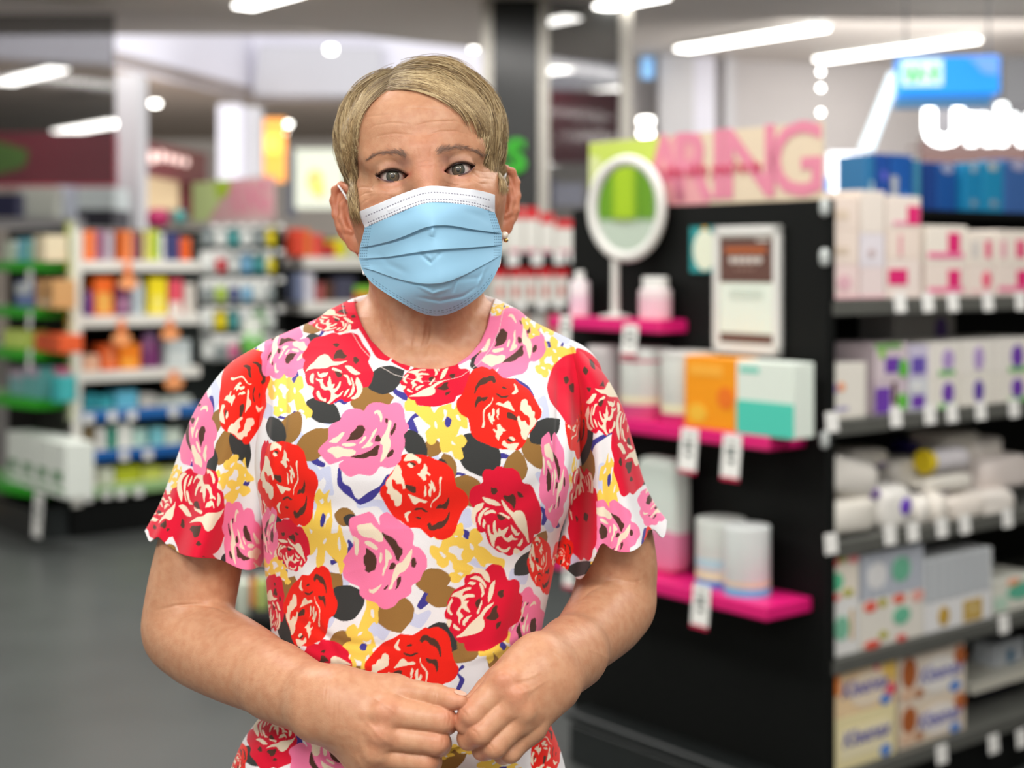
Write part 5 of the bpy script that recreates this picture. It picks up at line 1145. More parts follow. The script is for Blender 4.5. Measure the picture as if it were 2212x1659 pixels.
def mix(mask, rgb):
    C[:] = C + (np.array(lin(rgb)[:3]) - C) * np.clip(mask, 0, 1)[:, None]
def gsp(c, r): return np.exp(-(((SL - c) / r) ** 2).sum(1))
# reds of nose, cheeks, ears, lids; paler forehead; makeup on the lids; roots under the hair
mix(0.45 * gsp((0, -.095, 0.0), (.014, .03, .022)), (206, 128, 102))
mix(0.30 * gsp((0, -.088, .030), (.030, .03, .012)), (208, 136, 106))
for s in (-1, 1):
    mix(0.4 * gsp((s * .045, -.07, -.034), (.02, .03, .016)), (206, 130, 106))
    mix(0.25 * soft(np.abs(SL[:, 0]), .0685, .078) * (SL[:, 2] < .02) * (SL[:, 2] > -.075), (216, 122, 94))
    mix(0.50 * gsp((s * .0305, -.080, .0095), (.014, .03, .0035)), (190, 152, 140))
    mix(0.55 * gsp((s * .0185, -.082, .010), (.006, .03, .008)), (176, 130, 118))
    mix(0.85 * gsp((s * .0160, -.078, -.0012), (.0034, .02, .0030)), (196, 92, 84))
    mix(0.55 * gsp((s * .0300, -.080, -.0078), (.015, .03, .0016)), (206, 140, 122))
    mix(0.45 * gsp((s * .0300, -.080, -.0120), (.015, .03, .0040)), (205, 150, 128))
    ex, ez = (SL[:, 0] * s - .0308), SL[:, 2]
    u = np.clip(ex / .0152, -1, 1); up = 0.0057 * (1 - np.abs(u) ** 2.1) - 0.0004 + 0.0014 * u
    m = (np.abs(ex) < .0162) & (SL[:, 1] < -.06)
    mix(0.95 * np.exp(-((ez - up - .0007) / .0012) ** 2) * m * soft(ex, -.015, -.004), (62, 42, 38))
    lo = -0.0055 * (1 - np.abs(u) ** 2.4) + 0.0002 + 0.0012 * u
    mix(0.60 * np.exp(-((ez - lo + .0007) / .0006) ** 2) * m * soft(ex, -.004, .004), (70, 62, 92))
for cv_, r_ in (('880 341 866 333 850 330 830 331 812 335', 5.5), ('942 334 956 326 976 322 998 321 1018 324', 5.5)):
    m_ = np.zeros(len(SV)); m_[isface] = ridge(SUV[isface], cv_, r_, 1.0); mix(.30 * m_, (160, 122, 104))
mix(0.25 * gsp((0.0, -.088, .062), (.05, .04, .022)), (214, 162, 126))
# knuckles and finger tips a little redder
K = [cp(1180, 600, 1.25), cp(1110, 790, 1.25), cp(1040, 935, 1.26), cp(1320, 600, 1.25), cp(1390, 730, 1.25), cp(1500, 840, 1.26), cp(1240, 480, 1.25), cp(700, 560, 1.25), cp(655, 740, 1.25), cp(1600, 320, 1.25), cp(1700, 440, 1.25)]
for k in K: mix(0.38 * np.exp(-(((SV - k) / .011) ** 2).sum(1)), (208, 126, 100))
# freckles and sun spots
for _ in range(340):
    side = rng.random() < .5
    if rng.random() < .22: q = pt(rng.uniform(800, 1050), rng.uniform(220, 450), 1.37)
    elif side: t = rng.random(); q = pt(350 + 420 * t + rng.normal(0, 30), 1330 + 170 * t + rng.normal(0, 50), 1.43 - .2 * t)
    else: t = rng.random(); q = pt(1390 - 270 * t + rng.normal(0, 25), 1240 + 230 * t + rng.normal(0, 45), 1.45 - .2 * t)
    d2 = ((SUV - proj(q)) ** 2).sum(1)
    near_ = d2 < 100
    C[near_] = C[near_] + (np.array(lin((176, 110, 78))[:3]) - C[near_]) * (rng.uniform(.10, .34) * np.exp(-d2[near_] / rng.uniform(2.5, 9)))[:, None]
def skin_material():
    m = bpy.data.materials.new('skin'); m.use_nodes = True
    nt = m.node_tree; b = nt.nodes['Principled BSDF']
    a = nt.nodes.new('ShaderNodeAttribute'); a.attribute_name = 'col'
    tc = nt.nodes.new('ShaderNodeTexCoord')
    n1 = nt.nodes.new('ShaderNodeTexNoise'); n1.inputs['Scale'].default_value = 110; n1.inputs['Detail'].default_value = 5
    nt.links.new(tc.outputs['Object'], n1.inputs['Vector'])
    r = nt.nodes.new('ShaderNodeValToRGB'); r.color_ramp.elements[0].position = .34; r.color_ramp.elements[1].position = .62
    r.color_ramp.elements[0].color = (0.93, 0.84, 0.80, 1); r.color_ramp.elements[1].color = (1.03, 1.03, 1.03, 1)
    nt.links.new(n1.outputs[0], r.inputs[0])
    mx = nt.nodes.new('ShaderNodeVectorMath'); mx.operation = 'MULTIPLY'
    nt.links.new(a.outputs['Color'], mx.inputs[0]); nt.links.new(r.outputs[0], mx.inputs[1])
    nt.links.new(mx.outputs[0], b.inputs['Base Color'])
    n2 = nt.nodes.new('ShaderNodeTexVoronoi'); n2.inputs['Scale'].default_value = 900
    n3 = nt.nodes.new('ShaderNodeTexNoise'); n3.inputs['Scale'].default_value = 260; n3.inputs['Detail'].default_value = 3
    nt.links.new(tc.outputs['Object'], n2.inputs['Vector']); nt.links.new(tc.outputs['Object'], n3.inputs['Vector'])
    ad = nt.nodes.new('ShaderNodeMath'); ad.operation = 'MULTIPLY_ADD'; ad.inputs[1].default_value = .35
    nt.links.new(n2.outputs['Distance'], ad.inputs[0]); nt.links.new(n3.outputs[0], ad.inputs[2])
    bp = nt.nodes.new('ShaderNodeBump'); bp.inputs['Strength'].default_value = .30; bp.inputs['Distance'].default_value = .0007
    nt.links.new(ad.outputs[0], bp.inputs['Height']); nt.links.new(bp.outputs[0], b.inputs['Normal'])
    b.inputs['Roughness'].default_value = 0.44
    b.inputs['Specular IOR Level'].default_value = 0.42
    b.inputs['Subsurface Weight'].default_value = 0.12
    b.inputs['Subsurface Radius'].default_value = (1.0, 0.35, 0.2)
    b.inputs['Subsurface Scale'].default_value = 0.005
    return m
body_o = mesh_np('body', SV - PO, SF, skin_material(), person, colors=C)
_fm = (SV[SF[:, 0], 2] > 1.36)
_used = np.unique(SF[_fm]); _rm = np.full(len(SV), -1); _rm[_used] = np.arange(len(_used))
FACE = BVHTree.FromPolygons([tuple(v) for v in SV[_used]], [tuple(int(i) for i in f) for f in _rm[SF[_fm]]])
CAMP = Vector((0, 0, EYE))
def hit(px, py):
    """where the line of sight through (px, py) meets the head"""
    q = pt(px, py, 1.0); d = (Vector(q) - CAMP).normalized()
    l, n, i, t = FACE.ray_cast(CAMP, d, 3)
    return (None, None) if l is None else (np.array(l), np.array(n))
# ------------------------------------------------------------------ rose print of the dress: shapes in the plane of the cloth, coloured into the fine mesh
CR, OR, PK, CM, BR, CH, OL, YE, BL, LV, WH = [np.array(lin(c)[:3]) for c in (
    (216, 8, 48), (233, 30, 12), (245, 125, 168), (237, 222, 196), (78, 48, 36), (52, 53, 52), (148, 108, 54), (243, 204, 84), (62, 56, 142), (202, 207, 232), (232, 230, 232))]
def pl(s): 
    v = [float(t) for t in s.replace(',', ' ').split()]
    return np.array(v).reshape(-1, 2)
def T(x0, y0, s, *lay):
    out = [(c, pl(p) * s + (x0, y0)) for c, p in lay]
    allp = out[0][1]
    ctr = (allp.min(0) + allp.max(0)) / 2
    return ctr, allp.max(0) - allp.min(0), [(c, p - ctr) for c, p in out]
R1 = T(640, 700, .1085,
 (CR, '110 660 120 590 200 500 240 400 300 330 380 270 560 230 720 170 800 180 870 220 960 185 1100 165 1240 215 1330 400 1490 600 1430 760 1490 860 1540 960 1510 1130 1440 1250 1320 1270 1320 1330 1240 1480 1130 1510 1040 1555 960 1555 900 1480 690 1610 600 1560 470 1530 380 1510 310 1390 350 1270 210 1200 180 1100 175 990 130 900 150 780 180 720'),
 (CM, '170 960 260 830 350 760 450 640 560 595 640 620 720 745 860 750 1035 725 930 780 830 820 690 830 600 880 350 885 250 910'),
 (CM, '945 820 1090 830 1170 910 1295 990 1180 1015 1080 970'), (CM, '705 880 740 860 830 900 890 920 915 980 870 950 760 930 715 910'),
 (CM, '415 950 440 950 460 1000 540 965 580 970 645 955 600 1040 540 1050 500 1075 440 1040'), (CM, '335 970 358 1010 340 1120 350 1190 290 1170 262 1090 285 1010'),
 (CM, '385 1070 430 1100 540 1090 520 1150 560 1230 625 1270 620 1160 645 1110 650 1040 670 1040 695 1130 700 1200 775 1190 720 1290 790 1280 840 1200 870 1130 890 1160 870 1240 820 1320 750 1380 830 1420 880 1380 925 1320 930 1350 880 1430 780 1480 720 1540 660 1590 610 1570 660 1530 690 1460 690 1370 660 1310 560 1320 490 1260 470 1150 400 1120'),
 (CM, '410 1330 455 1325 480 1420 530 1490 590 1470 600 1555 480 1510 430 1460 400 1390'), (CM, '930 1005 1020 1010 1060 1080 1105 1200 1070 1230 1030 1170 1010 1070 960 1040'),
 (CM, '1080 1045 1110 1070 1145 1170 1165 1280 1140 1380 1080 1440 1010 1470 1070 1400 1110 1280 1120 1180'),
 (CM, '1205 1040 1260 1110 1320 1240 1310 1350 1250 1450 1150 1505 1070 1475 1160 1430 1215 1350 1200 1240 1175 1180 1190 1100'), (CM, '1065 1280 1030 1350 970 1440 940 1440 980 1340 1020 1300'), (CM, '215 1205 360 1260 330 1360 260 1300'),
 (BR, '715 400 800 375 875 405 800 470'), (BR, '735 700 740 640 800 520 910 500 950 590 1020 630 960 690 820 680'), (BR, '1130 660 1190 645 1270 720 1190 800 1140 760'), (BR, '750 930 830 940 925 1000 900 1050 820 1070'))
R2 = T(1010, 1000, .12658,
 (CR, '15 640 40 470 100 400 270 340 245 200 290 110 370 105 440 130 500 60 580 60 680 95 760 80 870 150 900 230 950 350 1060 360 1120 420 1180 580 1230 690 1265 850 1255 1050 1250 1170 1190 1215 1130 1220 1130 1310 1080 1380 1000 1430 920 1510 780 1530 770 1570 700 1595 600 1530 530 1525 440 1450 370 1390 330 1290 300 1170 230 1195 160 1150 155 1070 130 970 150 850 200 800 90 770'),
 (CM, '245 575 340 600 450 630 520 670 580 730 490 735 330 690 280 640'), (CM, '565 610 620 660 700 780 790 850 830 810 910 810 970 870 1010 1000 1030 1170 1055 1370 1030 1360 980 1240 850 1080 780 960 730 890 640 800 600 720'),
 (CM, '290 670 240 790 150 850 120 1000 160 1080 90 1040 60 930 80 800 150 710'), (CM, '375 770 290 830 230 940 215 1090 175 980 190 880 270 790 320 760'), (CM, '275 860 350 810 440 795 500 860 400 850 290 900'),
 (CM, '520 850 580 845 650 890 730 920 710 970 660 930 600 900'), (CM, '275 940 315 1020 285 1090 295 1130 250 1080'),
 (CM, '340 1050 370 1060 380 1150 400 1210 460 1230 430 1150 440 1000 480 975 480 1130 520 1210 530 1100 580 1160 640 1120 700 1080 680 1150 620 1250 680 1290 750 1210 790 1280 870 1300 810 1320 760 1310 700 1360 620 1300 590 1250 500 1260 460 1350 460 1450 410 1400 370 1250 340 1150'),
 (CM, '735 1040 780 1110 830 1150 850 1200 895 1180 870 1240 820 1245 750 1150'), (CM, '940 1270 945 1350 900 1430 840 1410 890 1350'), (CM, '475 1440 520 1410 580 1470 650 1480 720 1420 730 1460 670 1530 600 1530'), (CM, '800 1440 915 1500 830 1560 775 1530'),
 (BR, '390 410 430 430 490 420 520 480 460 550 410 530'), (BR, '610 570 630 545 690 570 780 520 830 610 820 720 790 795 740 700 640 640'), (BR, '840 480 910 510 965 585 870 590'), (BR, '495 870 560 880 665 945 570 990 520 950'))
O1 = T(980, 780, .12055,
 (OR, '45 750 60 690 150 600 220 430 275 250 350 150 500 90 600 120 650 155 700 125 780 200 880 300 1000 310 1090 310 1180 400 1340 500 1440 640 1520 790 1585 900 1560 1020 1490 1060 1470 1150 1320 1350 1300 1440 1230 1540 1170 1590 1050 1600 960 1580 850 1580 700 1540 600 1490 430 1430 310 1310 280 1130 255 1020 130 960 60 860'),
 (CM, '1080 400 1110 420 1165 550 1080 600 1030 590 1100 520'), (CM, '700 640 705 700 660 790 560 870 545 1000 560 1130 540 1200 500 1190 530 1080 525 880 600 800 680 740'),
 (CM, '745 770 800 730 890 770 960 710 1010 730 1050 820 1105 910 1020 870 900 820'), (CM, '705 840 735 870 740 950 710 1010 745 1085 690 1070 710 1155 650 1080 610 960 650 910 665 1000 690 960 690 880'), (CM, '810 830 815 950 795 990 810 1060 770 1000 780 950 765 890'),
 (CM, '1220 700 1280 675 1320 700 1330 790 1380 800 1400 890 1460 910 1440 1010 1485 1050 1460 1140 1370 1240 1320 1350 1300 1420 1240 1390 1195 1290 1210 1240 1160 1130 1135 990 1180 980 1185 1030 1210 1085 1290 1065 1310 1130 1365 1165 1370 1080 1350 990 1270 950 1230 900 1190 880 1200 760'),
 (CM, '770 1140 825 1120 860 1180 945 1250 880 1260 870 1310 830 1340 810 1440 750 1350 765 1290 700 1230 720 1210 770 1250 790 1220'), (CM, '985 1360 1060 1355 1110 1410 1070 1440 1020 1410'), (CM, '905 1415 960 1490 1090 1470 1180 1470 1100 1600 1010 1600 960 1560 860 1500 875 1440'),
 (BR, '365 585 390 450 460 340 530 290 590 290 650 255 730 270 765 370 715 410 680 345 620 370 580 410 480 430 420 500 390 580'), (BR, '385 855 380 750 420 640 470 630 500 650 620 635 590 690 540 725 500 710 440 750 410 810'), (BR, '865 460 900 450 965 495 930 505 870 490'),
 (BR, '735 585 790 575 860 630 980 610 990 630 940 660 840 660 790 620'), (BR, '950 920 1000 910 1060 940 1140 1010 1130 1070 1050 1045 960 1030'), (BR, '955 1400 985 1380 1080 1450 1030 1455 970 1430'))
P1 = T(680, 860, .12055,
 (PK, '45 950 110 860 240 740 245 620 240 530 320 450 460 400 480 300 560 210 680 185 800 190 880 235 940 130 1050 75 1200 80 1310 120 1420 75 1530 90 1600 200 1620 410 1690 500 1670 580 1585 660 1625 770 1600 900 1555 1000 1550 1110 1450 1220 1300 1260 1170 1210 1090 1340 1000 1395 780 1360 650 1415 560 1390 430 1240 430 1180 540 1100 400 1150 260 1200 150 1080'),
 (CM, '245 790 340 710 400 690 480 610 540 610 500 690 400 805 320 800'), (CM, '480 820 560 800 700 800 745 830 700 860 560 870 490 850'), (CM, '215 940 290 880 420 860 480 880 540 910 680 915 740 960 720 1010 620 1050 500 1040 400 1080 350 1050 320 1000 260 980'),
 (CM, '1060 250 1100 215 1170 215 1215 320 1200 430 1175 430 1160 330 1110 260 1075 295'), (CM, '1115 530 1110 580 1060 680 990 780 1045 810 1030 850 960 880 820 905 920 820 1000 700 1040 600'), (CM, '920 675 925 710 850 800 800 820 790 800 850 740 870 690'),
 (CM, '1345 390 1385 430 1350 560 1330 700 1370 790 1350 900 1290 1030 1180 1165 1170 1120 1220 960 1220 840 1165 820 1200 700 1260 620 1310 490 1320 400'),
 (BR, '555 770 620 705 640 630 740 550 760 490 860 480 910 560 880 620 860 680 760 745 640 760'), (BR, '1255 360 1300 360 1320 410 1290 465 1265 430'), (BR, '1430 440 1460 450 1455 540 1400 650 1360 680 1350 600 1400 540'), (BR, '1100 670 1150 655 1195 740 1160 785 1080 780 1070 750'),
 (BR, '615 1050 700 1030 860 1000 1010 930 1090 850 1170 840 1140 930 1130 1020 1060 1045 1000 1035 900 1085 760 1080'), (BR, '1390 905 1425 940 1400 1020 1310 1070 1285 1060 1300 1000'))
P2 = T(730, 1090, .1386,
 (PK, '175 210 360 150 490 105 560 160 620 270 655 335 640 180 760 105 880 190 1000 290 1130 360 1190 470 1165 640 1280 670 1380 800 1400 970 1320 1070 1280 1190 1140 1260 1150 1370 1080 1440 960 1480 880 1590 740 1640 640 1600 600 1530 420 1480 335 1400 340 1280 200 1230 80 1140 75 1020 110 930 70 880 160 740 245 640 240 520 170 380'),
 (CM, '285 320 430 300 520 280 560 340 640 400 710 480 700 580 620 580 540 520 400 510 320 440'), (CM, '410 570 480 560 560 610 630 680 600 715 520 670 430 620'), (CM, '225 480 330 540 330 700 300 810 260 760 255 600'),
 (CM, '735 680 800 730 850 810 830 860 790 850 780 940 730 1040 710 1115 690 1110 700 1010 740 930 740 800'), (CM, '660 740 690 760 690 860 660 920 640 880 650 800'), (CM, '1160 670 1150 800 1110 950 1040 1040 960 1070 910 1160 860 1230 850 1310 780 1330 830 1220 860 1060 920 920 1000 900 1080 780'),
 (CM, '690 1230 650 1300 560 1390 490 1370 480 1310 530 1330 620 1280'),
 (BR, '430 665 500 710 580 780 610 880 590 970 580 1020 530 1030 480 1065 420 1030 430 970 395 900 400 810 440 760'), (BR, '680 415 730 460 830 500 910 560 940 640 1010 690 1010 760 960 830 960 885 910 870 890 790 850 700 780 600 700 490'),
 (BR, '1165 815 1210 840 1225 920 1200 985 1150 975 1135 890'), (BR, '830 905 880 900 905 940 880 1000 820 1020 790 1005'), (BR, '980 1110 985 1190 940 1290 890 1335 920 1240 920 1150'), (BR, '780 1245 780 1280 740 1330 700 1320'))
Y1 = T(860, 830, .1025,
 (YE, '125 380 200 330 195 300 260 180 350 155 430 200 500 230 640 240 720 300 640 390 700 500 760 620 850 480 950 450 1050 420 1130 400 1120 500 1190 540 1240 340 1290 600 1464 710 1464 950 1380 930 1310 880 1250 1060 1200 1120 1350 1040 1464 1200 1380 1330 1330 1320 1390 1560 1300 1600 1180 1560 1130 1390 1050 1440 920 1440 870 1290 880 1140 820 1140 780 1250 690 1285 610 1230 565 1000 700 890 600 830 430 660 330 570 140 565'),
 (WH, '410 400 430 360 580 360 560 430 520 460 410 450'), (WH, '770 760 820 830 820 950 760 880'), (WH, '950 520 1040 560 1000 740 920 810 980 680'), (WH, '1215 650 1270 640 1330 790 1240 740'), (WH, '1120 1180 1230 1290 1120 1260'), (BL, '1040 665 1140 750 1090 900 1020 910 975 830 1000 720'))
Y2 = T(920, 1120, .0904,
 (YE, '150 410 400 400 600 330 800 100 880 110 920 300 900 390 850 430 1010 520 1050 300 1130 240 1220 230 1300 350 1380 500 1220 640 1400 690 1550 830 1600 900 1900 970 1880 1180 1750 1200 1780 1280 1640 1160 1330 1160 1230 1010 1150 890 1060 1040 960 1070 1150 1160 1170 1320 1000 1340 850 1450 800 1530 680 1550 590 1510 590 1400 530 1350 600 1290 700 1280 640 1180 640 1080 560 980 540 1130 400 1200 250 1090 250 1000 150 920 80 800 100 650 200 640 330 720 400 500 270 520'),
 (WH, '560 670 740 650 790 710 910 720 840 850 850 950 890 1000 760 990 730 900 640 840 530 800'), (WH, '1040 600 1070 590 1145 670 1140 770 1060 720'), (WH, '310 790 380 800 490 900 450 960 380 900'), (WH, '750 1310 820 1280 900 1320 850 1380'),
 (WH, '660 400 780 410 710 470'), (WH, '300 520 460 420 460 480 380 530 320 700 240 620'), (WH, '1420 1120 1450 1070 1610 1080 1600 1140 1420 1160'), (BL, '890 240 1050 310 1010 520 880 430 920 350'))
LAY = []
def chaikin(p, n=2):
    for _ in range(n):
        q = np.roll(p, -1, 0); f = .16 if _ == 0 else .25
        p = np.stack([p * (1 - f) + q * f, p * f + q * (1 - f)], 1).reshape(-1, 2)
    return p
def leafp(c, x0, y0, x1, y1, w):
    a, b = np.array([x0, y0], float), np.array([x1, y1], float); d = b - a; n = np.array([-d[1], d[0]]) / np.linalg.norm(d) * w * .62
    LAY.append((c, chaikin(np.array([a - d * .04, a + d * .22 + n * .85, a + d * .5 + n, a + d * .82 + n * .6, b, b, a + d * .75 - n * .75, a + d * .45 - n, a + d * .18 - n * .8]), 2)))
def stroke(c, w, s):
    p = pl(s); t = np.gradient(p, axis=0); n = np.stack([-t[:, 1], t[:, 0]], 1); n /= np.linalg.norm(n, axis=1)[:, None] + 1e-9
    k = np.array([w * (.62 if c is not LV else .8) * (0.75 + 0.45 * math.sin(i * 2.1 + p[0, 0])) for i in range(len(p))])[:, None]
    LAY.append((c, chaikin(np.concatenate([p + n * k, (p - n * k)[::-1]]), 2)))
def put(t, x0, y0, x1, y1, rot=0, fx=1, fy=1):
    """the motif turned by rot degrees (clockwise in the picture plane) and fitted to a box"""
    ctr, size, lay = t
    a = math.radians(rot); M = np.array([[math.cos(a), math.sin(a)], [-math.sin(a), math.cos(a)]])
    ex_, ey_ = (x1 - x0) * .03, (y1 - y0) * .03; x0 -= ex_; x1 += ex_; y0 -= ey_; y1 += ey_
    q = [(c, (p * (fx, fy)) @ M) for c, p in lay]
    o = q[0][1]; mn, mx = o.min(0), o.max(0); s = np.array([x1 - x0, y1 - y0]) / (mx - mn)
    for c, p in q: LAY.append((c, chaikin((p - mn) * s + (x0, y0), 2)))
def native(t): 
    for c, p in t[2]: LAY.append((c, chaikin(p + t[0], 2)))

for s in ('700 1010 712 1040 708 1070', '640 930 655 960 640 1000', '1165 860 1180 880 1175 930', '1160 1020 1185 1060 1180 1110 1190 1150', '880 1330 905 1345 930 1320', '690 1225 720 1250 700 1290',
          '1090 1000 1110 1020', '540 720 600 730', '450 800 470 850 440 900', '1275 1100 1290 1160', '1300 1000 1310 1060', '770 1090 820 1085 850 1110', '1120 1440 1105 1480', '1010 1210 1060 1225', '700 905 760 915',
          '1170 690 1230 740', '560 1400 600 1450', '830 1330 800 1370', '1080 1590 1100 1650', '880 985 930 975 950 1000', '1240 1230 1230 1160', '1210 1290 1190 1330', '640 1100 700 1080', '560 880 600 900', '660 1000 690 1040', '820 1380 850 1340', '1000 1100 1010 1140', '960 1380 985 1340', '1180 1060 1195 1010', '400 1060 420 1090', '1330 1000 1345 1040', '760 1240 730 1260', '1100 1240 1140 1250', '880 880 870 860', '520 860 530 900', '690 1330 720 1345', '1120 940 1110 960'):
    stroke(LV, 20, s)
for w, s in ((19, '682 936 673 958 672 980 682 998 702 1006'), (14, '733 1010 734 1046 750 1058 764 1076 776 1086 800 1072 824 1052 838 1030 862 1032 878 1010 880 984'), (12, '846 818 852 846 878 858 888 862'), (14, '908 892 890 902 886 916 898 934 896 952 904 968 920 976'),
             (5, '1112 818 1140 836 1154 858'), (16, '1164 912 1166 928 1150 942'), (9, '1062 986 1088 984 1112 992 1126 978'), (9, '976 1028 990 1022 1006 1028'), (15, '908 1268 922 1274 920 1296 904 1314'), (13, '752 1166 760 1180 750 1204 728 1212 714 1216'),
             (9, '1002 1438 986 1452 1000 1468 988 1492'), (10, '722 870 732 860 744 872 756 862 764 852'), (7, '636 796 644 812 640 840'), (9, '583 945 600 955 608 962'), (8, '600 900 622 905 640 890'), (8, '410 1000 430 1010 436 998'), (9, '500 905 512 925 530 950'),
             (9, '455 855 462 880 452 910'), (10, '1168 1095 1180 1110 1172 1135'), (10, '1268 1020 1276 960 1300 945 1320 935 1335 936'), (12, '1335 850 1348 870 1352 890'), (9, '1192 1080 1196 1120 1206 1140'), (8, '618 1230 610 1260 622 1275'), (12, '470 1225 500 1215 530 1232'),
             (12, '600 1390 622 1398 612 1420'), (11, '640 1575 650 1610 630 1640'), (8, '670 1590 660 1570 640 1560'), (9, '1150 1600 1158 1650'), (9, '1210 760 1216 740'), (9, '1395 1140 1390 1180'), (9, '668 740 690 728 700 712'), (9, '700 712 730 704')):
    stroke(BL, w, s)
for a in ((757, 872, 852, 858, 52), (608, 962, 648, 886, 40), (642, 992, 716, 925, 50), (472, 1005, 506, 915, 36), (448, 948, 478, 880, 26), (1132, 945, 1176, 1016, 36), (1110, 1048, 1118, 970, 44), (980, 1035, 1052, 1092, 52), (958, 980, 982, 1036, 28), (915, 962, 956, 974, 34),
          (672, 1302, 738, 1240, 62), (842, 1288, 866, 1368, 72), (898, 1262, 978, 1246, 46), (920, 1296, 996, 1280, 40), (985, 1432, 1016, 1352, 66), (742, 1464, 808, 1452, 34), (712, 1388, 774, 1380, 38), (1152, 1196, 1180, 1146, 26), (1058, 1444, 1088, 1404, 28), (722, 1112, 772, 1122, 34),
          (938, 1650, 1010, 1624, 44), (604, 1312, 636, 1244, 46), (1262, 1062, 1276, 970, 28), (655, 716, 712, 682, 30), (350, 1180, 378, 1210, 34), (600, 1640, 640, 1620, 26), (690, 1290, 700, 1240, 30), (1015, 775, 1045, 760, 30), (725, 1170, 738, 1220, 30)):
    leafp(OL, *a)
for a in ((796, 838, 874, 800, 50), (662, 868, 738, 908, 46), (583, 900, 612, 966, 34), (504, 922, 536, 1012, 36), (425, 958, 466, 1018, 42), (872, 930, 922, 994, 38), (1002, 940, 1076, 1030, 74), (1146, 955, 1210, 905, 44), (1016, 792, 1066, 772, 34), (1112, 1242, 1172, 1186, 34),
          (1258, 1006, 1280, 902, 18), (1364, 1040, 1398, 1012, 40), (706, 1322, 790, 1280, 66), (918, 1362, 988, 1402, 62), (608, 1322, 644, 1412, 40), (742, 1118, 782, 1134, 24), (530, 1612, 560, 1656, 32), (1218, 1240, 1290, 1216, 26), (480, 1200, 500, 1215, 30), (660, 742, 690, 724, 22), (590, 1110, 606, 1150, 20),
          (950, 990, 962, 1030, 20)):
    leafp(CH, *a)
for t, b, r, fx, fy in ((Y2, (578, 795, 674, 905), 20, 1, 1), (Y2, (462, 985, 547, 1108), 90, 1, 1), (Y1, (652, 1058, 748, 1238), 60, -1, 1), (Y1, (735, 1288, 818, 1448), 80, 1, 1), (Y2, (1154, 728, 1242, 826), -30, 1, 1), (Y1, (1036, 1300, 1132, 1440), 100, 1, 1), (Y1, (1288, 978, 1366, 1120), 20, -1, 1),
                        (Y2, (358, 1005, 400, 1068), 90, 1, 1), (Y2, (570, 1195, 628, 1262), 40, 1, 1), (Y2, (925, 1592, 1020, 1640), 0, 1, 1), (Y1, (1030, 1600, 1128, 1700), 60, 1, 1), (Y2, (344, 1188, 410, 1222), 0, 1, 1), (Y2, (1276, 1200, 1300, 1250), 90, 1, 1), (Y2, (520, 735, 560, 790), 50, 1, 1), (Y2, (1060, 655, 1110, 690), 20, 1, 1),
                        (Y2, (1230, 990, 1250, 1120), 90, 1, 1)):
    put(t, *b, r, fx, fy)
stroke(CR, 20, '768 672 782 708 800 738 822 762 842 776'); stroke(CR, 16, '846 778 866 786 886 792'); stroke(OL, 14, '892 798 915 802 938 800'); stroke(BL, 13, '940 802 958 800 974 794')
stroke(WH, 12, '970 796 984 790'); stroke(PK, 20, '984 786 1012 770 1034 742 1050 706 1056 676')
native(Y1); native(Y2)
leafp(OL, 596, 716, 650, 690, 34)
for t, b, r, fx, fy in (
    (R1, (366, 1010, 487, 1204), 180, 1, 1), (R2, (588, 1123, 668, 1232), -10, 1, 1), (R1, (570, 1243, 614, 1360), 10, 1, 1), (R2, (868, 776, 1014, 876), 95, 1, 1),
    (R1, (1250, 778, 1348, 938), 0, -1, 1), (R1, (1322, 872, 1398, 1068), 175, 1, 1), (R1, (1228, 1010, 1290, 1206), 180, -1, 1), (R2, (676, 648, 792, 718), 60, -1, 1), (R2, (650, 1384, 760, 1500), -60, 1, 1), (R1, (536, 1545, 642, 1660), 175, 1, 1),
    (R1, (308, 1056, 390, 1172), 150, 1, 1), (R1, (562, 955, 586, 1120), 0, 1, 1), (R1, (412, 1196, 470, 1236), 0, 1, 1), (R1, (690, 1560, 790, 1620), 30, 1, 1),
    (O1, (825, 985, 1007, 1162), 180, 1, 1), (O1, (793, 1359, 985, 1530), 10, -1, 1), (O1, (476, 746, 582, 954), 80, 1, 1), (O1, (560, 958, 684, 1132), 170, 1, 1), (O1, (614, 1226, 726, 1392), 5, -1, 1), (O1, (1220, 828, 1268, 988), 80, -1, 1), (O1, (1140, 1162, 1198, 1282), 180, 1, 1),
    (O1, (1194, 1158, 1238, 1244), 90, 1, 1), (O1, (1392, 1138, 1422, 1198), 0, 1, 1), (O1, (1148, 1548, 1218, 1690), 90, 1, 1), (O1, (500, 1600, 534, 1690), 90, 1, 1),
    (P1, (566, 702, 674, 816), 190, 1, 1), (P2, (1028, 664, 1176, 816), 200, -1, 1), (P1, (376, 838, 467, 1022), 60, -1, 1), (P1, (482, 1088, 572, 1248), 0, -1, 1), (P2, (1166, 938, 1228, 1136), 0, 1, 1), (P2, (1268, 1082, 1380, 1214), 0, 1, 1), (P2, (1378, 1028, 1444, 1134), 30, 1, 1), (P2, (1094, 1272, 1180, 1432), 190, 1, 1),
    (P1, (628, 1572, 800, 1720), 90, 1, 1), (P2, (560, 1098, 600, 1216), 0, -1, 1), (P2, (500, 1690, 560, 1760), 0, -1, 1)):
    put(t, *b, r, fx, fy)
put(Y2, 1128, 668, 1196, 730, 10, 1, 1); put(P1, 640, 640, 690, 700, 30, 1, 1)
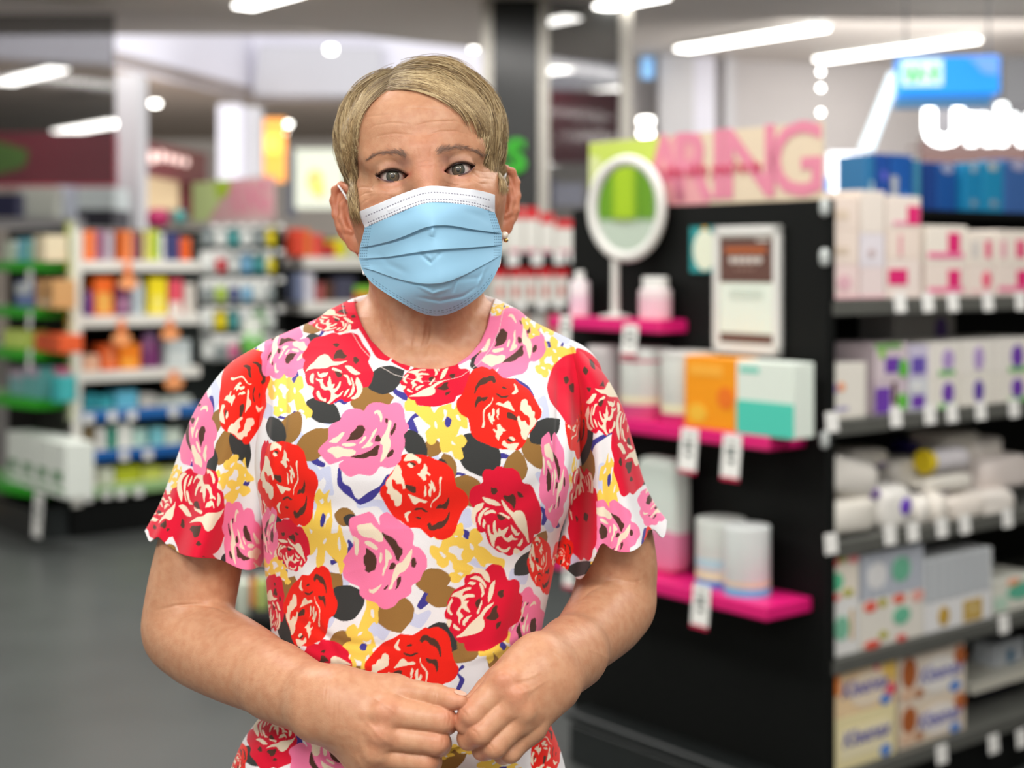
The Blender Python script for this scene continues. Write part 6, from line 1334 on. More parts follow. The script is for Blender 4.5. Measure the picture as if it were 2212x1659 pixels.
for c_, q_ in ((CR, '1188 867 1180 836 1194 790 1218 768 1242 762 1266 766 1266 850 1242 919 1226 919 1207 890'), (BR, '1216 815 1226 812 1230 822 1222 832'), (BR, '1228 832 1240 826 1240 850 1232 846'), (CR, '1242 748 1276 762 1312 800 1296 836 1262 838 1248 800'), (BR, '1262 790 1272 800 1266 812 1258 802'), (BR, '1272 772 1284 784 1286 800 1276 792'), (CR, '1232 1086 1262 1060 1288 1068 1290 1180 1264 1200 1242 1170'), (BR, '1242 1112 1250 1120 1246 1130'), (BR, '1262 1106 1272 1112 1268 1128 1260 1122')):
    LAY.append((c_, chaikin(pl(q_), 2)))
put(R2, 964, 1223, 1124, 1402, 88, 1, 1)
native(R1); native(O1); native(P1); native(P2); native(R2)
# the shapes are filled into a plain array of colours first, then every vertex of the cloth takes its colour from there
PX0, PY0, PRES, PW, PH_ = 280.0, 600.0, 2, 2360, 2400
INK = np.empty((PH_, PW, 3), np.float32); INK[:] = WH
for c, p in LAY:
    x = (p[:, 0] - PX0) * PRES - .5; y = (p[:, 1] - PY0) * PRES - .5
    x1, y1 = np.roll(x, -1), np.roll(y, -1)
    for r in range(max(0, int(math.ceil(y.min()))), min(PH_ - 1, int(y.max())) + 1):
        h = (y > r) != (y1 > r)
        if not h.any(): continue
        xc = np.sort(x[h] + (r - y[h]) * (x1[h] - x[h]) / (y1[h] - y[h]))
        for k in range(0, len(xc) - 1, 2):
            i0, i1 = max(0, int(math.ceil(xc[k]))), min(PW - 1, int(math.floor(xc[k + 1])))
            if i1 >= i0: INK[r, i0:i1 + 1] = c
INK = (INK + np.roll(INK, 1, 0)) / 2; INK = (INK + np.roll(INK, 1, 1)) / 2
def paint(uv, out=None):
    x = np.clip((uv[:, 0] - PX0) * PRES, 0, PW - 2); y = np.clip((uv[:, 1] - PY0) * PRES, 0, PH_ - 2)
    i, j = x.astype(int), y.astype(int); u, v = (x - i)[:, None], (y - j)[:, None]
    c = (INK[j, i] * (1 - u) + INK[j, i + 1] * u) * (1 - v) + (INK[j + 1, i] * (1 - u) + INK[j + 1, i + 1] * u) * v
    if out is not None: out[:] = c
    return c
def cloth_uv(P):
    uv = proj(P)
    uv[:, 1] = np.where(uv[:, 1] > 1660, 1660 - np.abs((uv[:, 1] - 1660 + 920) % 1840 - 920), uv[:, 1])
    return uv
# ------------------------------------------------------------------ dress
def fabric_material():
    m = bpy.data.materials.new('printed_viscose'); m.use_nodes = True
    nt = m.node_tree; b = nt.nodes['Principled BSDF']
    a = nt.nodes.new('ShaderNodeAttribute'); a.attribute_name = 'col'
    nt.links.new(a.outputs['Color'], b.inputs['Base Color'])
    b.inputs['Roughness'].default_value = 0.78
    b.inputs['Specular IOR Level'].default_value = 0.25
    b.inputs['Sheen Weight'].default_value = 0.12
    tc = nt.nodes.new('ShaderNodeTexCoord'); n = nt.nodes.new('ShaderNodeTexNoise'); n.inputs['Scale'].default_value = 900
    nt.links.new(tc.outputs['Object'], n.inputs['Vector'])
    bp = nt.nodes.new('ShaderNodeBump'); bp.inputs['Strength'].default_value = 0.12; bp.inputs['Distance'].default_value = 0.001
    nt.links.new(n.outputs[0], bp.inputs['Height']); nt.links.new(bp.outputs[0], b.inputs['Normal'])
    return m
FAB = fabric_material()
NECKLINE = np.array([(700, 560), (762, 630), (769, 668), (782, 702), (802, 735), (830, 765), (862, 784), (905, 796), (950, 797), (985, 788), (1015, 766), (1038, 738), (1052, 706), (1060, 668), (1075, 630), (1120, 560)], float)
NECKP = np.concatenate([NECKLINE, [(1120, 300), (700, 300)]])
def polysd(p, uv):
    d = np.full(len(uv), 1e9); ins = np.zeros(len(uv), bool)
    for a, b in zip(p, np.roll(p, -1, 0)):
        e = b - a; w = uv - a
        t = np.clip((w @ e) / (e @ e), 0, 1)
        q = w - t[:, None] * e
        d = np.minimum(d, (q * q).sum(1))
        if a[1] != b[1]:
            ins ^= ((a[1] > uv[:, 1]) != (b[1] > uv[:, 1])) & (uv[:, 0] < (b[0] - a[0]) * (uv[:, 1] - a[1]) / (b[1] - a[1]) + a[0])
    return np.where(ins, -1, 1) * np.sqrt(d)
def neck_cut(P):
    return np.maximum(polysd(NECKP, proj(P)) * P[:, 1] / FPX, P[:, 1] - 1.502)
def back_cut(P):
    return 1.424 - P[:, 2]
dress_root = Grp(torso_nodes(0.0) + [Leaf(back_cut, 's', 0.002), Leaf(neck_cut, 's', 0.0012)])
dxs = axis([(-0.30, 0.085, .0008), (0.085, 0.14, .003)])
dys = axis([(1.27, 1.345, .0020), (1.345, 1.45, .0010), (1.45, 1.48, .002), (1.48, 1.67, .004)])
dzs = axis([(0.49, 0.95, .004), (0.95, 1.435, .0008)])
_t = time.time()
DV, DF = mesh_sdf(dress_root, dxs, dys, dzs, reach=9.0)
print('dress', len(DV), 'in', round(time.time() - _t, 1))
DN = vnormals(DV, DF)
DUV0 = proj(DV)
front = DN[:, 1] < 0.2
fold = np.zeros(len(DV))
for s, w, a in (('600 770 598 880 590 1000 585 1090', 10, .0035), ('618 800 614 900 604 1010', 7, -.0025), ('1222 770 1226 880 1222 1000 1206 1120', 10, .0035), ('1206 800 1208 900 1200 1010', 7, -.0025),
                ('600 1010 680 1090 760 1110', 22, -.0022), ('1200 1010 1130 1080 1060 1110', 22, -.0022), ('700 1060 900 1130 1100 1060', 40, -.004), ('640 1200 700 1330 720 1440', 26, .003), ('760 1230 800 1340 815 1440', 26, -.0025),
                ('1130 1200 1080 1330 1050 1430', 26, .003), ('1010 1230 990 1330 975 1430', 24, -.002), ('610 1380 700 1420 820 1445', 12, .0022), ('1150 1350 1080 1400 1000 1430', 12, .0022), ('620 1330 740 1390 860 1400', 10, -.0015),
                ('655 1300 720 1400 735 1450', 9, -.002), ('570 1600 600 1640 610 1700', 14, .004), ('680 1600 700 1660 705 1740', 18, -.004), ('1130 1590 1150 1650 1160 1740', 16, -.004), ('900 1600 890 1700', 20, .004),
                ('785 705 830 790 905 822 985 810 1040 770 1075 700', 3.0, -.0006)):
    fold[front] += ridge(DUV0[front], s, w, a)
px, py = DUV0[:, 0], DUV0[:, 1]
drape = soft(py, 1520, 1700) * 0.006 * np.sin(px / 26.0 + 0.6 * np.sin(py / 90)) + soft(py, 1250, 1440) * (1 - soft(py, 1500, 1560)) * 0.0012 * np.sin(px / 15.0)
DV = DV + DN * (fold + drape)[:, None]
DV = smooth_mesh(DV, DF, 1, 0.5)
dcol = np.tile(WH, (len(DV), 1))
_t = time.time()
paint(cloth_uv(DV), dcol)
st = np.abs(polysd(NECKP, DUV0) - 27) < .8
dcol[st & front] = dcol[st & front] * .4 + .6 * np.array(lin((226, 214, 206))[:3])
print('paint', round(time.time() - _t, 1))
dress = mesh_np('dress', DV - PO, DF, FAB, person, colors=dcol)
dress['label'] = 'knee-length dress printed with red, pink and yellow flowers'

# flutter sleeves: a tapering tube per arm, flared and fluted towards the hem
def sleeve(rows, flutes, sag, nu=620, nv=360):
    rows = np.array(rows, float); t = np.linspace(0, 1, len(rows)); tv = np.linspace(0, 1, nv)
    def cr(col_):      # smooth interpolation of the outline rows
        y = rows[:, col_]; m = np.gradient(y, t); i = np.clip(np.searchsorted(t, tv, side='right') - 1, 0, len(t) - 2); h = t[1] - t[0]; u = (tv - t[i]) / h
        return (2*u**3-3*u**2+1)*y[i] + (u**3-2*u**2+u)*h*m[i] + (-2*u**3+3*u**2)*y[i+1] + (u**3-u**2)*h*m[i+1]
    xl, yl, xr, yr, dc, rf = [cr(k) for k in range(6)]
    # angle: 0 = right edge, pi/2 = towards the camera, pi = left edge
    th = np.concatenate([np.linspace(-0.25, math.pi + 0.25, nu, endpoint=False), np.linspace(math.pi + 0.25, 2 * math.pi - 0.25, nu // 5, endpoint=False)])
    TH, TV = np.meshgrid(th, tv)
    f = lambda a: a[:, None]
    c, s_ = np.cos(TH), np.sin(TH)
    amp = 0
    for n, ph, a, pw in flutes: amp = amp + a * TV ** pw * np.sin(n * TH + ph)
    rr = 1 + amp
    u = (c * (1 + amp * 0.5 * (1 - np.abs(c) ** 6)) + 1) / 2
    X = f(xl) + (f(xr) - f(xl)) * u
    Y = f(yl) + (f(yr) - f(yl)) * u
    sg = 0
    for a0, wd, am in sag: sg = sg + am * np.exp(-((TH - a0) / wd) ** 2)
    Y = Y + sg * TV ** 3
    D = f(dc) - f(rf) * s_ * rr
    V = np.stack([(X - FW / 2) / FPX * D, D, EYE - (Y - HOR) / FPX * D], -1)
    # keep the outline at its own depth
    n1, n0 = V.shape[0], V.shape[1]
    V = V.reshape(-1, 3)
    i, j = np.meshgrid(np.arange(n1 - 1), np.arange(n0), indexing='ij'); j2 = (j + 1) % n0
    F = np.stack([i * n0 + j, i * n0 + j2, (i + 1) * n0 + j2, (i + 1) * n0 + j], -1).reshape(-1, 4)
    return V, F
rowsL = [(556, 748, 600, 742, 1.490, .026), (498, 784, 602, 792, 1.488, .047), (453, 836, 601, 856, 1.486, .056), (412, 905, 599, 930, 1.483, .060), (378, 1000, 595, 1020, 1.481, .064), (346, 1085, 588, 1120, 1.480, .068), (312, 1148, 574, 1226, 1.478, .072)]
rowsR = [(1226, 742, 1266, 766, 1.486, .026), (1229, 792, 1308, 812, 1.485, .046), (1235, 856, 1343, 876, 1.484, .055), (1239, 930, 1366, 950, 1.484, .059), (1234, 1020, 1390, 1035, 1.484, .062), (1219, 1120, 1416, 1090, 1.484, .066), (1197, 1210, 1441, 1124, 1.484, .070)]
for nm, rows, fl_, sg, lab in (
    ('sleeve', rowsL, [(4, 0.9, .12, 1.4), (7, 2.2, .13, 1.8), (11, 0.4, .02, 2.5)], [(1.9, 0.55, 26), (0.9, 0.35, 18), (2.75, .16, 16), (2.45, .1, -6)], None),
    ('sleeve', rowsR, [(4, 2.0, .12, 1.4), (7, 0.6, .14, 1.8), (11, 1.4, .02, 2.5)], [(2.2, 0.40, 60), (1.2, 0.40, 40), (0.35, .18, 34), (1.72, .12, -20)], None)):
    V, F = sleeve(rows, fl_, sg)
    c = np.tile(WH, (len(V), 1)); uv = cloth_uv(V); paint(uv, c)
    N = vnormals(V, F)
    n = len(V)
    # cloth has a thickness: inner face 1 mm in, closed at the hem
    cen = np.array([np.mean(V[:, 0]), np.mean(V[:, 1]), 0]); sgn = np.sign(((V - cen) * N)[:, :2].sum())
    Vi = V - N * sgn * 0.0012
    nv_, nu_ = 360, 620 + 124
    b0 = np.arange(nu_) + (nv_ - 1) * nu_; b1 = np.roll(b0, -1)
    rim = np.stack([b0, b1, b1 + n, b0 + n], 1)
    o = mesh_np('sleeve', np.concatenate([V, Vi]) - PO, np.concatenate([F, F[:, ::-1] + n, rim]), FAB, None, colors=np.concatenate([c, c]))
    o.parent = dress
# belt of the same cloth, lying slantwise over the hips, with a gold ring
def belt():
    nu_, nv_ = 900, 26
    th = np.linspace(0, 2 * math.pi, nu_, endpoint=False)
    V = []
    for v in np.linspace(-1, 1, nv_):
        zc = 1.006 + 0.042 * np.cos(th) ** 2 + v * 0.0092
        xl, xr, yf, yb = _ti(zc, _txl), _ti(zc, _txr), _ti(zc, TOR[:, 3]), _ti(zc, TOR[:, 4])
        cx, a = (xl + xr) / 2, (xr - xl) / 2 + 0.0035; cy = yf + (yb - yf) * .52
        b = np.where(np.sin(th) > 0, cy - yf, yb - cy) + 0.0040
        e = 2 / 2.35
        V.append(np.stack([cx + a * np.sign(np.cos(th)) * np.abs(np.cos(th)) ** e, cy - b * np.sign(np.sin(th)) * np.abs(np.sin(th)) ** e, zc], 1))
    V = np.concatenate(V); i, j = np.meshgrid(np.arange(nv_ - 1), np.arange(nu_), indexing='ij'); j2 = (j + 1) % nu_
    F = np.stack([i * nu_ + j, (i + 1) * nu_ + j, (i + 1) * nu_ + j2, i * nu_ + j2], -1).reshape(-1, 4)
    n = len(V); N = vnormals(V, F); cen = V.mean(0); sg = np.sign((((V - cen) * N)[:, :2]).sum())
    e0 = np.arange(nu_); e1 = np.roll(e0, -1); t0 = e0 + (nv_ - 1) * nu_; t1 = e1 + (nv_ - 1) * nu_
    Vi = V - N * sg * 0.0022
    c = np.tile(WH, (n, 1)); uv = cloth_uv(V); uv[:, 1] -= 12; paint(uv, c)
    return np.concatenate([V, Vi]), np.concatenate([F, F[:, ::-1] + n, np.stack([e0, e1, e1 + n, e0 + n], 1), np.stack([t0, t0 + n, t1 + n, t1], 1)]), np.concatenate([c, c])
BV, BF, BC = belt()
bo = mesh_np('belt', BV - PO, BF, FAB, None, colors=BC); bo.parent = dress
GOLD = mat('gold', (222, 184, 110), 0.22, 1.0)
def torus(c, R, r, ax, n=40, m=12):
    ax = np.array(ax, float) / np.linalg.norm(ax); u = np.cross(ax, (0, 0, 1)); u /= np.linalg.norm(u); v = np.cross(ax, u)
    a = np.linspace(0, 2 * math.pi, n, endpoint=False)[:, None]; b = np.linspace(0, 2 * math.pi, m, endpoint=False)[None]
    ra = R + r * np.cos(b)
    V = np.array(c) + (ra * np.cos(a))[..., None] * u + (ra * np.sin(a))[..., None] * v + (r * np.sin(b) + 0 * a)[..., None] * ax
    V = V.reshape(-1, 3); i, j = np.meshgrid(np.arange(n), np.arange(m), indexing='ij')
    F = np.stack([i * m + j, ((i + 1) % n) * m + j, ((i + 1) % n) * m + (j + 1) % m, i * m + (j + 1) % m], -1).reshape(-1, 4)
    return V, F
bk, bf = torus(pt(768, 1632, 1.352), 0.0125, 0.0022, (0.15, -1, 0.1))
bko = mesh_np('belt_ring', bk - PO, bf, GOLD, None); bko.parent = dress
# ------------------------------------------------------------------ eyes, brows, lashes
def strands(paths, rad, colors, sides=3, taper=0.25):
    """tapering hairs: paths (n, k, 3), radius (n,), colours (n, k, 3) -> vertices, quads, colours"""
    n, k, _ = paths.shape
    tan = np.gradient(paths, axis=1); tan /= np.linalg.norm(tan, axis=2)[..., None] + 1e-9
    ref = np.tile(np.array([0.31, 0.77, 0.55]), (n, k, 1))
    u = np.cross(tan, ref); u /= np.linalg.norm(u, axis=2)[..., None] + 1e-9
    v = np.cross(tan, u)
    tt = np.linspace(0, 1, k)
    prof = (0.75 + 0.6 * np.sin(np.pi * np.clip(tt * .9 + .1, 0, 1))) * (1 - (1 - taper) * tt ** 3)
    V = []
    for s in range(sides):
        a = 2 * math.pi * s / sides
        V.append(paths + (u * math.cos(a) + v * math.sin(a)) * (rad[:, None] * prof[None])[..., None])
    V = np.stack(V, 2).reshape(-1, 3)                     # n, k, sides
    i, j, s = np.meshgrid(np.arange(n), np.arange(k - 1), np.arange(sides), indexing='ij')
    b = (i * k + j) * sides; s2 = (s + 1) % sides
    F = np.stack([b + s, b + s2, b + sides + s2, b + sides + s], -1).reshape(-1, 4)
    Cc = np.repeat(colors[:, :, None], sides, 2).reshape(-1, 3)
    return V, F, Cc
def col_material(name, rough, spec=0.5, coat=0.0, aniso=0.0):
    m = bpy.data.materials.new(name); m.use_nodes = True
    nt = m.node_tree; b = nt.nodes['Principled BSDF']
    a = nt.nodes.new('ShaderNodeAttribute'); a.attribute_name = 'col'
    nt.links.new(a.outputs['Color'], b.inputs['Base Color'])
    b.inputs['Roughness'].default_value = rough; b.inputs['Specular IOR Level'].default_value = spec
    b.inputs['Coat Weight'].default_value = coat; b.inputs['Coat Roughness'].default_value = 0.0
    return m
EYEM = col_material('eye', 0.10, 0.6, 1.0); HAIRM = col_material('hair', 0.42, 0.45)
for s in (-1, 1):
    c = hw((EYES[s][0], EYES[s][1], EYES[s][2]))
    g = np.array([0, 0, EYE]) - c; g /= np.linalg.norm(g)
    a = np.cross(g, (0, 0, 1)); a /= np.linalg.norm(a); b_ = np.cross(a, g)
    na, nb = 110, 96
    al = np.concatenate([np.linspace(0, .62, 70), np.linspace(.64, math.pi, na - 70)])[:, None]; be = np.linspace(0, 2 * math.pi, nb, endpoint=False)[None]
    rad = 0.0122 + 0.0011 * np.exp(-(al / .36) ** 4)
    V = c + (rad * np.cos(al) + 0 * be)[..., None] * g + (rad * np.sin(al) * np.cos(be))[..., None] * a + (rad * np.sin(al) * np.sin(be))[..., None] * b_
    AL = np.repeat(al, nb, 1); BE = np.repeat(be, na, 0); R_ = AL * .0122
    cc = np.zeros((na, nb, 3)); cc[:] = np.array(lin((198, 186, 178))[:3])
    def put_(m, rgb): cc[:] = cc + (np.array(lin(rgb)[:3]) - cc) * np.clip(m, 0, 1)[..., None]
    put_(soft(R_, .0085, .012) * .5, (214, 160, 150))
    st = 0.5 + 0.5 * np.sin(BE * 37 + 3 * np.sin(BE * 11)) * np.sin(BE * 61 + 1)
    ir = 1 - soft(R_, .0061, .0065)
    put_(ir, (74, 75, 68)); put_(ir * st * .45 * soft(R_, .0018, .004), (108, 106, 92)); put_(ir * (1 - soft(R_, .0020, .0034)) * .7, (110, 92, 62))
    put_(np.exp(-((R_ - .0060) / .0007) ** 2) * .85, (44, 46, 48)); put_(1 - soft(R_, .0017, .0020), (8, 8, 8))
    i, j = np.meshgrid(np.arange(na - 1), np.arange(nb), indexing='ij'); j2 = (j + 1) % nb
    F = np.stack([i * nb + j, i * nb + j2, (i + 1) * nb + j2, (i + 1) * nb + j], -1).reshape(-1, 4)
    mesh_np('eye', V.reshape(-1, 3) - PO, F, EYEM, person, colors=cc.reshape(-1, 3))
    # lashes along the lid margins
    P, Rr, Cl = [], [], []; LIDT = []
    for up_ in (True, False):          # dark rim of the lids
        us = np.linspace(-.80, .98, 6) if up_ else np.linspace(.0, .95, 6); tp = []
        for u in us:
            zz = 0.0057 * (1 - abs(u) ** 2.1) - 0.0004 + 0.0014 * u if up_ else -0.0055 * (1 - abs(u) ** 2.4) + 0.0002 + 0.0012 * u
            yy = EYES[s][1] - math.sqrt(max(.0142 ** 2 - (u * .0150) ** 2 * .9 - zz * zz, 1e-6))
            tp.append(hw((EYES[s][0] + s * u * .0150, yy, zz)))
        tp = np.array(tp); tq = np.stack([np.interp(np.linspace(0, 5, 24), np.arange(6), tp[:, k_]) for k_ in range(3)], 1)
        for _ in range(4): tq[1:-1] = tq[1:-1] * .4 + (tq[:-2] + tq[2:]) * .3
        LIDT.append((tq, .00088 if up_ else .00026, (40, 28, 26) if up_ else (82, 68, 88)))
    for n_, upper in ((130, True), (30, False)):
        for q in range(n_):
            u = rng.uniform(-.75, .98) if upper else rng.uniform(-.1, .9)
            up = 0.0057 * (1 - abs(u) ** 2.1) - 0.0004 + 0.0014 * u if upper else -0.0055 * (1 - abs(u) ** 2.4) + 0.0002 + 0.0012 * u
            x = EYES[s][0] + s * u * .0150; z = up + (.0002 if upper else -.0004)
            y = EYES[s][1] - math.sqrt(max(.0141 ** 2 - (u * .0150) ** 2 * .9 - z * z, 1e-6))
            L_ = rng.uniform(.0024, .0044) if upper else rng.uniform(.0010, .0020)
            dx = s * (.25 + .75 * max(u, -.2)) ; pts = []
            for t in np.linspace(0, 1, 6):
                if upper: pts.append(hw((x + dx * L_ * .75 * t, y - L_ * .75 * t * (1 - .3 * t), z + L_ * (.55 * t * t - .12 * t))))
                else: pts.append(hw((x + dx * L_ * .6 * t, y - L_ * .35 * t, z - L_ * .6 * t)))
            P.append(pts); Rr.append(.00011 if upper else .00008); Cl.append(np.tile(lin((38, 28, 26))[:3], (6, 1)))
    V, F, Cc = strands(np.array(P), np.array(Rr), np.array(Cl))
    for tq, r_, c_ in LIDT:
        v2, f2, c2 = strands(tq[None], np.array([r_]), np.tile(lin(c_)[:3], (1, 24, 1)), sides=6, taper=.4); F = np.concatenate([F, f2 + len(V)]); V = np.concatenate([V, v2]); Cc = np.concatenate([Cc, c2])
    mesh_np('eyelashes', V - PO, F, HAIRM, person, colors=Cc)
for nm, cur, flow in (('eyebrow', '880 341 872 334 858 330 842 329 822 331 806 336 794 345', -1), ('eyebrow', '942 333 950 325 966 321 984 318 1004 318 1024 324 1041 336', 1)):
    cv = pl(cur); L = np.concatenate([[0], np.cumsum(np.linalg.norm(np.diff(cv, axis=0), axis=1))]); L /= L[-1]
    P, Rr, Cl = [], [], []
    for q in range(300):
        t = rng.random() ** 1.15; w = 7.5 * (1 - .75 * t) + 1.2
        x = np.interp(t, L, cv[:, 0]); y = np.interp(t, L, cv[:, 1]); dx = np.interp(min(t + .08, 1), L, cv[:, 0]) - np.interp(max(t - .08, 0), L, cv[:, 0]); dy = np.interp(min(t + .08, 1), L, cv[:, 1]) - np.interp(max(t - .08, 0), L, cv[:, 1])
        nn = math.hypot(dx, dy); dx, dy = dx / nn, dy / nn
        o = rng.normal(0, .42) * w; x -= dy * o * flow; y += dx * o * flow
        le = rng.uniform(7, 14) * (1 - .4 * t); up_ = (1 - t) * .7 * (1 if o * 1 > -w else 0)
        ex, ey = x + dx * le + 0, y + dy * le - up_ * le * .8
        pts = []
        for k_ in range(5):
            u = k_ / 4; l, n0 = hit(x + (ex - x) * u, y + (ey - y) * u)
            if l is None: break
            pts.append(l + n0 * (.0001 + .0009 * math.sin(math.pi * u * .8)))
        if len(pts) < 5: continue
        P.append(pts); Rr.append(rng.uniform(.00005, .00009)); k2 = rng.uniform(0, 1)
        Cl.append(np.tile(np.array(lin((138 + 34 * k2, 112 + 30 * k2, 98 + 28 * k2))[:3]), (5, 1)))
    V, F, Cc = strands(np.array(P), np.array(Rr), np.array(Cl))
    mesh_np(nm, V - PO, F, HAIRM, person, colors=Cc)

# ------------------------------------------------------------------ surgical mask
def mc(s): return pl(s) * .18686 + (760, 390)
K0 = mc('70 365 300 270 550 160 780 80 870 55 1000 60 1300 90 1500 115 1655 165')
K1 = mc('150 545 400 440 600 350 800 270 900 250 1100 255 1400 290 1655 372')
K2 = mc('92 775 195 765 500 690 700 610 850 535 1000 515 1150 520 1400 570 1670 605 1736 612')
K3 = mc('82 905 400 890 700 840 1000 800 1300 785 1740 748')
K4 = mc('112 1010 240 1030 400 1100 600 1160 800 1200 950 1205 1100 1185 1300 1100 1500 990 1732 862')
K5 = mc('150 1085 150 1120 250 1210 400 1310 550 1400 700 1490 850 1560 980 1580 1100 1560 1250 1500 1400 1400 1520 1310 1600 1200 1680 1060 1705 985')
def resamp(p, n):
    L = np.concatenate([[0], np.cumsum(np.linalg.norm(np.diff(p, axis=0), axis=1))]); L /= L[-1]
    t = np.linspace(0, 1, n); q = np.stack([np.interp(t, L, p[:, 0]), np.interp(t, L, p[:, 1])], 1)
    for _ in range(14): q[1:-1] = q[1:-1] * .5 + (q[:-2] + q[2:]) * .25
    return q
MU = 520
Ks = [resamp(k, 60) for k in (K0, K1, K2, K3, K4, K5)]
def fine(p): t = np.linspace(0, 1, 60); u = np.linspace(0, 1, MU); return np.stack([np.interp(u, t, p[:, 0]), np.interp(u, t, p[:, 1])], 1)
Ks = [fine(k) for k in Ks]
for k in Ks:
    for _ in range(60): k[1:-1] = k[1:-1] * .5 + (k[:-2] + k[2:]) * .25
NS = [70, 90, 62, 74, 110]
rows_, seg_, vv_ = [], [], []
for q, n in enumerate(NS):
    for v in np.linspace(0, 1, n, endpoint=(q == 4)):
        rows_.append(Ks[q] * (1 - v) + Ks[q + 1] * v); seg_.append(q); vv_.append(v)
MG = np.array(rows_); seg_ = np.array(seg_)[:, None]; vv_ = np.array(vv_)[:, None]
prof_z = np.array([-.135, -.125, -.115, -.102, -.085, -.066, -.050, -.036, -.022, -.010, 0.01]); prof_y = np.array([-.070, -.086, -.100, -.1095, -.1130, -.1150, -.1195, -.1185, -.1085, -.0985, -.094])
zf = np.linspace(-.135, .01, 400); yf_ = np.interp(zf, prof_z, prof_y)
for _ in range(500): yf_[1:-1] = yf_[1:-1] * .5 + (yf_[:-2] + yf_[2:]) * .25
prof_z, prof_y = zf, yf_
dep = np.full(MG.shape[:2], 1.36)
for _ in range(9):
    Pw = np.stack([(MG[..., 0] - FW / 2) / FPX * dep, dep, EYE - (MG[..., 1] - HOR) / FPX * dep], -1)
    Lc = hl(Pw)
    p = np.interp(Lc[..., 2], prof_z, prof_y); ax_ = (np.sqrt(Lc[..., 0] ** 2 + .0030 ** 2) - .0030) / .071
    yt = p + (-.036 - p) * (.86 * np.clip(ax_, 0, 1.2) ** 1.75 + .14 * np.clip(ax_, 0, 1.2) ** .8)
    dep = dep + (yt - Lc[..., 1]) * hey[1]
# never inside the face: the cloth lies at least 1.5 mm in front of the skin
gi, gj = np.linspace(0, MG.shape[0] - 1, 56).astype(int), np.linspace(0, MU - 1, 64).astype(int)
cl_ = np.full((56, 64), 9.0)
for a_, i_ in enumerate(gi):
    for b_2, j_ in enumerate(gj):
        l, n0 = hit(*MG[i_, j_])
        if l is not None: cl_[a_, b_2] = l[1] - .0022
dd = dep[np.ix_(gi, gj)]; push = np.minimum(cl_ - dd, 0)
for _ in range(8):
    sp = push.copy(); sp[1:-1, 1:-1] = (push[:-2, 1:-1] + push[2:, 1:-1] + push[1:-1, :-2] + push[1:-1, 2:] + 2 * push[1:-1, 1:-1]) / 6; push = np.minimum(sp, np.minimum(cl_ - dd, 0))
tmp = np.stack([np.interp(np.arange(MU), gj, r_) for r_ in push])
dep = dep + np.stack([np.interp(np.arange(MG.shape[0]), gi, tmp[:, c_]) for c_ in range(MU)], 1)
U = np.linspace(0, 1, MU)[None]
side = np.clip(np.minimum(U, 1 - U) / .045, 0, 1)
pl_h = np.where(seg_ >= 1, .0026, 0) * side * np.where(seg_ == 4, 0.35, 1)
off = -pl_h * (vv_ ** 1.3) + np.where((seg_ >= 2), .0012 * (1 - vv_) * side, 0)
# small tents and creases pressed by nose and lips
bump = (ridge(MG.reshape(-1, 2), '935 488 934 500 932 512', 6, -.0020) + ridge(MG.reshape(-1, 2), '905 545 930 566 955 545', 5, .0016) + ridge(MG.reshape(-1, 2), '915 550 932 562 950 550', 5, -.001) + ridge(MG.reshape(-1, 2), '900 616 935 634 975 622', 4, -.0012)
    + ridge(MG.reshape(-1, 2), '900 642 950 650 1000 640 1030 620', 4, .0014) + ridge(MG.reshape(-1, 2), '990 600 982 618 978 634', 3.5, .0012) + ridge(MG.reshape(-1, 2), '1050 575 1040 600 1030 622', 4, -.0012) + ridge(MG.reshape(-1, 2), '815 545 840 570 880 590', 7, .0010)
    + ridge(MG.reshape(-1, 2), '850 460 880 452 905 444', 7, -.0008) + ridge(MG.reshape(-1, 2), '1000 455 1040 468 1060 482', 8, .0009) + ridge(MG.reshape(-1, 2), '815 625 870 655 910 672', 3, -.0006) + ridge(MG.reshape(-1, 2), '985 605 1030 600 1060 580', 6, .0009)).reshape(dep.shape)
wire = -.0006 * np.exp(-((vv_ - .58) / .10) ** 2) * (seg_ == 0) * (U > .2) * (U < .86)
lowf = .0009 * np.sin(MG[..., 0] / 21 + MG[..., 1] / 34) * np.sin(MG[..., 1] / 17 - MG[..., 0] / 55) * side * (seg_ >= 1)
off = off + bump + wire + lowf
dep2 = dep + off
PM = np.stack([(MG[..., 0] - FW / 2) / FPX * dep2, dep2, EYE - (MG[..., 1] - HOR) / FPX * dep2], -1)
WB, BB = np.array(lin((232, 236, 244))[:3]), np.array(lin((156, 206, 236))[:3])
MCc = np.where((seg_ == 0)[..., None], WB, BB) * np.ones(MG.shape[:2] + (1,))
Larc = np.cumsum(np.concatenate([[0], np.linalg.norm(np.diff(Ks[0], axis=0), axis=1)]))[None]
def dots(line, per, w, ph=0): return line * (np.sin((Larc + ph) / per * 2 * math.pi) > -.25)
dm = np.zeros(MG.shape[:2])
hb = np.linalg.norm(Ks[1] - Ks[0], axis=1)[None]      # band height in rows
for fr in (.40, .80, .955): dm = np.maximum(dm, dots((np.abs(vv_ - fr) * hb < 1.15) & (seg_ == 0) & (U > .035) & (U < .965), 6.4, 0, fr * 3))
h5 = np.linalg.norm(Ks[5] - Ks[4], axis=1)[None]
for o_ in (6, 11): dm = np.maximum(dm, .75 * dots((np.abs((1 - vv_) * h5 - o_) < .9) & (seg_ == 4) & (U > .06) & (U < .92), 7.5, 0))
du = np.minimum(Larc, Larc[:, -1:] - Larc)
rowp = (np.sin(MG[..., 1] / 6.0 * 2 * math.pi) > -.1)
for o_ in (3.0, 7.2, 11.4, 15.6): dm = np.maximum(dm, .7 * ((np.abs(du - o_) < 1.25) & rowp & (seg_ >= 1) & (seg_ <= 2)))
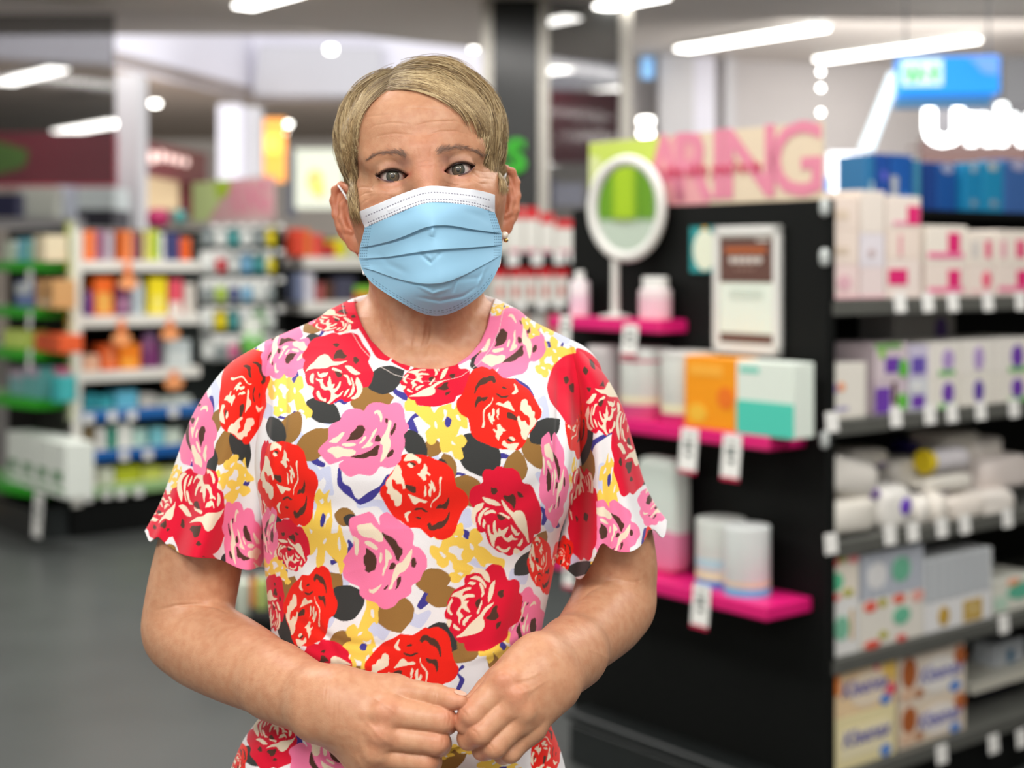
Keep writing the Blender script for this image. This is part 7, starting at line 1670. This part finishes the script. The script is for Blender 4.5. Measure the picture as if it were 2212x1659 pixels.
dm = np.maximum(dm, .45 * ((du < 19) & (du > 3) & (np.sin(MG[..., 1] / 5.5 * 2 * math.pi) > .35) & (seg_ == 3)))
MCc = MCc * (1 - dm[..., None]) + dm[..., None] * np.where((seg_ == 0)[..., None], np.array(lin((150, 150, 165))[:3]), np.array(lin((96, 138, 172))[:3]))
nr, nc = MG.shape[:2]
# hem turned towards the face all around
ring = np.concatenate([np.arange(nc), np.arange(1, nr) * nc + nc - 1, (nr - 1) * nc + np.arange(nc - 2, -1, -1), np.arange(nr - 2, 0, -1) * nc])
PV = PM.reshape(-1, 3); n0 = len(PV)
inn = PV[ring] + hey * .0022
i, j = np.meshgrid(np.arange(nr - 1), np.arange(nc - 1), indexing='ij'); q = i * nc + j
MF = np.stack([q, q + nc, q + nc + 1, q + 1], -1).reshape(-1, 4)
rr = np.arange(len(ring)); r2 = (rr + 1) % len(ring)
RF = np.stack([ring, ring[r2], n0 + r2, n0 + rr], 1)
MM = col_material('nonwoven_fabric', 0.62, 0.35)
mask_o = mesh_np('face_mask', np.concatenate([PV, inn]) - PO, np.concatenate([MF, RF]), MM, person, colors=np.concatenate([MCc.reshape(-1, 3), MCc.reshape(-1, 3)[ring]]))
mask_o['label'] = 'pleated light blue mask with a white top band'
def tube(P, r, m=10):
    P = np.asarray(P, float)
    Q = np.concatenate([[2 * P[0] - P[1]], P, [2 * P[-1] - P[-2]]]); out = []
    for i in range(1, len(Q) - 2):
        for t in np.linspace(0, 1, 10, endpoint=False):
            a, b, c, d = Q[i - 1:i + 3]
            out.append(.5 * (2 * b + (c - a) * t + (2 * a - 5 * b + 4 * c - d) * t * t + (3 * b - a - 3 * c + d) * t ** 3))
    out.append(P[-1]); P = np.array(out)
    tan = np.gradient(P, axis=0); tan /= np.linalg.norm(tan, axis=1)[:, None]
    u = np.cross(tan, (.3, .5, .81)); u /= np.linalg.norm(u, axis=1)[:, None]; v = np.cross(tan, u)
    a = np.linspace(0, 2 * math.pi, m, endpoint=False)
    V = (P[:, None] + r * (np.cos(a)[None, :, None] * u[:, None] + np.sin(a)[None, :, None] * v[:, None])).reshape(-1, 3)
    i, j = np.meshgrid(np.arange(len(P) - 1), np.arange(m), indexing='ij')
    return V, np.stack([i * m + j, i * m + (j + 1) % m, (i + 1) * m + (j + 1) % m, (i + 1) * m + j], -1).reshape(-1, 4)
ELM = mat('ear_loop', (236, 236, 238), .7)
for pts in ([pt(790, 491, 1.412), pt(783, 482, 1.415), pt(762, 449, 1.436), pt(741, 415, 1.452), pt(731, 400, 1.462), pt(738, 400, 1.482), pt(762, 440, 1.487), pt(768, 500, 1.480), pt(778, 560, 1.45), pt(787, 594, 1.418)],
            [pt(1067, 446, 1.416), pt(1071, 437, 1.418), pt(1080, 416, 1.440), pt(1088, 390, 1.462), pt(1093, 374, 1.475), pt(1092, 380, 1.492), pt(1084, 440, 1.492), pt(1082, 500, 1.485), pt(1080, 560, 1.46), pt(1076, 578, 1.42)]):
    V, F = tube(pts, .00105)
    o = mesh_np('ear_loop', V - PO, F, ELM, None); o.parent = mask_o
# pearl stud
def ball(c, r, n=32, m=20, sq=(1, 1, 1)):
    a = np.linspace(0, math.pi, m)[:, None]; b = np.linspace(0, 2 * math.pi, n, endpoint=False)[None]
    V = np.array(c) + r * np.stack([np.sin(a) * np.cos(b) * sq[0], np.sin(a) * np.sin(b) * sq[1], (np.cos(a) + 0 * b) * sq[2]], -1)
    i, j = np.meshgrid(np.arange(m - 1), np.arange(n), indexing='ij')
    return V.reshape(-1, 3), np.stack([i * n + j, i * n + (j + 1) % n, (i + 1) * n + (j + 1) % n, (i + 1) * n + j], -1).reshape(-1, 4)
V, F = ball(pt(1090, 508, 1.432), .0036)
er = mesh_np('earring', V - PO, F, mat('pearl', (236, 226, 208), .18, spec=.7, coat=.6), person)
V, F = ball(pt(1093, 519, 1.433), .0022)
o = mesh_np('gold_bead', V - PO, F, GOLD, None); o.parent = er
# nail of the uppermost thumb
nl, nf = ball((0, 0, 0), 1, 24, 14)
Rn = np.stack([(cp(1320, 446, 1.249) - cp(1225, 420, 1.250)) / np.linalg.norm(cp(1320, 446, 1.249) - cp(1225, 420, 1.250)), np.array([0.1, -.8, -.5]), np.array([0.2, -.35, .93])], 1)
Rn, _ = np.linalg.qr(Rn)
nail = (nl * (.0056, .0026, .0008)) @ Rn.T + cp(1266, 442, 1.2490) + np.array([0, 0, .0028])
mesh_np('fingernail', nail - PO, nf, mat('fingernail', (214, 166, 144), .3, spec=.5), person)

# ------------------------------------------------------------------ hair
HC, HRd = np.array([0.0015, 0.016, 0.032]), np.array([0.0738, 0.0925, 0.0765])
FACEP = np.array([(760, 520), (790, 492), (784, 462), (773, 430), (766, 395), (764, 350), (768, 300), (778, 255), (790, 222), (806, 206), (830, 197), (862, 192), (900, 191), (935, 193), (962, 200), (990, 217), (1016, 245), (1038, 282), (1054, 320), (1066, 360), (1074, 400), (1078, 440), (1080, 520)], float)
def inface(P, grow=0.0):
    uv = proj(P); d = polysd(FACEP, uv)
    return (d < -grow) & (hl(P)[:, 1] < 0.02)
rs = np.random.default_rng(3)
def eproj(q, h):
    """point on the skull ellipsoid scaled to height h above it"""
    w = (q - HC) / HRd; w = w / np.linalg.norm(w, axis=1)[:, None]
    return HC + w * HRd * h[:, None], w
NG = 2600
w = rs.normal(size=(60000, 3)); w /= np.linalg.norm(w, axis=1)[:, None]
root = HC + w * HRd
ok = (root[:, 2] > -0.062)
ok &= ~((root[:, 2] < -.012) & (root[:, 1] > -.012) & (root[:, 1] < .035) & (np.abs(root[:, 0]) > .04))       # ears
ok &= ~((root[:, 2] < -.030) & (root[:, 1] < .0))
ok &= ~((root[:, 1] < -.02) & (root[:, 2] < 0.005))
root = root[ok]
def off_skin(P, gap):
    Q = P.reshape(-1, 3); r_ = Q - (HO + HR @ HC); r_ /= np.linalg.norm(r_, axis=1)[:, None]
    dq = np.concatenate([evaluate(HEADG, Q[a:a + 60000]) for a in range(0, len(Q), 60000)])
    return (Q + r_ * np.clip(gap - dq, 0, .02)[:, None] * 1.05).reshape(P.shape)
wp = off_skin(HO + root @ HR.T, .0005)
edge = polysd(FACEP, proj(wp)); edge = np.where(root[:, 1] < .02, edge, 99.0)
sel = edge > 0
keep_ = sel & ((root[:, 1] < .06) | (rs.random(len(root)) < .35)) & ((edge < 26) | (rs.random(len(root)) < .30))
root = root[keep_][:5200]; edge = edge[keep_][:5200]
near_e = np.exp(-(np.maximum(edge, 0) / 20) ** 2)
NG = len(root)
part = -0.026 + 0.02 * np.clip((root[:, 1] + .08) / .16, 0, 1)
sx = np.where(root[:, 0] > part, 1.0, -1.0)
top = soft(root[:, 2], .045, .095); frontw = soft(-root[:, 1], .02, .065); back = soft(root[:, 1], .03, .08)
length = .042 + .034 * top + rs.normal(0, .006, NG)
length = np.where(sx > 0, length + .012 * frontw * top, length)
length *= 1 - .35 * back
height = 1 + (.105 + .055 * top + .02 * (sx > 0)) * rs.uniform(.50, 1.12, NG) * (1 - .80 * near_e)
length *= 1 - .45 * near_e * rs.random(NG)
KP = 12; G = np.zeros((NG, KP, 3)); p = root.copy(); d_prev = None
swirl = rs.normal(0, .30, (NG, 3)) * (1 + 1.3 * (rs.random(NG) < .22))[:, None]
for k in range(KP):
    t = k / (KP - 1)
    h = 1 + (height - 1) * (1 - (1 - t) ** 2.2) * (1 - .30 * max(0, t - .7) / .3)
    q, wn = eproj(p, h); G[:, k] = q
    sd_ = soft(np.abs(q[:, 0]), .045, .072)
    fr = soft(-q[:, 1], .03, .075)
    wv = np.stack([sx * (1.25 * (1 - sd_) + .15), -.10 - .30 * (1 - fr) * (1 - back) + .16 * fr * (sx > 0) * (q[:, 2] > .05) - .25 * sd_ * (sx < 0), -(.25 + 1.1 * sd_ + .25 * (sx < 0) + .45 * fr * t)], 1) + swirl * (.35 + .65 * t) + np.stack([np.zeros(NG), -.5 * near_e * fr, -.35 * near_e * fr], 1)
    nrm = wn / HRd; nrm /= np.linalg.norm(nrm, axis=1)[:, None]
    wv = wv - (wv * nrm).sum(1)[:, None] * nrm; wv /= np.linalg.norm(wv, axis=1)[:, None] + 1e-9
    if d_prev is not None: wv = wv * .55 + d_prev * .45; wv /= np.linalg.norm(wv, axis=1)[:, None] + 1e-9
    d_prev = wv
    p = q + wv * (length / (KP - 1))[:, None]
NCH = 9
spread = rs.normal(0, 1, (NG, NCH, 3)) * .0030
tt = np.linspace(0, 1, KP)
Hs = G[:, None] + spread[:, :, None] * (1 - .72 * tt)[None, None, :, None] + (rs.normal(0, .0011, (NG, NCH, 1, 3)) * (tt ** 2)[None, None, :, None])
Hs = Hs.reshape(-1, KP, 3); 
q = (Hs - HC) / HRd; ln = np.linalg.norm(q, axis=2); Hs = np.where((ln < 1.012)[..., None], HC + q / ln[..., None] * 1.012 * HRd, Hs)
Hw = HO + Hs @ HR.T
Hw = off_skin(Hw, .0007 + .0022 * np.repeat(np.sin(np.pi * tt * .8)[None], len(Hw), 0).ravel())
f0 = inface(Hw[:, 0], 0); 
tu = proj(Hw.reshape(-1, 3)); tip = (inface(Hw.reshape(-1, 3), 9) & ((tu[:, 0] < 870) | inface(Hw.reshape(-1, 3), 22))).reshape(-1, KP).any(1)
lowc = (Hs[:, -1, 2] < -.060) | ((Hs[:, -1, 2] < -.034) & (Hs[:, -1, 1] > -.022) & (Hs[:, -1, 1] < .05))
keep_ = ~f0 & ~tip & ~lowc
cl = np.repeat(rs.normal(0, 1, NG), NCH)[keep_]; topk = np.repeat(top, NCH)[keep_]; Hw = Hw[keep_]
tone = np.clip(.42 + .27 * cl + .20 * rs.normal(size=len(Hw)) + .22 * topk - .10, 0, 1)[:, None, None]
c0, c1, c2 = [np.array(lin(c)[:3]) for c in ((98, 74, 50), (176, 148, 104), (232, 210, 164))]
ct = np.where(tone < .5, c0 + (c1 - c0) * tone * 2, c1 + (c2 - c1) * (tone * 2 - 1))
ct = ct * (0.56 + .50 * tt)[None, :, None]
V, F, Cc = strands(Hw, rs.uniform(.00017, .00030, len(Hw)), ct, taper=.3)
# hair in front of the ears
SP = []
for x0, x1, y0, y1, dx, ymax, n_ in ((742, 763, 240, 440, .20, 492, 1500), (1072, 1092, 300, 392, .05, 424, 520)):
    for q_ in range(n_):
        x, y = rs.uniform(x0, x1), rs.uniform(y0, y1); x += max(0, y - 330) * (.14 if dx > .15 else .04) + max(0, 300 - y) * (.22 if dx > .15 else 0)
        le = rs.uniform(34, 62); ey = min(y + le, ymax - rs.uniform(0, 14)); ex = x + (ey - y) * (dx + rs.normal(0, .08)); ex = min(ex, 764 + max(0, ey - 395) * .24 + rs.uniform(-6, 2)) if dx > .15 else ex
        pts = []
        for k in range(KP):
            u = k / (KP - 1); l, n0 = hit(x + (ex - x) * u, y + (ey - y) * u)
            if l is None: break
            pts.append(l + n0 * (.0006 + .0032 * math.sin(math.pi * min(u, .8)) * rs.uniform(.6, 1)))
        if len(pts) == KP: SP.append(pts)
SP = np.array(SP); SP[:, 1:-1] = SP[:, 1:-1] * .5 + (SP[:, :-2] + SP[:, 2:]) * .25
tn = np.clip(rs.normal(.42, .22, len(SP)), 0, 1)[:, None, None]
cs = np.where(tn < .5, c0 + (c1 - c0) * tn * 2, c1 + (c2 - c1) * (tn * 2 - 1)) * np.ones((1, KP, 1))
V2, F2, C2 = strands(SP, rs.uniform(.00014, .00024, len(SP)), cs, taper=.3)
F = np.concatenate([F, F2 + len(V)]); V = np.concatenate([V, V2]); Cc = np.concatenate([Cc, C2])
print('hair strands', len(Hw), len(SP))
# root mass under the strands
na, nb = 150, 220
a = np.linspace(0.0, math.pi, na)[:, None]; b = np.linspace(0, 2 * math.pi, nb, endpoint=False)[None]
w = np.stack([np.sin(a) * np.cos(b), np.sin(a) * np.sin(b), np.cos(a) + 0 * b], -1).reshape(-1, 3)
capL = HC + w * HRd * 1.035; capW = off_skin(HO + capL @ HR.T, .0004)
bad = inface(capW, -9) | (capL[:, 2] < -.050) | ((capL[:, 2] < -.006) & (capL[:, 1] > -.030) & (capL[:, 1] < .040)) | ((capL[:, 2] < -.022) & (capL[:, 1] < 0))
i, j = np.meshgrid(np.arange(na - 1), np.arange(nb), indexing='ij')
cf = np.stack([i * nb + j, i * nb + (j + 1) % nb, (i + 1) * nb + (j + 1) % nb, (i + 1) * nb + j], -1).reshape(-1, 4)
cf = cf[~bad[cf].any(1)]
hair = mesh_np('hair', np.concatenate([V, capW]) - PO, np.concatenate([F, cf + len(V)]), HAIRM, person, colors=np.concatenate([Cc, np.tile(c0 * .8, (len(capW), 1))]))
